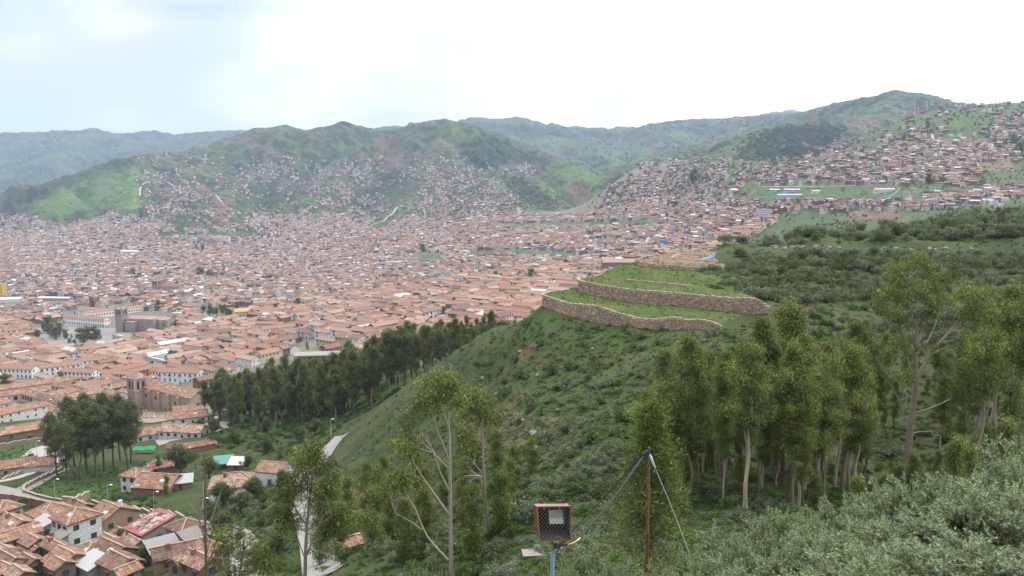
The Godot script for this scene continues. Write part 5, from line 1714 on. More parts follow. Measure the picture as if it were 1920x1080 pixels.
# a strip of road or path laid along points of the ground
func ribbon(called: String, label: String, pts: Array, width: float, col: Color, d0: float, mat: Material, lift := 0.12) -> void:
	var c := Curve3D.new()
	var line := []
	for k in range(0, pts.size(), 2): line.append(hit(pts[k], pts[k + 1], d0))
	for k in line.size():
		var tan: Vector3 = (line[mini(k + 1, line.size() - 1)] - line[maxi(k - 1, 0)]) * 0.18
		c.add_point(line[k], -tan, tan)
	var l := c.get_baked_length()
	var n := int(l / maxf(1.5, -line[0].z / 150.0)) + 2
	var s := Shape.new()
	var prev := []
	for k in n:
		var p := c.sample_baked(l * k / (n - 1.0), true)
		var q := c.sample_baked(minf(l, l * k / (n - 1.0) + 0.5), true)
		var o := c.sample_baked(maxf(0.0, l * k / (n - 1.0) - 0.5), true)
		var dir := q - o; dir.y = 0
		var side := dir.normalized().cross(Vector3.UP) * width / 2
		var row := []
		var y := hgt(p.x, p.z)
		for e in 5:
			var t := e / 4.0 * 2.0 - 1.0
			var w := p + side * t
			w.y = maxf(hgt(w.x, w.z), y * 0.7 + hgt(w.x, w.z) * 0.3) + lift
			row.append(w)
		if prev:
			for e in 4: s.quad(prev[e], prev[e + 1], row[e + 1], row[e], col)
			for e in [0, 4]: s.quad(prev[e] - Vector3(0, 1.2, 0), row[e] - Vector3(0, 1.2, 0), row[e], prev[e], col * 0.7)
		prev = row
	tag(put(called, s.done(), mat), label, "", "", "structure")


func patch_sheet(called: String, label: String, pts: Array, col: Color, d0: float, mat: Material, lift := 0.15) -> void:
	var flat := PackedVector2Array()
	for k in range(0, pts.size(), 2):
		var p := hit(pts[k], pts[k + 1], d0)
		flat.append(Vector2(p.x, p.z))
	var box := Rect2(flat[0], Vector2.ZERO)
	for q in flat: box = box.expand(q)
	var step := maxf(1.5, box.size.length() / 40.0)
	var s := Shape.new()
	var cells := []
	var x := box.position.x
	while x < box.end.x:
		var z := box.position.y
		while z < box.end.y:
			var cell := PackedVector2Array([Vector2(x, z), Vector2(x + step, z), Vector2(x + step, z + step), Vector2(x, z + step)])
			for piece in Geometry2D.intersect_polygons(cell, flat):
				var tri := Geometry2D.triangulate_polygon(piece)
				for t in range(0, tri.size(), 3):
					var v := []
					for e in 3:
						var w: Vector2 = piece[tri[t + e]]
						v.append(on(w.x, w.y, lift))
					s.tri(v[0], v[1], v[2], col)
			z += step
		x += step
	tag(put(called, s.done(), mat), label, "", "", "structure")


# a free-standing wall along points of the ground
func long_wall(called: String, label: String, pts: Array, h: float, thick: float, col: Color, d0: float, cat := "wall", piers := false) -> void:
	var s := Shape.new(); var cap := Shape.new(); var pr := Shape.new()
	var line := []
	for k in range(0, pts.size(), 2): line.append(hit(pts[k], pts[k + 1], d0))
	var o := base(called, line[0])
	for k in line.size() - 1:
		var n := maxi(1, int((line[k + 1] - line[k]).length() / 4.0))
		for e in n:
			var a := (line[k] as Vector3).lerp(line[k + 1], float(e) / n); var b := (line[k] as Vector3).lerp(line[k + 1], float(e + 1) / n)
			var m := (a + b) / 2
			m.y = hgt(m.x, m.z)
			var yaw := atan2(-(b - a).z, (b - a).x)
			var w := Vector2(b.x - a.x, b.z - a.z).length() + 0.05
			var x := Transform3D(Basis.from_euler(Vector3(0, yaw, 0)), m - line[0] + Vector3(0, h / 2 - 0.6, 0))
			s.box(x, Vector3(w, h + 1.2, thick), vary(col, 0.08))
			cap.box(x.translated(Vector3(0, h / 2 + 0.65, 0)), Vector3(w, 0.1, thick + 0.14), col.lerp(Color(0.5, 0.42, 0.34), 0.5))
			if piers: pr.box(Transform3D(x.basis, a - line[0] + Vector3(0, h / 2 - 0.4, 0)), Vector3(0.35, h + 1.2, thick + 0.2), col * 0.85)
	put("body", s.done(), M.stone, o)
	put("coping", cap.done(), M.stone, o)
	if piers: put("pier", pr.done(), M.stone, o).set_meta("kind", "stuff")
	tag(o, label, cat)


func street_lamp(label: String, px: float, py: float, h: float, d0: float, col: Color, bend := 1.0) -> void:
	var p := hit(px, py, d0)
	var o := base("street_lamp", p)
	var s := Shape.new()
	s.tube([Vector3(0, -0.3, 0), Vector3(0, h, 0)], [0.09, 0.06], 8, col)
	put("pole", s.done(), M.plain, o)
	var a := Shape.new()
	a.tube([Vector3(0, h, 0), Vector3(0.3 * bend, h + 0.35, 0.1), Vector3(1.0 * bend, h + 0.45, 0.2)], [0.05, 0.045, 0.04], 6, col)
	put("arm", a.done(), M.plain, o)
	var hd := Shape.new()
	hd.box(Transform3D(Basis(), Vector3(1.25 * bend, h + 0.45, 0.25)), Vector3(0.7, 0.2, 0.32), Color(0.7, 0.72, 0.72))
	put("lamp_head", hd.done(), M.plain, o)
	tag(o, label, "street lamp", "street lamps of the lower town")


func make_roads() -> void:
	var conc := Color(0.27, 0.25, 0.235)
	ribbon("road", "grey winding road from the tree clump past the walled houses", [-40, 912, 12, 922, 40, 933, 100, 945, 150, 953, 200, 960, 250, 966, 300, 974, 345, 983, 390, 988, 430, 1000, 455, 1022, 462, 1055, 470, 1100], 6.0, conc, 120.0, M.paving, 0.14)
	ribbon("road", "grey road climbing from the bend to the paved bay", [20, 926, 48, 916, 74, 902, 98, 888, 118, 879], 5.0, conc * 0.95, 150.0, M.paving, 0.18)
	ribbon("road", "pale concrete road running up the foot of the brushy hill", [612, 1110, 600, 1060, 588, 1010, 574, 965, 566, 925, 582, 885, 612, 850, 642, 818], 5.4, Color(0.29, 0.275, 0.26), 100.0, M.paving, 0.22)
	patch_sheet("paved_bay", "pale paved bay beside the tree clump", [46, 852, 58, 842, 80, 836, 112, 838, 122, 858, 112, 868, 84, 868, 56, 864], Color(0.34, 0.31, 0.30), 250.0, M.paving)
	ribbon("footpath", "white footpath beside the long low roofs", [-10, 906, 20, 900, 44, 893, 62, 886], 3.2, Color(0.42, 0.38, 0.34), 150.0, M.paving, 0.3)
	patch_sheet("school_yard", "grey paved yard beside the white school", [372, 800, 395, 790, 430, 792, 428, 802, 400, 812, 376, 812], Color(0.32, 0.29, 0.27), 260.0, M.paving)
	patch_sheet("school_court", "shaded court in front of the white school", [290, 826, 325, 812, 352, 822, 320, 828, 298, 836], Color(0.3, 0.27, 0.25), 240.0, M.paving)
	patch_sheet("garden_yard", "bare earthen yard behind the big tiled roof", [262, 880, 290, 862, 316, 856, 322, 868, 300, 885, 280, 892], Color(0.27, 0.2, 0.15), 200.0, M.ground)
	patch_sheet("square", "grey paved square with flower beds and trees", [62, 628, 70, 616, 112, 611, 214, 616, 250, 622, 236, 634, 200, 648, 120, 652, 70, 644], Color(0.24, 0.215, 0.20), 700.0, M.paving, 0.5)
	patch_sheet("lawn", "bright green walled lawn among the roofs", [632, 653, 694, 653, 690, 661, 630, 660], Color(0.10, 0.24, 0.03), 480.0, M.paving, 0.5)
	patch_sheet("lawn", "bright green lawn beside the garden of trees", [424, 590, 462, 590, 458, 598, 420, 597], Color(0.11, 0.25, 0.03), 700.0, M.paving, 0.5)
	patch_sheet("churchyard", "rubble-strewn yard below the stone church", [256, 768, 325, 768, 332, 786, 285, 796, 256, 792], Color(0.36, 0.28, 0.23), 420.0, M.ground, 0.3)
	patch_sheet("field", "green field strip below the right-hand hill quarters", [1400, 368, 1420, 355, 1640, 352, 1690, 353, 1670, 369, 1500, 371], Color(0.055, 0.10, 0.03), 900.0, M.far_ground, 0.4)
	var track := Color(0.36, 0.29, 0.25)
	for q in [[7.0, [262, 368, 268, 346, 300, 344, 340, 352, 380, 372, 420, 384]], [6.0, [716, 312, 694, 322, 682, 342, 706, 352]], [7.0, [745, 388, 722, 412, 680, 428, 640, 446]], [6.0, [1748, 252, 1750, 276, 1762, 310]], [5.0, [1820, 282, 1834, 312]], [6.0, [1640, 262, 1720, 268, 1810, 262, 1890, 260]], [6.0, [1350, 302, 1352, 318, 1346, 332]], [6.0, [1420, 352, 1540, 350, 1690, 346, 1920, 348]]]:
		ribbon("dirt_track", "pale dirt track on the far hillside quarters", q[1], q[0], track, 1150.0, M.far_ground, 0.8)
	for q in [[7.0, [762, 650, 800, 616, 840, 586, 898, 552]], [8.0, [258, 452, 259, 436, 262, 420]], [7.0, [178, 542, 180, 516, 186, 492]], [8.0, [1204, 468, 1224, 436, 1250, 416]], [9.0, [640, 448, 600, 462]]]:
		ribbon("street", "straight pale street cutting between the city roofs", q[1], q[0], track, 500.0, M.far_ground, 0.4)
	long_wall("brick_wall", "red-brown brick wall with piers below the winding road", [-10, 942, 25, 944, 60, 951, 95, 959], 2.6, 0.3, Color(0.30, 0.17, 0.125), 120.0, "wall", true)
	long_wall("stone_wall", "curving rubble wall along the inner edge of the winding road", [118, 882, 92, 893, 64, 906, 45, 918, 45, 926, 70, 934, 102, 941, 130, 947], 1.2, 0.45, Color(0.25, 0.20, 0.165), 150.0)
	long_wall("stone_wall", "tall ruined stone wall beside the gateway", [118, 945, 140, 948, 162, 938, 168, 936], 2.4, 0.5, Color(0.33, 0.25, 0.19), 150.0)
	long_wall("stone_wall", "grey rubble wall under the dark hedge", [172, 946, 205, 956, 250, 959, 300, 968, 345, 974], 1.4, 0.45, Color(0.27, 0.22, 0.17), 150.0)
	long_wall("brick_wall", "brick wall along the near side of the road above the roofs", [205, 968, 250, 973, 290, 980, 330, 990], 1.3, 0.3, Color(0.33, 0.20, 0.15), 140.0)
	long_wall("balustrade", "pale balustrade along the white footpath", [4, 902, 28, 893, 48, 885], 1.0, 0.25, Color(0.55, 0.42, 0.33), 150.0)
	long_wall("earth_wall", "brown earthen wall beside the green strip", [-10, 842, 30, 834, 70, 828, 92, 826], 1.6, 0.5, Color(0.30, 0.21, 0.16), 280.0)
	long_wall("mud_wall", "long red-brown wall at the foot of the terraced hill", [905, 590, 935, 584, 965, 578, 995, 568], 3.0, 0.5, Color(0.30, 0.19, 0.155), 420.0)
	long_wall("compound_wall", "pale wall ringing the blue school compound on the hill", [1404, 371, 1410, 364, 1420, 356, 1500, 354, 1600, 353, 1660, 352, 1688, 354, 1680, 363, 1666, 371, 1590, 372, 1500, 373, 1404, 372], 3.4, 0.5, Color(0.50, 0.46, 0.41), 900.0)
	long_wall("curved_wall", "white curving wall round the green hollow in mid city", [756, 474, 766, 483, 785, 490, 812, 494], 5.0, 0.6, Color(0.60, 0.57, 0.54), 900.0)
	for q in [["teal street lamp behind the tall ruined wall", 104, 944, 7.0], ["teal street lamp by the gateway and dark hedge", 204, 962, 8.0], ["teal street lamp on the grassy verge above the red patched roof", 290, 974, 7.5], ["white street lamp by the dead tree", 382, 988, 7.0], ["grey lamp post beside the small tiled shed", 41, 888, 6.0], ["thin lamp post on the paved bay", 70, 862, 7.0]]:
		street_lamp(q[0], q[1], q[2], q[3], 140.0, Color(0.20, 0.38, 0.38) if "teal" in q[0] else Color(0.5, 0.5, 0.5))
	street_lamp("teal lamp post by the small orange roof near the lower road", 641, 1050, 5.6, 90.0, Color(0.12, 0.40, 0.34), -0.4)
	street_lamp("concrete lamp post at the top of the pale road", 621, 822, 6.5, 200.0, Color(0.5, 0.49, 0.46), 0.6)


# ---------- the houses below, one by one ----------
func low_house(label: String, px: float, py: float, L: float, W: float, H: float, yaw: float, kind: int, wall: Color, roof: Color, more := {}) -> Node3D:
	if py > 955.0 and px < 420.0:
		L *= 0.86; W *= 0.86; H *= 0.94
	var r := {"p": hit(px, py, more.get("d0", 120.0)), "L": L, "W": W, "H": H, "rise": more.get("rise", W * 0.24 if kind < 2 else 1.2), "yaw": yaw, "kind": kind, "wall": wall, "roof": roof, "label": label, "group": "houses of the lower town", "near": true, "chimney": rng.randf() < 0.15, "frame": Color(0.07, 0.05, 0.045), "ww": 1.2, "wh": 1.2}
	r.merge(more, true)
	r.wall = vary(r.wall, 0.14); r.roof = vary(r.roof, 0.12)
	return house(r)


func make_lower_town() -> void:
	var brown := Color(0.25, 0.175, 0.135)
	low_house("white two-storey house with hipped tile roof and dark windows", 146, 1016, 9.0, 9.6, 7.2, -35, 1, Color(0.78, 0.78, 0.77), TILE, {"nw": 3, "ne": 2, "skylight": true, "ww": 1.3})
	low_house("brown house with big hipped roof beside the brick wall", 98, 985, 7.5, 10.5, 4.2, -35, 1, brown, TILE, {"nw": 1, "ne": 3})
	low_house("low tiled house between the hipped roof and the road", 150, 967, 8.5, 6.0, 3.0, -35, 0, brown, TILE_DARK, {"nw": 2})
	low_house("tiled house with grey water tank and white roof patch", 212, 988, 9.0, 12.0, 4.0, -35, 0, Color(0.36, 0.24, 0.18), TILE, {"tank": true, "nw": 2, "skylight": true})
	var red := low_house("grey block house with red and white patched sheet roof", 284, 1020, 8.0, 10.0, 4.8, -35, 2, Color(0.34, 0.315, 0.29), Color(0.25, 0.085, 0.075), {"tin": true, "rise": 1.8, "nw": 3, "ne": 1})
	var ps := Shape.new()
	var rp := RandomNumberGenerator.new(); rp.seed = 3
	for k in 70:
		var z := rp.randf_range(-3.8, 3.8); var x := rp.randf_range(-3.0, 3.0)
		ps.box(Transform3D(Basis.from_euler(Vector3(atan(1.8 / 8.6), 0, 0)), Vector3(x, 4.8 * 0.94 + 0.29 + (4.3 - z) / 8.6 * 1.8, z)), Vector3(rp.randf_range(0.4, 1.2), 0.03, rp.randf_range(0.5, 1.8)), Color(0.44, 0.34, 0.32) if k % 3 else Color(0.19, 0.07, 0.06))
	put("roof_patch", ps.done(), M.metal_sheet, red).set_meta("kind", "stuff")
	low_house("brick house with tan roof and green balcony front", 350, 1014, 7.0, 7.5, 4.0, -35, 1, brown, TILE_DARK, {"nw": 2, "frame": Color(0.12, 0.38, 0.26)})
	low_house("low house with pyramid-like orange roof below the white house", 172, 1054, 8.8, 8.2, 3.0, -35, 1, brown, TILE, {"skylight": true})
	low_house("gabled house with a long glazed strip in its roof", 216, 1060, 9.5, 8.0, 3.8, -35, 0, brown, TILE_DARK, {"skylight": true})
	low_house("orange roofed house at the lower edge beside white sheeting", 128, 1072, 8.0, 8.5, 3.3, -35, 0, brown, TILE, {"skylight": true})
	low_house("white sheet-metal lean-to among the brown roofs", 172, 1078, 7.0, 5.0, 2.8, -35, 2, GREY, Color(0.40, 0.40, 0.40), {"tin": true})
	low_house("brown gabled house at the lower edge by the leafy tree", 228, 1080, 8.5, 7.0, 3.4, -35, 0, brown, TILE_DARK)
	low_house("long sagging brown roof beside the dead tree", 335, 1056, 11.5, 7.0, 3.0, 30, 0, brown, TILE_DARK, {"nw": 2})
	low_house("grey corrugated shed behind the sagging brown roof", 306, 1046, 7.0, 5.5, 2.6, 40, 2, GREY * 0.8, Color(0.27, 0.25, 0.24), {"tin": true})
	low_house("tiled house at the lower edge below the dead tree", 378, 1076, 8.0, 6.0, 3.0, -35, 0, brown, TILE)
	low_house("grey-walled house with hipped roof below the brick wall", 8, 980, 8.0, 7.5, 4.6, -30, 1, GREY, TILE, {"nw": 2})
	low_house("old tiled house with a small white dormer", 30, 1006, 10.0, 8.0, 3.6, -35, 0, brown, TILE, {"skylight": true})
	low_house("small grey sheet shed beside the white two-storey house", 78, 1002, 6.5, 5.5, 2.6, -35, 2, GREY, Color(0.36, 0.33, 0.31), {"tin": true})
	low_house("tall bare brick house with narrow tile roof", 26, 1040, 12.5, 6.0, 5.0, 52, 0, Color(0.33, 0.20, 0.15), TILE, {"nw": 3})
	low_house("small tiled house squeezed behind the brick house", 60, 1052, 7.0, 5.0, 3.0, -35, 0, brown, TILE_DARK)
	low_house("narrow two-storey house with tiled roof by the courtyard", 66, 1048, 5.5, 5.0, 4.6, -35, 0, Color(0.30, 0.2, 0.15), TILE, {"nw": 1})
	low_house("courtyard house with dark wooden gallery", 108, 1056, 8.5, 4.2, 4.4, -35, 0, Color(0.25, 0.165, 0.12), TILE_DARK, {"nw": 4, "wh": 1.7})
	low_house("cream house with tile roof in the corner of the town", 16, 1078, 9.0, 7.5, 3.4, -35, 0, CREAM, TILE_DARK, {"nw": 2})
	low_house("tiny brown roofed hut beside the cream house", 58, 1074, 5.5, 5.0, 2.8, -35, 0, brown, TILE_DARK)
	# lean-tos and small houses crammed between them
	var rf := RandomNumberGenerator.new(); rf.seed = 12
	var region := outline([0, 992, 60, 978, 200, 988, 330, 1002, 404, 1034, 404, 1100, -20, 1100])
	var made := 0
	var rows := []
	for k in 900:
		if made >= 15: break
		var s := Vector2(rf.randf_range(-20, 404), rf.randf_range(978, 1098))
		if not Geometry2D.is_point_in_polygon(s, region): continue
		var p := hit(s.x, s.y, 120.0)
		var free := true
		for c in get_children():
			if c.has_meta("category") and c.get_meta("category") == "house" and c.position.distance_to(p) < 5.0: free = false; break
		if not free: continue
		made += 1
		var tin := rf.randf() < 0.15
		var o := low_house("x", s.x, s.y, rf.randf_range(4.0, 7.0), rf.randf_range(3.5, 5.0), rf.randf_range(2.3, 3.6), -35.0 + (90.0 if rf.randf() < 0.4 else 0.0) + rf.randf_range(-5, 5), 2 if tin else 0, brown if rf.randf() < 0.6 else GREY, Color(0.2, 0.18, 0.17) if tin else [TILE, TILE_DARK, TILE_PALE][rf.randi() % 3], {"tin": tin, "nw": 1})
		rows.append([o, "grey sheet lean-to crammed between the lower houses" if tin else "tiny tiled house crammed between the lower houses", "house", "houses of the lower town"])
	settle_labels(rows)
	# above the road
	low_house("small white two-storey house with dark windows above the hedge", 256, 918, 6.0, 6.5, 5.4, -18, 1, Color(0.70, 0.68, 0.66), TILE, {"nw": 2, "frame": Color(0.05, 0.06, 0.09)})
	low_house("low wide house with one big orange roof above the hedge", 302, 920, 12.5, 11.0, 2.8, -10, 0, Color(0.30, 0.17, 0.13), TILE, {"nw": 0, "skylight": true})
	low_house("orange roofed shed behind the big low roof", 304, 886, 9.0, 5.0, 2.6, 30, 0, brown, TILE_RED)
	low_house("annex with broken white sheeting beside the big low roof", 340, 916, 6.5, 4.0, 2.4, 18, 2, brown, Color(0.38, 0.38, 0.37), {"tin": true})
	low_house("white house with hipped tile roof beside the garden wall", 442, 926, 13.0, 10.0, 3.8, 14, 1, Color(0.68, 0.67, 0.65), TILE_PALE, {"nw": 4, "chimney": true})
	low_house("white gabled house with blue window beside the pale road", 516, 904, 8.0, 7.0, 4.2, -12, 0, Color(0.76, 0.76, 0.76), TILE, {"nw": 1, "frame": BLUE})
	low_house("white school wing facing the court", 346, 818, 19.0, 9.0, 3.2, -9, 0, WHITE, TILE_PALE, {"nw": 6, "d0": 240.0})
	low_house("white school wing with a pale seam down its roof", 286, 822, 16.0, 9.0, 3.2, 38, 0, WHITE, TILE, {"nw": 4, "d0": 240.0})
	low_house("upper school wing with small roof vents", 352, 792, 18.0, 9.0, 3.4, 24, 0, WHITE, TILE, {"nw": 4, "d0": 240.0, "skylight": true})
	low_house("low brick store with narrow tiled roof", 338, 848, 9.0, 3.2, 2.4, 12, 0, brown, TILE_DARK, {"nw": 0, "d0": 200.0})
	low_house("long narrow tiled shed beside the brick store", 374, 845, 12.0, 4.0, 2.4, 36, 0, brown, TILE_RED, {"nw": 0, "d0": 200.0})
	low_house("shed with teal sheet roof under the grove", 420, 878, 6.0, 4.5, 2.3, 16, 2, Color(0.13, 0.1, 0.08), Color(0.10, 0.26, 0.25), {"tin": true, "d0": 180.0})
	low_house("ramshackle grey hut beside the teal roofed shed", 446, 880, 5.0, 4.0, 2.2, 0, 2, brown, Color(0.45, 0.42, 0.4), {"tin": true, "d0": 180.0})
	low_house("long low tiled house at the frame edge beside the footpath", 12, 888, 17.0, 7.0, 2.8, 30, 0, GREY, TILE, {"nw": 3, "d0": 150.0})
	low_house("tiled house between footpath and tree clump", 68, 882, 11.0, 7.5, 2.6, 22, 0, WHITE, TILE, {"nw": 0, "d0": 150.0})
	low_house("very long tiled range above the green strip", 36, 822, 44.0, 8.5, 4.0, 40, 0, brown, TILE, {"nw": 6, "d0": 330.0})
	low_house("small hut with orange roof near the teal lamp post", 652, 1042, 3.0, 2.6, 2.0, 30, 0, brown, TILE, {"nw": 0, "d0": 80.0})
	# green sheet stretched on poles
	var p := hit(272, 850, 220.0)
	var o := base("canopy", p, 8)
	var s := Shape.new()
	var n := 8
	for i in n:
		for j in 4:
			var f := func(a: int, b: int) -> Vector3:
				var x := (a / float(n) - 0.5) * 8.0; var z := (b / 4.0 - 0.5) * 4.6
				return Vector3(x, 2.9 + sin(a * 1.3) * 0.16 - absf(z) * 0.35 - (0.5 if a == n else 0.0), z)
			s.quad(f.call(i, j), f.call(i + 1, j), f.call(i + 1, j + 1), f.call(i, j + 1), Color(0.025, 0.19, 0.10))
	put("sheet", s.done(), M.plain, o)
	for q in [[-3.9, -2.1], [3.8, -2.1], [-3.9, 2.1], [3.8, 2.1]]:
		var ps2 := Shape.new()
		ps2.tube([Vector3(q[0], -0.2, q[1]), Vector3(q[0], 2.3, q[1])], [0.06, 0.06], 6, WOOD)
		put("pole", ps2.done(), M.plain, o)
	tag(o, "bright green sheet canopy on poles beside the tree clump", "canopy")
	# backboard in the school yard
	var hb := hit(406, 796, 260.0)
	var bo := base("basketball_backboard", hb, 20)
	var b1 := Shape.new(); b1.box(Transform3D(Basis(), Vector3(0, 3.4, 0)), Vector3(1.8, 1.1, 0.08), WHITE)
	put("board", b1.done(), M.plain, bo)
	var b2 := Shape.new(); b2.tube([Vector3(0, -0.2, -0.3), Vector3(0, 3.2, -0.1)], [0.07, 0.07], 6, GREY)
	put("post", b2.done(), M.plain, bo)
	tag(bo, "white basketball backboard on a post in the school yard", "backboard")
	keep_clear.append([outline([-20, 835, 60, 800, 130, 800, 130, 860, -20, 870]), 200.0, 480.0])


# ---------- churches and other buildings that stand out ----------
func big(label: String, cat: String, called: String, px: float, py: float, d0: float, L: float, W: float, H: float, yaw: float, kind: int, wall: Color, roof: Color, more := {}) -> Node3D:
	var r := {"called": called, "category": cat, "p": hit(px, py, d0), "L": L, "W": W, "H": H, "rise": W * 0.24, "yaw": yaw, "kind": kind, "wall": wall, "roof": roof, "label": label, "deep": 6.0, "frame": BLUE, "ww": 1.1, "wh": 1.9}
	r.merge(more, true)
	return house(r)


func bell_tower(o: Node3D, at_: Vector3, w: float, h: float, bell: float, dome: bool, col: Color) -> void:
	var t := Shape.new()
	t.box(Transform3D(Basis(), at_ + Vector3(0, h / 2 - 2, 0)), Vector3(w, h + 4, w), col)
	put("tower", t.done(), M.stone, o)
	var c := Shape.new()
	c.box(Transform3D(Basis(), at_ + Vector3(0, h + 0.35, 0)), Vector3(w + 0.9, 0.7, w + 0.9), col * 0.85)
	c.box(Transform3D(Basis(), at_ + Vector3(0, h + bell + 0.9, 0)), Vector3(w + 0.9, 0.8, w + 0.9), col * 0.85)
	put("cornice", c.done(), M.stone, o)
	var b := Shape.new()
	b.box(Transform3D(Basis(), at_ + Vector3(0, h + bell / 2 + 0.5, 0)), Vector3(w * 0.93, bell, w * 0.93), col * 0.95)
	for sx in [-1, 1]:
		for sz in [-1, 1]:
			b.box(Transform3D(Basis(), at_ + Vector3(sx * w * 0.46, h + bell / 2 + 0.5, sz * w * 0.46)), Vector3(w * 0.16, bell, w * 0.16), col * 1.05)
			b.box(Transform3D(Basis(), at_ + Vector3(sx * w * 0.42, h + bell + 2.2, sz * w * 0.42)), Vector3(w * 0.09, 2.2, w * 0.09), col)
	put("belfry", b.done(), M.stone, o)
	for side in 4:
		var ang := side * PI / 2
		var bb := Basis.from_euler(Vector3(0, ang, 0))
		for k in 2:
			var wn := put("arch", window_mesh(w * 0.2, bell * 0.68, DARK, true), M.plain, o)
			wn.transform = Transform3D(bb, at_ + bb * Vector3((k - 0.5) * w * 0.4, h + bell * 0.48 + 0.4, w * 0.465 + 0.02))
	if dome:
		var d := Shape.new()
		var pts := []; var rr := []
		for k in 9:
			var a := k / 8.0 * PI / 2
			pts.append(at_ + Vector3(0, h + bell + 1.2 + sin(a) * w * 0.36, 0)); rr.append(maxf(0.06, cos(a) * w * 0.5))
		d.tube(pts, rr, 14, Color(0.66, 0.55, 0.50), false)
		d.tube([pts[-1], pts[-1] + Vector3(0, 1.4, 0)], [0.25, 0.05], 6, Color(0.5, 0.4, 0.35), false)
		put("dome", d.done(), M.stone, o)


func make_landmarks() -> void:
	var tan := Color(0.44, 0.34, 0.275)
	# the church with the pale dome
	var cp0 := hit(318, 766, 440.0)
	var ch := big("brown stone church with domed bell tower and long orange roof", "church", "church", 330, 766, 440.0, 56, 15, 12.5, -35, 0, Color(0.42, 0.315, 0.26), TILE, {"nw": 5, "storeys": 1, "frame": DARK, "ww": 1.4, "wh": 2.2, "rise": 4.2, "door_col": DARK})
	bell_tower(ch, Vector3(-30.0, 0, 9.0), 9.0, 10.0, 8.0, true, tan)
	for k in 4:
		var b := Shape.new(); b.box(Transform3D(Basis(), Vector3(-17.0 + k * 11.0, 4.5, 8.3)), Vector3(2.2, 15.0, 1.8), Color(0.42, 0.32, 0.25))
		put("buttress", b.done(), M.stone, ch)
	big("white gabled house beside the rubble yard of the church", "house", "house", 346, 785, 400.0, 11, 8, 5.0, 30, 0, WHITE, TILE, {"nw": 1})
	big("yellow house tucked beside the church tower", "house", "house", 226, 766, 430.0, 12, 8, 5.5, -30, 0, CREAM, TILE_PALE, {"nw": 3})
	var rub := Shape.new()
	var r := RandomNumberGenerator.new(); r.seed = 4
	for k in 500:
		var p := hit(r.randf_range(258, 322), r.randf_range(770, 786), 420.0)
		rub.box(Transform3D(Basis.from_euler(Vector3(r.randf(), r.randf() * 3, r.randf())), p + Vector3(0, r.randf() * 0.8, 0)), Vector3(r.randf_range(0.3, 1.4), r.randf_range(0.3, 0.8), r.randf_range(0.3, 1.0)), Color(0.4, 0.31, 0.25) * r.randf_range(0.6, 1.2))
	tag(put("rubble", rub.done(), M.stone), "heaps of stone rubble in the yard below the church", "rubble", "", "stuff")
	# white street fronts
	var fl := [
		["long white street front with blue window frames by the frame edge", 34, 708, 32, 9, 8.0, -8, 9], ["white front with blue balconies climbing along the street", 112, 702, 30, 9, 7.5, 38, 8], ["white house with blue balconies at the top of the climbing street", 172, 690, 22, 9, 7.5, 36, 6], ["white and cream row with bright blue shutters", 150, 710, 28, 9, 6.0, -10, 8], ["pale yellow row with blue shutters behind the church", 226, 713, 32, 9, 6.0, -10, 9], ["tall white house with balconies behind the church roof", 340, 716, 34, 10, 8.5, -9, 8],
	]
	for q in fl:
		big(q[0], "house", "street_front", q[1], q[2], 560.0, q[3], q[4], q[5], q[6], 0, CREAM if "yellow" in q[0] else Color(0.76, 0.75, 0.73), TILE, {"nw": q[7], "storeys": 2, "balcony": "balcon" in q[0], "wh": 1.9, "group": "white street fronts with blue woodwork"})
	big("house with red roofed wooden gallery beside the tall white house", "house", "street_front", 298, 713, 560.0, 11, 9, 8.5, -9, 0, Color(0.72, 0.7, 0.68), TILE_RED, {"nw": 4, "frame": WOOD})
	# colonnaded courtyard
	for q in [[28, 752, 40, 38, "near"], [60, 734, 44, 40, "far"], [78, 756, 30, -34, "end"]]:
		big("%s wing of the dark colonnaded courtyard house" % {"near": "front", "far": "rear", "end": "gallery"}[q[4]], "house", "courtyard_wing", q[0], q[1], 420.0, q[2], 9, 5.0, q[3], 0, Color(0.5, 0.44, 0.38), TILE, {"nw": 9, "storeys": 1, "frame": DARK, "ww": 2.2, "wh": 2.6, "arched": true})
	# the white arcaded building
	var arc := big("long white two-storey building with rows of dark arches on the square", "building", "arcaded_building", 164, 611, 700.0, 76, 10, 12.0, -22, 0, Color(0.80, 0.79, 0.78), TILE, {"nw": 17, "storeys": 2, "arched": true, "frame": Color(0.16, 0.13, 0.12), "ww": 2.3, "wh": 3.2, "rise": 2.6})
	var fr := Shape.new()
	fr.box(Transform3D(Basis(), Vector3(2, 11.0, 5.0)), Vector3(12, 2.2, 0.6), WHITE)
	fr.tri(Vector3(-4, 12.1, 5.3), Vector3(8, 12.1, 5.3), Vector3(2, 15.0, 5.3), WHITE); fr.tri(Vector3(-4, 12.1, 4.7), Vector3(8, 12.1, 4.7), Vector3(2, 15.0, 4.7), WHITE)
	put("pediment", fr.done(), M.wall_paint, arc)
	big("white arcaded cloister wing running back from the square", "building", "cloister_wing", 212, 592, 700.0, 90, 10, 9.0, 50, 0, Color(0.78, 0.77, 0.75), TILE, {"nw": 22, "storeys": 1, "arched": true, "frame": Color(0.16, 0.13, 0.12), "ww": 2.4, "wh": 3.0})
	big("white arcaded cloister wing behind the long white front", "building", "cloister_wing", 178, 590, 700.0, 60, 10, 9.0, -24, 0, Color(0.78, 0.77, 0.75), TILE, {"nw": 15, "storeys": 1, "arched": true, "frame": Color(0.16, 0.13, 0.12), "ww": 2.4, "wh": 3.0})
	# the grey stone church
	var gs := Color(0.35, 0.285, 0.25)
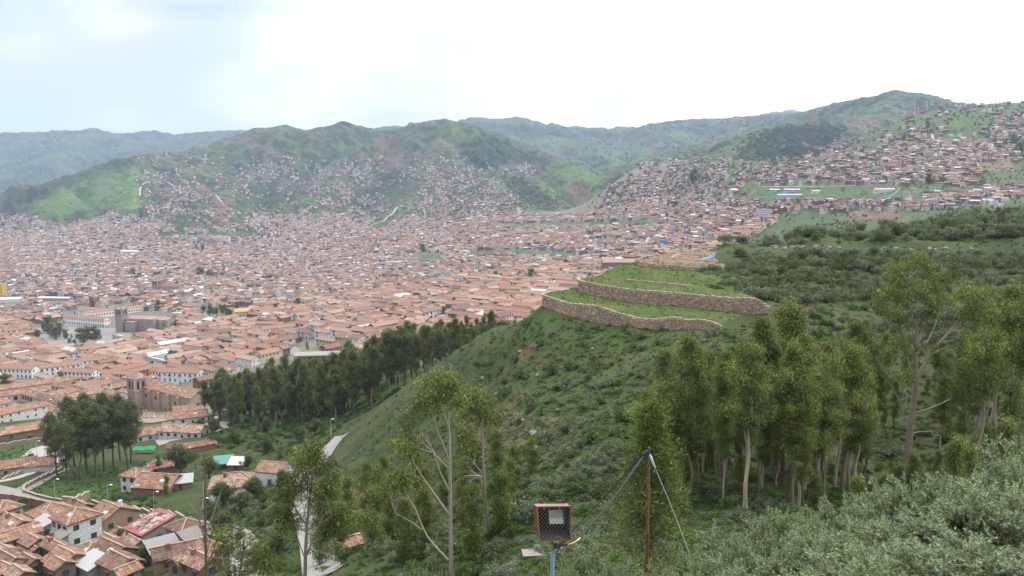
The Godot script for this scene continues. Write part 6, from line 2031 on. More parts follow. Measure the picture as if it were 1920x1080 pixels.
	var c2 := big("large grey stone church with square bell tower by the square", "church", "church", 284, 617, 700.0, 62, 18, 14.0, -14, 0, gs, TILE_PALE, {"nw": 6, "storeys": 1, "frame": DARK, "ww": 1.8, "wh": 3.4, "rise": 3.0})
	bell_tower(c2, Vector3(-38.0, 0, 8.0), 10.5, 18.0, 7.5, false, gs)
	for k in 5:
		var b := Shape.new(); b.box(Transform3D(Basis(), Vector3(-26.0 + k * 12.0, 5.0, 10.2)), Vector3(3.0, 16.0, 3.0), gs * 1.05)
		put("buttress", b.done(), M.stone, c2)
	for q in [[8, 6, 16, 20, 9], [-20, 5, 14, 12, 7]]:
		var tr := Shape.new(); tr.box(Transform3D(Basis(), Vector3(q[0], q[1], 12)), Vector3(q[2], q[3], q[4]), gs * 0.97)
		put("chapel", tr.done(), M.stone, c2)
	var c3 := big("far brown church with low twin towers among the roofs", "church", "church", 320, 550, 1100.0, 44, 18, 14.0, -10, 0, gs, TILE_DARK, {"nw": 5, "storeys": 1, "frame": DARK, "wh": 3.0})
	bell_tower(c3, Vector3(-24, 0, 6), 11, 16, 7, false, gs); bell_tower(c3, Vector3(-24, 0, -8), 11, 16, 7, false, gs)
	var c4 := base("church_tower", hit(178, 576, 900.0), -20)
	bell_tower(c4, Vector3.ZERO, 11, 10, 7, true, gs)
	tag(c4, "small domed stone bell tower beside a slim dark tree", "church tower")
	# school blocks, halls
	big("long white school block with rows of windows above the grove", "school", "school_block", 522, 628, 640.0, 34, 10, 8.0, 34, 0, Color(0.7, 0.66, 0.6), TILE, {"nw": 10, "frame": Color(0.35, 0.4, 0.42), "wh": 1.6})
	big("grey glazed school block behind the long white one", "school", "school_block", 508, 620, 640.0, 30, 9, 8.0, -10, 0, Color(0.42, 0.43, 0.4), TILE, {"nw": 9, "frame": Color(0.35, 0.4, 0.42), "wh": 1.6})
	big("cream school hall with wide tile roof by the lawn", "school", "school_block", 466, 592, 700.0, 34, 14, 7.0, 20, 0, CREAM, Color(0.6, 0.33, 0.2), {"nw": 8})
	big("big plain brown hall with pale tile roof beside the terraces", "hall", "hall", 1160, 506, 700.0, 46, 18, 11.0, 0, 0, Color(0.24, 0.15, 0.135), TILE_PALE, {"nw": 0, "door": false})
	big("pale blue shed standing alone among the far houses", "shed", "blue_shed", 1250, 460, 900.0, 22, 9, 7.0, -4, 3, Color(0.10, 0.30, 0.62), Color(0.2, 0.42, 0.7), {"nw": 0})
	big("yellow-orange tower block at the frame edge of the city", "building", "tower_block", 3, 556, 900.0, 14, 12, 24.0, -10, 3, Color(0.60, 0.42, 0.10), GREY, {"nw": 4, "storeys": 7, "wh": 1.4, "frame": GREY})
	big("large market hall with pink and white striped roof", "hall", "market_hall", 16, 566, 900.0, 46, 24, 6.0, 10, 0, WHITE, Color(0.66, 0.5, 0.5), {"nw": 0, "tin": true, "rise": 2.5})
	big("long pale warehouse with white sheet roof in mid city", "hall", "market_hall", 104, 563, 900.0, 62, 16, 5.0, -6, 0, GREY, Color(0.6, 0.55, 0.5), {"nw": 0, "tin": true, "rise": 1.5})
	big("cream villa with long roof in the far quarter", "building", "villa", 60, 502, 1500.0, 55, 16, 10.0, 0, 0, CREAM, TILE_PALE, {"nw": 10})
	big("wide white building on the far plain under the green gap", "building", "long_building", 408, 450, 1800.0, 80, 14, 9.0, -6, 0, WHITE, TILE_PALE, {"nw": 12})
	big("long white sheet-roofed hall on the far plain", "hall", "long_building", 244, 475, 1800.0, 50, 14, 6.0, 0, 0, CREAM, TIN, {"nw": 0, "tin": true})
	big("grey slab office block in the middle of the far city", "building", "office_block", 800, 498, 1200.0, 30, 12, 13.0, -8, 3, GREY, GREY, {"nw": 9, "storeys": 4, "wh": 1.2})
	big("grey slab block under the curved white wall", "building", "office_block", 770, 502, 1200.0, 20, 12, 9.0, -8, 3, GREY, GREY, {"nw": 5, "storeys": 3, "wh": 1.2})
	big("white tower-like house with yellow walls near the hill foot", "building", "villa", 958, 556, 700.0, 24, 12, 9.0, -20, 0, CREAM, TILE, {"nw": 6})
	for q in [[1452, 361, 20, "small blue and white school pavilion by the compound corner"], [1484, 361, 30, "blue and white school block in the walled compound"], [1480, 371, 44, "long blue and white school range by the lower compound wall"], [1529, 364, 14, "tiny white pavilion in the middle of the compound"], [1657, 361, 34, "tan roofed block at the far end of the compound"]]:
		big(q[3], "school", "school_pavilion", q[0], q[1], 900.0, q[2] * 0.95, 8, 5.0, -2, 0, Color(0.25, 0.5, 0.72) if q[0] < 1500 else WHITE, Color(0.55, 0.5, 0.45), {"nw": 6, "frame": WHITE, "ww": 1.4, "wh": 1.2})
	big("white and mauve apartment block on the valley side", "building", "apartment_block", 1432, 408, 900.0, 24, 12, 13.0, -20, 3, Color(0.68, 0.62, 0.68), GREY, {"nw": 8, "storeys": 4, "wh": 1.3})
	big("white pavilion with flat roof on the valley rim", "building", "villa", 1376, 362, 900.0, 18, 10, 7.0, 0, 1, WHITE, Color(0.66, 0.6, 0.56), {"nw": 4})
	# unfinished concrete frame by the lawn
	var cf := base("concrete_shell", hit(615, 682, 430.0), 8)
	for k in 3:
		var s := Shape.new(); s.box(Transform3D(Basis(), Vector3(0, 1.0 + k * 3.0, 0)), Vector3(44, 0.5, 14), Color(0.30, 0.28, 0.27))
		put("slab", s.done(), M.stone, cf)
	for k in 24:
		var s := Shape.new(); s.box(Transform3D(Basis(), Vector3(-21 + (k % 12) * 3.8, 3.0, -6.5 + (k / 12) * 13.0)), Vector3(0.5, 9.0, 0.5), Color(0.28, 0.26, 0.25))
		put("column", s.done(), M.stone, cf)
	tag(cf, "unfinished grey concrete frame beside the green lawn", "concrete frame")
	# masts on the ridge
	for q in [[1715, 206, 46, 2400, "tall red and white lattice mast, first of the ridge masts"], [1722, 206, 26, 2420, "short pale mast between the two lattice masts"], [1738, 203, 36, 2440, "red and white lattice mast beside the ridge-top houses"]]:
		var g := at(q[0], q[1], q[3])
		var o := base("radio_mast", on(g.x, g.z) - Vector3(0, 1, 0))
		var n := int(q[2] / 6.0) + 1
		for k in n:
			var s := Shape.new()
			var y0: float = q[2] * k / n; var y1: float = q[2] * (k + 1) / n
			var w0 := 1.8 * (1.0 - 0.8 * k / n); var w1 := 1.8 * (1.0 - 0.8 * (k + 1) / n)
			for e in 4:
				var a := e * PI / 2
				s.tube([Vector3(cos(a) * w0, y0, sin(a) * w0), Vector3(cos(a) * w1, y1, sin(a) * w1)], [0.22, 0.22], 4, Color(0.55, 0.12, 0.1) if k % 2 else Color(0.75, 0.72, 0.7))
				s.tube([Vector3(cos(a) * w0, y0, sin(a) * w0), Vector3(cos(a + PI / 2) * w1, y1, sin(a + PI / 2) * w1)], [0.12, 0.12], 4, Color(0.6, 0.5, 0.48))
			put("section", s.done(), M.plain, o)
		tag(o, q[4], "radio mast", "radio masts on the ridge")


func clear_for_landmarks() -> void:
	for k in [[[56, 610, 112, 604, 218, 614, 256, 622, 238, 636, 200, 652, 120, 656, 62, 648], 600.0, 1400.0], [[112, 584, 205, 572, 250, 556, 262, 566, 222, 612, 110, 611], 600.0, 1400.0], [[206, 580, 336, 588, 338, 622, 250, 634, 206, 632], 600.0, 1400.0], [[244, 736, 300, 724, 400, 745, 400, 800, 240, 800], 380.0, 680.0], [[372, 574, 472, 576, 466, 604, 372, 602], 600.0, 1400.0], [[-40, 702, 78, 706, 72, 718, -40, 716], 520.0, 760.0], [[76, 706, 190, 682, 200, 694, 100, 716], 520.0, 760.0], [[118, 706, 284, 710, 284, 720, 118, 716], 520.0, 760.0], [[286, 708, 384, 710, 384, 726, 286, 722], 520.0, 760.0], [[-20, 760, 30, 724, 92, 726, 108, 752, 60, 776], 400.0, 620.0], [[482, 612, 560, 600, 566, 626, 500, 640], 500.0, 1100.0], [[560, 672, 700, 664, 700, 700, 560, 700], 380.0, 620.0], [[756, 652, 770, 652, 846, 586, 902, 553, 896, 550, 836, 584], 500.0, 1400.0], [[256, 454, 262, 454, 265, 420, 259, 420], 1400.0, 3400.0], [[175, 543, 182, 543, 189, 492, 183, 492], 1000.0, 2400.0], [[1200, 468, 1207, 468, 1254, 416, 1247, 416], 1000.0, 2400.0], [[625, 650, 700, 650, 700, 664, 625, 664], 400.0, 800.0], [[1128, 496, 1194, 496, 1194, 512, 1128, 512], 700.0, 1600.0], [[1396, 348, 1700, 348, 1700, 376, 1396, 378], 900.0, 1900.0], [[-20, 556, 50, 556, 50, 572, -20, 572], 900.0, 1700.0], [[66, 558, 142, 556, 142, 568, 66, 568], 900.0, 1700.0]]:
		keep_clear.append([outline(k[0]), k[1], k[2]])


# ---------- close to the viewpoint ----------
func make_floodlight() -> void:
	var d := 13.0
	var o := base("floodlight", at(1036, 1014, d))
	var g := o.position
	var f := [at(1007, 950, 12.95) - g, at(1069, 949, 13.1) - g, at(1069, 1012, 13.1) - g, at(1012, 1014, 12.95) - g]
	var b := [at(1000, 945, 13.32) - g, at(1063, 944, 13.47) - g, at(1063, 996, 13.47) - g, at(1003, 994, 13.32) - g]
	var rust := Color(0.22, 0.075, 0.05)
	var pale := Color(0.34, 0.21, 0.175)
	# four panels with thickness, and a dark back
	var names := ["top_panel", "side_panel", "bottom_panel", "side_panel"]
	for k in 4:
		var q := (k + 1) % 4
		var s := Shape.new()
		var c: Vector3 = (f[0] + f[1] + f[2] + f[3] + b[0] + b[1] + b[2] + b[3]) / 8.0
		var mid: Vector3 = (f[k] + f[q] + b[k] + b[q]) / 4.0
		var inn := (c - mid).normalized() * 0.012
		var col := pale if k == 0 else rust
		s.quad(f[k], f[q], b[q], b[k], col)
		s.quad(f[k] + inn, f[q] + inn, b[q] + inn, b[k] + inn, Color(0.025, 0.022, 0.022) if k != 2 else Color(0.10, 0.105, 0.10))
		s.quad(f[k], f[q], f[q] + inn, f[k] + inn, rust.lerp(pale, 0.5))
		put(names[k], s.done(), M.rust, o)
	var bk := Shape.new()
	bk.quad(b[0], b[1], b[2], b[3], Color(0.015, 0.015, 0.017))
	put("back_panel", bk.done(), M.plain, o)
	# frame round the opening
	for k in 4:
		var q := (k + 1) % 4
		var s := Shape.new()
		var dir: Vector3 = f[q] - f[k]
		s.box(Transform3D(Basis.looking_at(dir, Vector3(0, 0.2, 1) if absf(dir.normalized().y) > 0.9 else Vector3.UP), (f[k] + f[q]) / 2), Vector3(0.022, 0.022, dir.length() + 0.02), pale if k == 0 or k == 3 else rust.lerp(pale, 0.3))
		put("frame_bar", s.done(), M.rust, o)
	# wire netting across the opening
	var nx: Vector3 = f[1] - f[0]; var ny: Vector3 = f[3] - f[0]
	var w := Shape.new()
	var cells := 9
	for k in range(-cells, cells * 2):
		for sgn in [1, -1]:
			var pts := []
			for e in 37:
				var t := e / 36.0
				var x := (k + t * cells) / cells if sgn > 0 else (k + (1.0 - t) * cells) / cells
				if x < 0.0 or x > 1.0: continue
				pts.append(f[0] + nx * x + ny * t + Vector3(0, 0, 0.003 * sgn * (1 if e % 2 else -1)))
			if pts.size() > 1:
				var rad := []
				for e in pts: rad.append(0.0022)
				w.tube(pts, rad, 4, Color(0.20, 0.185, 0.17), false)
	put("wire_netting", w.done(), M.plain, o).set_meta("kind", "stuff")
	# lamp inside: housing, reflector, glass
	var c0: Vector3 = f[0] + nx * 0.34 + ny * 0.19 + Vector3(0, 0, -0.12)
	var ax := nx * 0.43; var ay := ny * 0.41
	var h := Shape.new()
	h.box(Transform3D(Basis(), c0 + ax / 2 + ay / 2 + Vector3(0.01, 0, -0.125)), Vector3(0.30, 0.30, 0.14), Color(0.06, 0.06, 0.065))
	put("lamp_housing", h.done(), M.plain, o)
	var rf := Shape.new()
	for k in 8:
		var t0 := k / 8.0; var t1 := (k + 1) / 8.0
		var z0 := -0.025 * sin(PI * t0); var z1 := -0.025 * sin(PI * t1)
		rf.quad(c0 + ay * t0 + Vector3(0, 0, z0), c0 + ax + ay * t0 + Vector3(0, 0, z0), c0 + ax + ay * t1 + Vector3(0, 0, z1), c0 + ay * t1 + Vector3(0, 0, z1), Color(0.50, 0.53, 0.49) if k < 5 else Color(0.85, 0.86, 0.84))
	put("reflector", rf.done(), M.metal_sheet, o)
	var gl := Shape.new()
	gl.quad(c0 + Vector3(0, 0, 0.012), c0 + ax + Vector3(0, 0, 0.012), c0 + ax + ay + Vector3(0, 0, 0.012), c0 + ay + Vector3(0, 0, 0.012), Color.WHITE)
	put("lens_glass", gl.done(), M.lamp_glass, o)
	for q in [[0.2, 0.14], [0.68, 0.12]]:
		var s := Shape.new(); s.box(Transform3D(Basis(), f[0] + nx * q[0] + ny * q[1] + Vector3(0, 0, -0.09)), Vector3.ONE * 0.018, Color(0.8, 0.8, 0.8))
		put("screw", s.done(), M.plain, o)
	# pole, bracket and terminal
	var foot := at(1036, 1018, 13.1)
	var ground := hgt(foot.x, foot.z)
	var p := Shape.new()
	p.tube([Vector3(0, ground - 0.3, 0) + Vector3(foot.x, 0, foot.z) - g, foot + Vector3(0, -0.12, 0) - g], [0.037, 0.037], 14, Color(0.36, 0.46, 0.58))
	p.tube([foot + Vector3(0, -0.14, 0) - g, foot - g], [0.036, 0.036], 14, Color(0.36, 0.33, 0.34))
	put("pole", p.done(), M.rust, o)
	var br := Shape.new()
	var arc := []; var ar := []
	for k in 13:
		var a := PI * k / 12.0
		arc.append(foot - g + Vector3(0.09 - cos(a) * 0.10, -0.02 + sin(a) * 0.13, 0.02)); ar.append(0.013)
	br.tube(arc, ar, 7, Color(0.32, 0.15, 0.09))
	put("bracket", br.done(), M.rust, o)
	var tm := Shape.new()
	tm.box(Transform3D(Basis(), at(1046, 1024, 13.05) - g), Vector3(0.12, 0.07, 0.06), Color(0.05, 0.05, 0.06))
	tm.box(Transform3D(Basis(), at(1052, 1026, 13.05) - g), Vector3(0.02, 0.02, 0.07), Color(0.8, 0.8, 0.78))
	tm.tube([at(1042, 1024, 13.08) - g, at(1064, 1021, 13.1) - g], [0.02, 0.018], 7, Color(0.05, 0.05, 0.055))
	put("terminal_box", tm.done(), M.plain, o)
	tag(o, "rusty boxed floodlight behind wire netting on a pale blue pole", "floodlight")


func line_of(pts: Array) -> Array:
	var c := Curve3D.new()
	for k in pts.size():
		var tan: Vector3 = (pts[mini(k + 1, pts.size() - 1)] - pts[maxi(k - 1, 0)]) * 0.17
		c.add_point(pts[k], -tan, tan)
	var out := []
	var l := c.get_baked_length()
	for k in 41: out.append(c.sample_baked(l * k / 40.0, true))
	return out


func make_pole() -> void:
	var d := 17.0
	var top := at(1217, 838, d)
	var low := at(1212, 1078, d)
	var dir := (low - top) / (low.y - top.y)
	var gy := hgt(low.x, low.z) - 0.4
	var o := base("utility_pole", Vector3(low.x, gy, low.z))
	var g := o.position
	var s := Shape.new()
	var foot := top + dir * (gy - top.y)
	s.tube([foot - g, at(1214, 1002, d) - g], [0.036, 0.035], 10, Color(0.17, 0.085, 0.06))
	put("lower_post", s.done(), M.rust, o)
	var s2 := Shape.new()
	s2.tube([at(1214, 1003, d) - g, at(1214.5, 999, d) - g], [0.041, 0.041], 10, Color(0.17, 0.08, 0.05))
	put("collar", s2.done(), M.rust, o)
	var s3 := Shape.new()
	s3.tube([at(1214.3, 1001, d) - g, top - g], [0.030, 0.026], 10, Color(0.21, 0.135, 0.095))
	put("upper_post", s3.done(), M.bark, o)
	var s4 := Shape.new()
	s4.tube([at(1208, 852, d) - g, at(1217, 845, d) - g], [0.05, 0.04], 7, Color(0.03, 0.05, 0.06))
	s4.tube([at(1210, 848, d) - g, at(1206, 858, d) - g], [0.04, 0.03], 7, Color(0.05, 0.06, 0.06))
	put("insulator", s4.done(), M.plain, o)
	var s5 := Shape.new()
	s5.tube([at(1217, 852, d + 0.06) - g, at(1220, 857, d - 0.05) - g, at(1224, 868, d - 0.05) - g, at(1228, 877, d - 0.05) - g], [0.028, 0.03, 0.03, 0.02], 7, Color(0.40, 0.42, 0.44))
	put("silver_tape", s5.done(), M.metal_sheet, o)
	tag(o, "slim rusty brown utility pole with taped cables at its top", "utility pole")
	var gw := Shape.new()
	var pts := line_of([at(1228, 877, d), at(1258, 948, d - 1.0), at(1290, 1030, d - 2.0), at(1325, 1118, d - 3.0)])
	var rr := []
	for e in pts: rr.append(0.0065)
	gw.tube(pts, rr, 5, Color(0.2, 0.2, 0.2))
	tag(put("guy_wire", gw.done(), M.plain), "pale guy wire slanting down from the rusty pole", "wire")
	var cb := Shape.new()
	pts = line_of([at(1207, 856, d), at(1192, 876, 16.7), at(1165, 915, 16.0), at(1142, 945, 15.2), at(1110, 982, 14.2), at(1088, 1008, 13.5)])
	rr = []
	for k in pts.size(): rr.append(0.016 + (0.014 if k < 9 else 0.0))
	cb.tube(pts, rr, 7, Color(0.035, 0.038, 0.042))
	var co := base("cable", Vector3.ZERO)
	put("sheath", cb.done(), M.plain, co)
	for q in [[0.0, Color(0.62, 0.36, 0.28)], [3.0, Color(0.75, 0.72, 0.66)], [5.0, Color(0.65, 0.5, 0.1)]]:
		var cs := Shape.new()
		pts = line_of([at(1088, 1008, 13.5), at(1080 - q[0] * 0.5, 1015 + q[0] * 0.3, 13.3), at(1066, 1021, 13.1)])
		rr = []
		for e in pts: rr.append(0.009)
		cs.tube(pts, rr, 5, q[1])
		put("core_wire", cs.done(), M.plain, co)
	tag(co, "thick black cable from the rusty pole to the floodlight", "cable")
	var tc := Shape.new()
	pts = line_of([at(1204, 850, d), at(1180, 880, 17.5), at(1135, 930, 18.5), at(1080, 988, 20.0), at(1066, 1002, 20.5)])
	rr = []
	for e in pts: rr.append(0.011)
	tc.tube(pts, rr, 5, Color(0.04, 0.04, 0.045))
	tag(put("cable", tc.done(), M.plain), "thin black cable sagging behind the floodlight", "cable")


func make_front_trees() -> void:
	# the great forked gum on the right
	hero_tree("gum_tree", "great forked gum tree with pale limbs and spreading crown", 80.0,
		[0.42, 1697, 905, 1702, 850, 1710, 780, 1717, 720, 1716, 670, 1719, 620, 1722, 585],
		[[0.20, 1716, 725, 1730, 690, 1752, 655, 1790, 612, 1815, 580, 1835, 555], [0.13, 1718, 720, 1706, 690, 1697, 650, 1690, 610, 1672, 585, 1655, 560], [0.16, 1720, 650, 1735, 615, 1742, 570, 1748, 530], [0.10, 1718, 615, 1700, 570, 1688, 540, 1692, 515], [0.12, 1712, 775, 1740, 765, 1790, 740, 1820, 715], [0.08, 1690, 735, 1700, 700, 1684, 690, 1662, 660], [0.10, 1706, 815, 1725, 812, 1760, 812], [0.10, 1720, 665, 1745, 640, 1768, 600, 1780, 560], [0.08, 1700, 790, 1682, 740, 1668, 715]],
		[[1690, 512, 34], [1730, 505, 30], [1660, 535, 30], [1765, 520, 30], [1800, 540, 26], [1645, 575, 22], [1700, 548, 28], [1745, 545, 28], [1640, 545, 18], [1670, 590, 18], [1728, 590, 24], [1718, 562, 22], [1820, 570, 26], [1845, 585, 24], [1860, 610, 22], [1800, 590, 20], [1835, 625, 22], [1812, 640, 18], [1870, 580, 18], [1825, 700, 26], [1850, 690, 22], [1800, 715, 20], [1790, 735, 16], [1660, 655, 22], [1680, 640, 16], [1735, 640, 14], [1690, 700, 16], [1780, 500, 16], [1710, 490, 18], [1840, 540, 18], [1770, 800, 14], [1830, 740, 16]],
		"gum", 1.0, "gum trees on the slope below the viewpoint", Color(0.32, 0.275, 0.225))
	hero_tree("gum_tree", "slender gum with long bare limbs leaning over the slope", 57.0,
		[0.17, 846, 1066, 845, 980, 844, 900, 843, 830, 840, 770, 838, 730],
		[[0.10, 840, 1050, 800, 1010, 775, 960, 752, 930], [0.05, 790, 992, 760, 965, 740, 950], [0.10, 842, 965, 815, 930, 785, 890, 760, 850], [0.10, 842, 920, 826, 880, 815, 840, 802, 800], [0.07, 842, 880, 815, 848, 795, 825, 775, 805], [0.08, 843, 865, 830, 830, 818, 800, 815, 750], [0.06, 840, 800, 828, 770, 815, 745, 808, 735], [0.05, 815, 850, 790, 815, 785, 800]],
		[[828, 715, 26], [838, 695, 16], [800, 728, 18], [790, 745, 22], [775, 775, 20], [765, 800, 14], [758, 825, 22], [745, 845, 18], [770, 835, 14], [862, 740, 12], [735, 885, 20], [760, 898, 16], [725, 920, 14], [820, 745, 18], [805, 760, 12], [710, 895, 12], [752, 905, 12], [850, 720, 10]],
		"gum", 1.05, "gum trees on the near slope", Color(0.40, 0.36, 0.30))
	hero_tree("gum_tree", "slender bare-stemmed gum beside the leaning one", 60.0,
		[0.17, 920, 1085, 914, 990, 909, 920, 906, 860, 904, 800, 902, 770],
		[[0.07, 910, 940, 905, 915, 897, 900], [0.06, 906, 890, 890, 872, 876, 860], [0.06, 905, 895, 888, 885, 872, 880], [0.05, 904, 830, 890, 810, 878, 800], [0.05, 903, 800, 895, 780, 890, 765]],
		[[900, 742, 18], [885, 750, 16], [915, 765, 14], [872, 770, 14], [895, 770, 14], [925, 785, 10], [865, 800, 10], [875, 815, 10], [870, 875, 10], [888, 855, 8], [905, 785, 10]],
		"gum", 1.05, "gum trees on the near slope", Color(0.36, 0.30, 0.25))
	hero_tree("gum_tree", "round-crowned gum standing before the pale road", 66.0,
		[0.2, 571, 1150, 572, 1080, 574, 1010, 578, 960, 584, 910, 588, 880],
		[[0.10, 576, 1040, 590, 1000, 602, 975, 612, 960], [0.09, 575, 985, 556, 950, 548, 920, 542, 900], [0.08, 578, 970, 572, 920, 566, 890], [0.07, 580, 950, 596, 915, 604, 890], [0.06, 573, 1050, 560, 1020, 552, 995, 545, 975], [0.05, 576, 1000, 565, 960, 552, 935]],
		[[584, 850, 22], [560, 868, 20], [610, 872, 20], [545, 892, 20], [625, 900, 16], [585, 885, 20], [565, 905, 16], [610, 905, 16], [540, 920, 14], [622, 925, 14], [600, 930, 12], [596, 960, 14], [615, 985, 22], [640, 975, 18], [605, 1000, 16], [660, 985, 14], [540, 975, 20], [530, 960, 14], [552, 985, 12], [680, 975, 10], [628, 1010, 14], [585, 835, 12]],
		"gum", 2.5, "gum trees on the near slope", Color(0.34, 0.29, 0.23))
	hero_tree("gum_tree", "dark gum whose crown peers over the lower frame by the road", 64.0,
		[0.2, 440, 1200, 446, 1120, 452, 1060, 458, 1010],
		[[0.08, 450, 1080, 470, 1050, 490, 1030], [0.08, 448, 1100, 425, 1060, 412, 1020], [0.06, 452, 1050, 440, 1010, 436, 985]],
		[[470, 1018, 24], [440, 1000, 16], [495, 1040, 20], [460, 1060, 24], [420, 1020, 16], [410, 1050, 18], [490, 1070, 22], [440, 1070, 20], [510, 1060, 14], [425, 985, 10]],
		"gum", 1.0, "gum trees on the near slope", BARK)
	hero_tree("dead_tree", "tall leafless dead tree beside the brown roofs", 84.0,
		[0.2, 388, 1130, 386, 1040, 385, 960, 384, 900, 382, 850],
		[[0.10, 386, 1020, 372, 970, 364, 940, 358, 920], [0.09, 386, 1000, 398, 960, 404, 930], [0.10, 386, 1060, 402, 1030, 412, 990, 418, 960], [0.07, 385, 960, 376, 930, 372, 910], [0.08, 387, 1050, 370, 1030, 352, 1010], [0.07, 385, 935, 392, 905, 396, 890], [0.08, 387, 1070, 410, 1050, 430, 1035], [0.06, 384, 900, 378, 880, 374, 868], [0.06, 370, 965, 356, 950, 348, 945], [0.05, 400, 955, 412, 935, 416, 925], [0.06, 386, 985, 372, 950, 366, 925], [0.06, 387, 1040, 398, 1000, 402, 975]],
		[], "gum", 0.0, "", Color(0.17, 0.125, 0.10))
	# the pine behind the pole
	var r := RandomNumberGenerator.new(); r.seed = 66
	var d := 27.0
	var foot := at(1222, 900, d)
	var g := on(foot.x, foot.z)
	var o := base("pine_tree", g)
	var top := at(1223, 742, d) - g
	var ts := Shape.new()
	limb(ts, [Vector3(0, -0.4, 0), Vector3(0.05, top.y * 0.5, 0), top], 0.12, 0.02, Color(0.20, 0.15, 0.11), 8)
	put("trunk", ts.done(), M.bark, o)
	var ls := Shape.new(); var cs := Shape.new()
	for k in 17:
		var t := k / 17.0
		var y := top.y * (0.16 + 0.8 * t)
		for e in 6:
			var a := e * TAU / 6 + k * 0.9 + r.randf_range(-0.3, 0.3)
			var reach := (1.0 - t) * 1.75 + 0.15
			reach *= r.randf_range(0.75, 1.1)
			var dir := Vector3(cos(a), 0, sin(a))
			var b := Vector3(top.x * t, y, top.z * t)
			var m := b + dir * reach * 0.6 + Vector3(0, reach * 0.05, 0); var en := b + dir * reach + Vector3(0, reach * 0.42, 0)
			limb(ls, [b, m, en], 0.028, 0.008, Color(0.34, 0.29, 0.23), 4)
			if t < 0.22 and e % 2 == 0: continue
			for q in 6:
				var u := 0.3 + 0.7 * q / 5.0
				var p := b.lerp(m, minf(1.0, u * 1.6)) if u < 0.6 else m.lerp(en, (u - 0.6) / 0.4)
				fill_clump(cs, "pine", p, Vector3.ONE * 0.12, 1, 0.6, r, r.randi_range(1, 3))
	fill_clump(cs, "pine", top, Vector3(0.05, 0.25, 0.05), 6, 0.4, r, 3)
	put("branch_tracery", ls.done(), M.bark, o).set_meta("kind", "stuff")
	put("crown", cs.done(), M.leaf, o)
	tag(o, "light green young pine with upswept branches behind the rusty pole", "tree")


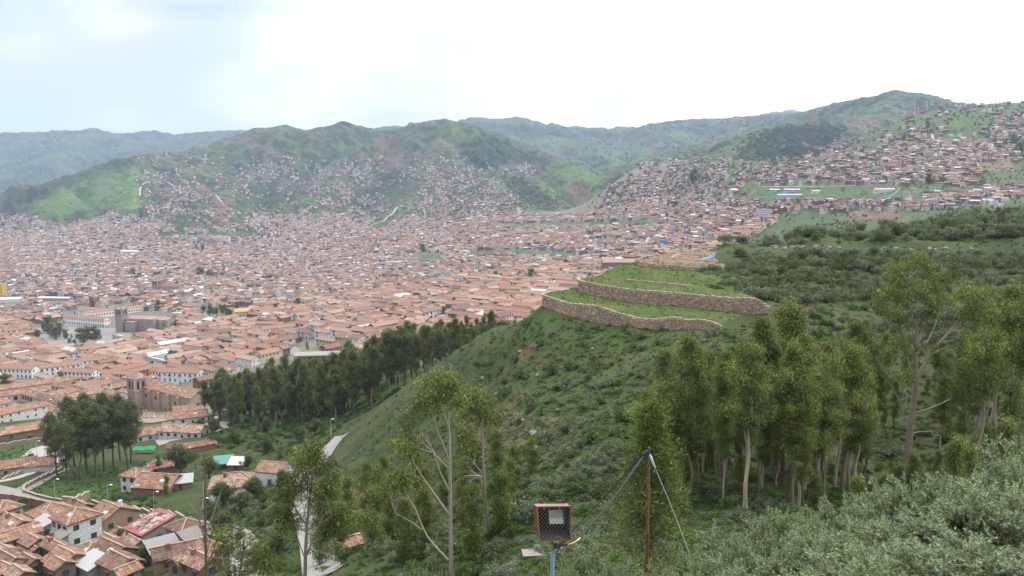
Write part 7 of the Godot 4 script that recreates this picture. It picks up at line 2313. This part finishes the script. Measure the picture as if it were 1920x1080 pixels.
func make_front_shrubs() -> void:
	var r := RandomNumberGenerator.new(); r.seed = 17
	var silver := [Color(0.185, 0.23, 0.118), Color(0.235, 0.28, 0.155), Color(0.145, 0.19, 0.09), Color(0.31, 0.345, 0.215), Color(0.10, 0.14, 0.065)]
	# sprigs: leaves set round a short upright shoot
	var sprigs := []
	for k in 6:
		var s := Shape.new()
		for e in 17:
			var t := e / 17.0
			var a := e * 2.4 + r.randf()
			var dir := Vector3(cos(a), 0.35 + t * 1.3, sin(a)).normalized()
			var side := dir.cross(Vector3.UP).normalized()
			var up := side.cross(dir).normalized()
			var p := Vector3(0, t * 0.13, 0)
			var l := r.randf_range(0.04, 0.062) * (1.1 - 0.4 * t); var w := l * 0.36
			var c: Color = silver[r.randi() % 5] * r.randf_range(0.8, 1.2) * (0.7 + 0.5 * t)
			s.tri(p, p + dir * l * 0.5 + side * w * 0.5 - up * 0.002, p + dir * l, c)
			s.tri(p, p + dir * l, p + dir * l * 0.5 - side * w * 0.5 - up * 0.002, c * 0.92)
		sprigs.append([s.v, s.c])
	var protos := []
	for k in 4:
		var st := Shape.new(); var lf := Shape.new()
		# main branches fan out from the root; sprigs sit along their upper parts
		for e in 34:
			var a := r.randf() * TAU
			var tilt := pow(r.randf(), 0.7) * 1.15
			var dir := Vector3(cos(a) * sin(tilt), cos(tilt), sin(a) * sin(tilt))
			var l := r.randf_range(0.8, 1.08)
			var bend := Vector3(r.randfn(), 0.3, r.randfn()) * 0.1
			var p1 := dir * l * 0.5 + bend; var p2 := dir * l + Vector3(0, 0.06, 0)
			limb(st, [Vector3.ZERO, p1, p2], 0.012, 0.003, Color(0.16, 0.11, 0.08), 4)
			for q in 5:
				var u := r.randf_range(0.4, 0.95)
				var sp_ := p1.lerp(p2, u)
				var sd := (dir + Vector3(r.randfn(), r.randfn() + 0.4, r.randfn()) * 0.55).normalized()
				var tw := r.randf_range(0.12, 0.3)
				limb(st, [sp_, sp_ + sd * tw], 0.005, 0.002, Color(0.2, 0.15, 0.1), 3)
				for m in 9:
					var up := (sd + Vector3(r.randfn(), r.randfn() + 0.7, r.randfn()) * 0.6).normalized()
					var side := up.cross(Vector3(r.randfn(), r.randfn(), r.randfn())).normalized()
					var b := Basis(side, up, side.cross(up))
					var sg: Array = sprigs[r.randi() % 6]
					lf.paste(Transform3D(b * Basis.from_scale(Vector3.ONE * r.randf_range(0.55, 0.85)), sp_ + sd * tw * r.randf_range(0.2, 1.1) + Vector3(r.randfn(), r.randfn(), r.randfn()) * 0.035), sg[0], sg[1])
		protos.append([st.done(), lf.done()])
	var rows := []
	# [column and row of the top, distance, size]
	for q in [[1345, 1002, 14, 1.0], [1420, 962, 13.5, 1.1], [1490, 950, 13, 1.0], [1560, 938, 12.5, 1.1], [1630, 926, 12, 1.1], [1700, 905, 11.5, 1.0], [1770, 886, 11, 1.15], [1835, 882, 10.5, 1.0], [1895, 850, 10, 1.15], [1950, 828, 9.5, 1.2], [1310, 1050, 12, 0.9], [1400, 1030, 11, 1.0], [1480, 1010, 10.5, 1.1], [1570, 1000, 10, 1.1], [1660, 985, 9.5, 1.1], [1750, 955, 9, 1.1], [1840, 935, 8.6, 1.1], [1920, 905, 8.2, 1.1], [1370, 1075, 9, 0.9], [1470, 1065, 8.6, 0.95], [1580, 1055, 8.2, 1.0], [1690, 1045, 7.8, 1.0], [1800, 1030, 7.4, 1.0], [1900, 1000, 7.0, 1.0], [1105, 1025, 17, 1.0], [1160, 1050, 16, 0.9], [1060, 1058, 15, 0.8], [1240, 1056, 14.5, 0.9], [815, 1062, 17, 0.7], [775, 1072, 17, 0.5], [855, 1068, 17, 0.6], [1200, 1075, 13, 0.8], [1130, 1078, 13, 0.8]]:
		var top := at(q[0], q[1], q[2])
		var gy := hgt(top.x, top.z)
		var h := clampf(top.y - gy, 0.9, 2.3)
		var o := base("silver_shrub", Vector3(top.x, top.y - h, top.z), r.randf() * 360.0)
		if top.y - h > gy + 0.2:
			var lg := Shape.new()
			for e in 5:
				var a := e * 1.3
				lg.tube([Vector3(cos(a) * 0.12, (gy - top.y + h) / (h / 1.02) - 0.1, sin(a) * 0.12), Vector3(cos(a) * 0.02, 0.1, sin(a) * 0.02)], [0.03, 0.015], 5, Color(0.16, 0.11, 0.08))
			put("trunk", lg.done(), M.bark, o)
		var k := rows.size() % 4
		var stem := put("stem", protos[k][0], M.bark, o)
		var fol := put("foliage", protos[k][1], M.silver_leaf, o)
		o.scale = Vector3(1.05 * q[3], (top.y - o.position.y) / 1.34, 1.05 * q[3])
		var where := "heaped in front of the gum stand" if q[0] > 1300 else "round the foot of the poles" if q[0] > 1000 else "peeping over the lower frame edge"
		rows.append([o, "silvery grey-green leafy shrub " + where, "shrub", "silvery shrubs below the viewpoint"])
	settle_labels(rows)
	# low rubble wall below the floodlight
	var lp := hit(1000, 1050, 30.0)
	var lw := base("low_wall", lp, 6)
	var wide := 42.0 * -lp.z / FOCUS
	var s1 := Shape.new()
	for k in 60:
		s1.box(Transform3D(Basis.from_euler(Vector3(0, r.randf_range(-0.2, 0.2), 0)), Vector3((k % 12 - 5.5) / 12.0 * wide, (k / 12) * wide * 0.085 - wide * 0.1, r.randf_range(-0.04, 0.04))), Vector3(wide / 12.0 * r.randf_range(0.85, 1.05), wide * 0.078, wide * 0.5), Color(0.15, 0.12, 0.095) * r.randf_range(0.6, 1.4))
	put("stones", s1.done(), M.stone, lw).set_meta("kind", "stuff")
	var s2 := Shape.new()
	s2.box(Transform3D(Basis(), Vector3(0, wide * 0.31, -wide * 0.1)), Vector3(wide * 1.02, wide * 0.05, wide * 0.75), Color(0.33, 0.29, 0.24))
	put("top_slab", s2.done(), M.stone, lw)
	tag(lw, "low stone block with flat pale top behind the floodlight", "wall")
	make_walker()
	# ground behind the viewpoint
	var s := Shape.new()
	for i in 20:
		for j in 20:
			var f := func(a: int, b: int) -> Vector3: return Vector3((a - 10) * 12.0, -2.2 - maxf(0.0, absf((a - 10) * 12.0) - 4.0) * 0.25 + b * 0.4, -3.4 + b * 6.0)
			s.quad(f.call(i, j), f.call(i + 1, j), f.call(i + 1, j + 1), f.call(i, j + 1), Color(0.06, 0.1, 0.03))
	tag(put("hilltop_ground", s.done(), M.ground), "grassy hilltop behind the viewpoint", "", "", "structure")


# a body as one skin: tapered capsules between joints, joined smoothly and meshed on a grid
func body_mesh(bones: Array, cell: float, paint_: Callable) -> ArrayMesh:
	var lo := Vector3.ONE * 1e9; var hi := -lo
	for b in bones:
		for e in [0, 1]:
			lo = lo.min(b[e] - Vector3.ONE * (b[2 + e] + cell * 2)); hi = hi.max(b[e] + Vector3.ONE * (b[2 + e] + cell * 2))
	var n := Vector3i((hi - lo) / cell) + Vector3i.ONE
	var f := PackedFloat32Array(); f.resize(n.x * n.y * n.z)
	for x in n.x:
		for y in n.y:
			for z in n.z:
				var p := lo + Vector3(x, y, z) * cell
				var d := 1e9
				for b in bones:
					var ab: Vector3 = b[1] - b[0]
					var t := clampf((p - b[0]).dot(ab) / maxf(ab.length_squared(), 1e-6), 0, 1)
					var q := p.distance_to(b[0] + ab * t) - lerpf(b[2], b[3], t)
					var h := clampf(0.5 + 0.5 * (q - d) / 0.03, 0, 1)
					d = lerpf(q, d, h) - 0.03 * h * (1.0 - h) if d < 1e8 else q
				f[(x * n.y + y) * n.z + z] = d
	var vid := {}
	var s := Shape.new()
	var at_cell := func(x: int, y: int, z: int) -> Vector3:
		var key := Vector3i(x, y, z)
		if vid.has(key): return vid[key]
		var sum := Vector3.ZERO; var cnt := 0
		for e in [[0, 0, 0, 1, 0, 0], [0, 1, 0, 1, 1, 0], [0, 0, 1, 1, 0, 1], [0, 1, 1, 1, 1, 1], [0, 0, 0, 0, 1, 0], [1, 0, 0, 1, 1, 0], [0, 0, 1, 0, 1, 1], [1, 0, 1, 1, 1, 1], [0, 0, 0, 0, 0, 1], [1, 0, 0, 1, 0, 1], [0, 1, 0, 0, 1, 1], [1, 1, 0, 1, 1, 1]]:
			var a := f[((x + e[0]) * n.y + y + e[1]) * n.z + z + e[2]]; var b := f[((x + e[3]) * n.y + y + e[4]) * n.z + z + e[5]]
			if (a < 0.0) != (b < 0.0):
				sum += Vector3(x + e[0], y + e[1], z + e[2]).lerp(Vector3(x + e[3], y + e[4], z + e[5]), a / (a - b)); cnt += 1
		vid[key] = lo + sum / maxf(cnt, 1) * cell
		return vid[key]
	for x in range(1, n.x - 1):
		for y in range(1, n.y - 1):
			for z in range(1, n.z - 1):
				var a := f[(x * n.y + y) * n.z + z]
				for ax in 3:
					var b := f[((x + int(ax == 0)) * n.y + y + int(ax == 1)) * n.z + z + int(ax == 2)]
					if (a < 0.0) == (b < 0.0): continue
					var q := []
					for o in [[0, 0], [1, 0], [1, 1], [0, 1]]:
						q.append(at_cell.call(x - (o[0] if ax != 0 else 0), y - (o[0] if ax == 0 else o[1] if ax == 2 else 0), z - (o[1] if ax != 2 else 0)))
					var m: Vector3 = (q[0] + q[1] + q[2] + q[3]) * 0.25
					var c: Color = paint_.call(m)
					if a < 0.0: s.quad(q[0], q[1], q[2], q[3], c)
					else: s.quad(q[3], q[2], q[1], q[0], c)
	return s.done()


func make_walker() -> void:
	var p := hit(441, 1077, 90.0)
	var o := base("person", p + Vector3(0, 0.16, 0), 205)
	var v := func(x: float, y: float, z: float) -> Vector3: return Vector3(x, y, z)
	var bones := [
		[v.call(0, 0.95, 0), v.call(0, 1.15, 0.0), 0.13, 0.125], [v.call(0, 1.15, 0), v.call(0, 1.38, -0.01), 0.125, 0.13], [v.call(-0.13, 1.40, 0), v.call(0.13, 1.40, 0), 0.075, 0.075], [v.call(0, 1.42, 0), v.call(0, 1.52, 0.01), 0.055, 0.052], [v.call(0, 1.60, 0.02), v.call(0, 1.66, 0.01), 0.092, 0.098],
		[v.call(-0.09, 0.93, 0), v.call(-0.10, 0.50, 0.12), 0.09, 0.062], [v.call(-0.10, 0.50, 0.12), v.call(-0.10, 0.09, 0.08), 0.058, 0.042], [v.call(-0.10, 0.05, 0.06), v.call(-0.10, 0.035, 0.22), 0.042, 0.034],
		[v.call(0.09, 0.93, 0), v.call(0.10, 0.50, 0.0), 0.09, 0.062], [v.call(0.10, 0.50, 0.0), v.call(0.10, 0.11, -0.20), 0.058, 0.042], [v.call(0.10, 0.08, -0.20), v.call(0.10, 0.035, -0.06), 0.042, 0.034],
		[v.call(-0.19, 1.38, 0), v.call(-0.23, 1.10, -0.08), 0.055, 0.044], [v.call(-0.23, 1.10, -0.08), v.call(-0.22, 0.87, 0.02), 0.042, 0.032], [v.call(-0.22, 0.87, 0.02), v.call(-0.21, 0.76, 0.06), 0.034, 0.022],
		[v.call(0.19, 1.38, 0), v.call(0.23, 1.10, 0.05), 0.055, 0.044], [v.call(0.23, 1.10, 0.05), v.call(0.21, 0.90, 0.18), 0.042, 0.032], [v.call(0.21, 0.90, 0.18), v.call(0.20, 0.82, 0.25), 0.034, 0.022],
	]
	var look := func(m: Vector3) -> Color:
		if m.y > 1.67 or (m.y > 1.56 and m.z < 0.0): return Color(0.03, 0.025, 0.022)
		if m.y > 1.45: return Color(0.32, 0.19, 0.13)
		if m.y < 0.08: return Color(0.04, 0.035, 0.03)
		if absf(m.x) > 0.16 and m.y < 0.86: return Color(0.32, 0.19, 0.13)
		if m.y < 0.97 and absf(m.x) < 0.18: return Color(0.10, 0.12, 0.17)
		return Color(0.08, 0.17, 0.42)
	put("body", body_mesh(bones, 0.022, look), M.plain, o)
	tag(o, "person in a blue jacket walking on the paved path by the road bend", "person")


func _ready() -> void:
	# camera, sky, sun, exposure
	var cam := Camera3D.new()
	cam.name = "camera"
	cam.fov = rad_to_deg(2.0 * atan(540.0 / FOCUS))
	cam.rotation_degrees.x = -TILT
	cam.near = 0.3
	cam.far = 30000.0
	add_child(cam)
	var env := Environment.new()
	env.background_mode = Environment.BG_SKY
	var sky := Sky.new()
	var pano := PanoramaSkyMaterial.new()
	pano.panorama = make_sky()
	pano.energy_multiplier = 1.0
	sky.sky_material = pano
	env.sky = sky
	env.tonemap_mode = Environment.TONE_MAPPER_LINEAR
	env.tonemap_exposure = 1.5
	env.sdfgi_enabled = true
	env.ssao_enabled = true
	env.ssil_enabled = true
	env.fog_enabled = true
	env.fog_density = 0.000052
	env.fog_light_color = Color(0.75, 0.85, 1.0)
	var world := WorldEnvironment.new()
	world.name = "world"
	world.environment = env
	add_child(world)
	var sun := DirectionalLight3D.new()
	sun.name = "sun"
	sun.light_energy = 0.5
	sun.light_angular_distance = 14.0
	sun.light_color = Color(1.0, 0.96, 0.9)
	sun.rotation_degrees = Vector3(-62, -125, 0)
	sun.shadow_enabled = true
	sun.sky_mode = DirectionalLight3D.SKY_MODE_LIGHT_ONLY
	add_child(sun)
	rng.seed = 41
	n_soft.seed = 4; n_soft.frequency = 0.004; n_soft.fractal_octaves = 4
	n_fine.seed = 9; n_fine.frequency = 0.06; n_fine.fractal_octaves = 3
	n_ridge.seed = 15; n_ridge.frequency = 0.0035; n_ridge.fractal_octaves = 4; n_ridge.fractal_type = FastNoiseLite.FRACTAL_RIDGED
	make_materials()
	make_land()
	paint_land()
	var j1 := RD.bsearch(420.0)
	var j2 := RD.bsearch(2500.0)
	mesh_land("hillside_ground", 0, j1, M.ground, "grassy and brushy hillside falling away below the viewpoint")
	mesh_land("valley_ground", j1, j2, M.far_ground, "earthen floor of the basin under the tiled city")
	mesh_land("mountains", j2, NV - 1, M.far_ground, "green and brown mountains ringing the city under haze")
	clear_for_landmarks()
	make_city()
	build_city()
	make_plants()
	make_terraces()
	make_roads()
	scatter_bushes()
	make_groves()
	make_lower_town()
	make_landmarks()
	make_floodlight()
	make_pole()
	make_front_trees()
	make_front_shrubs()
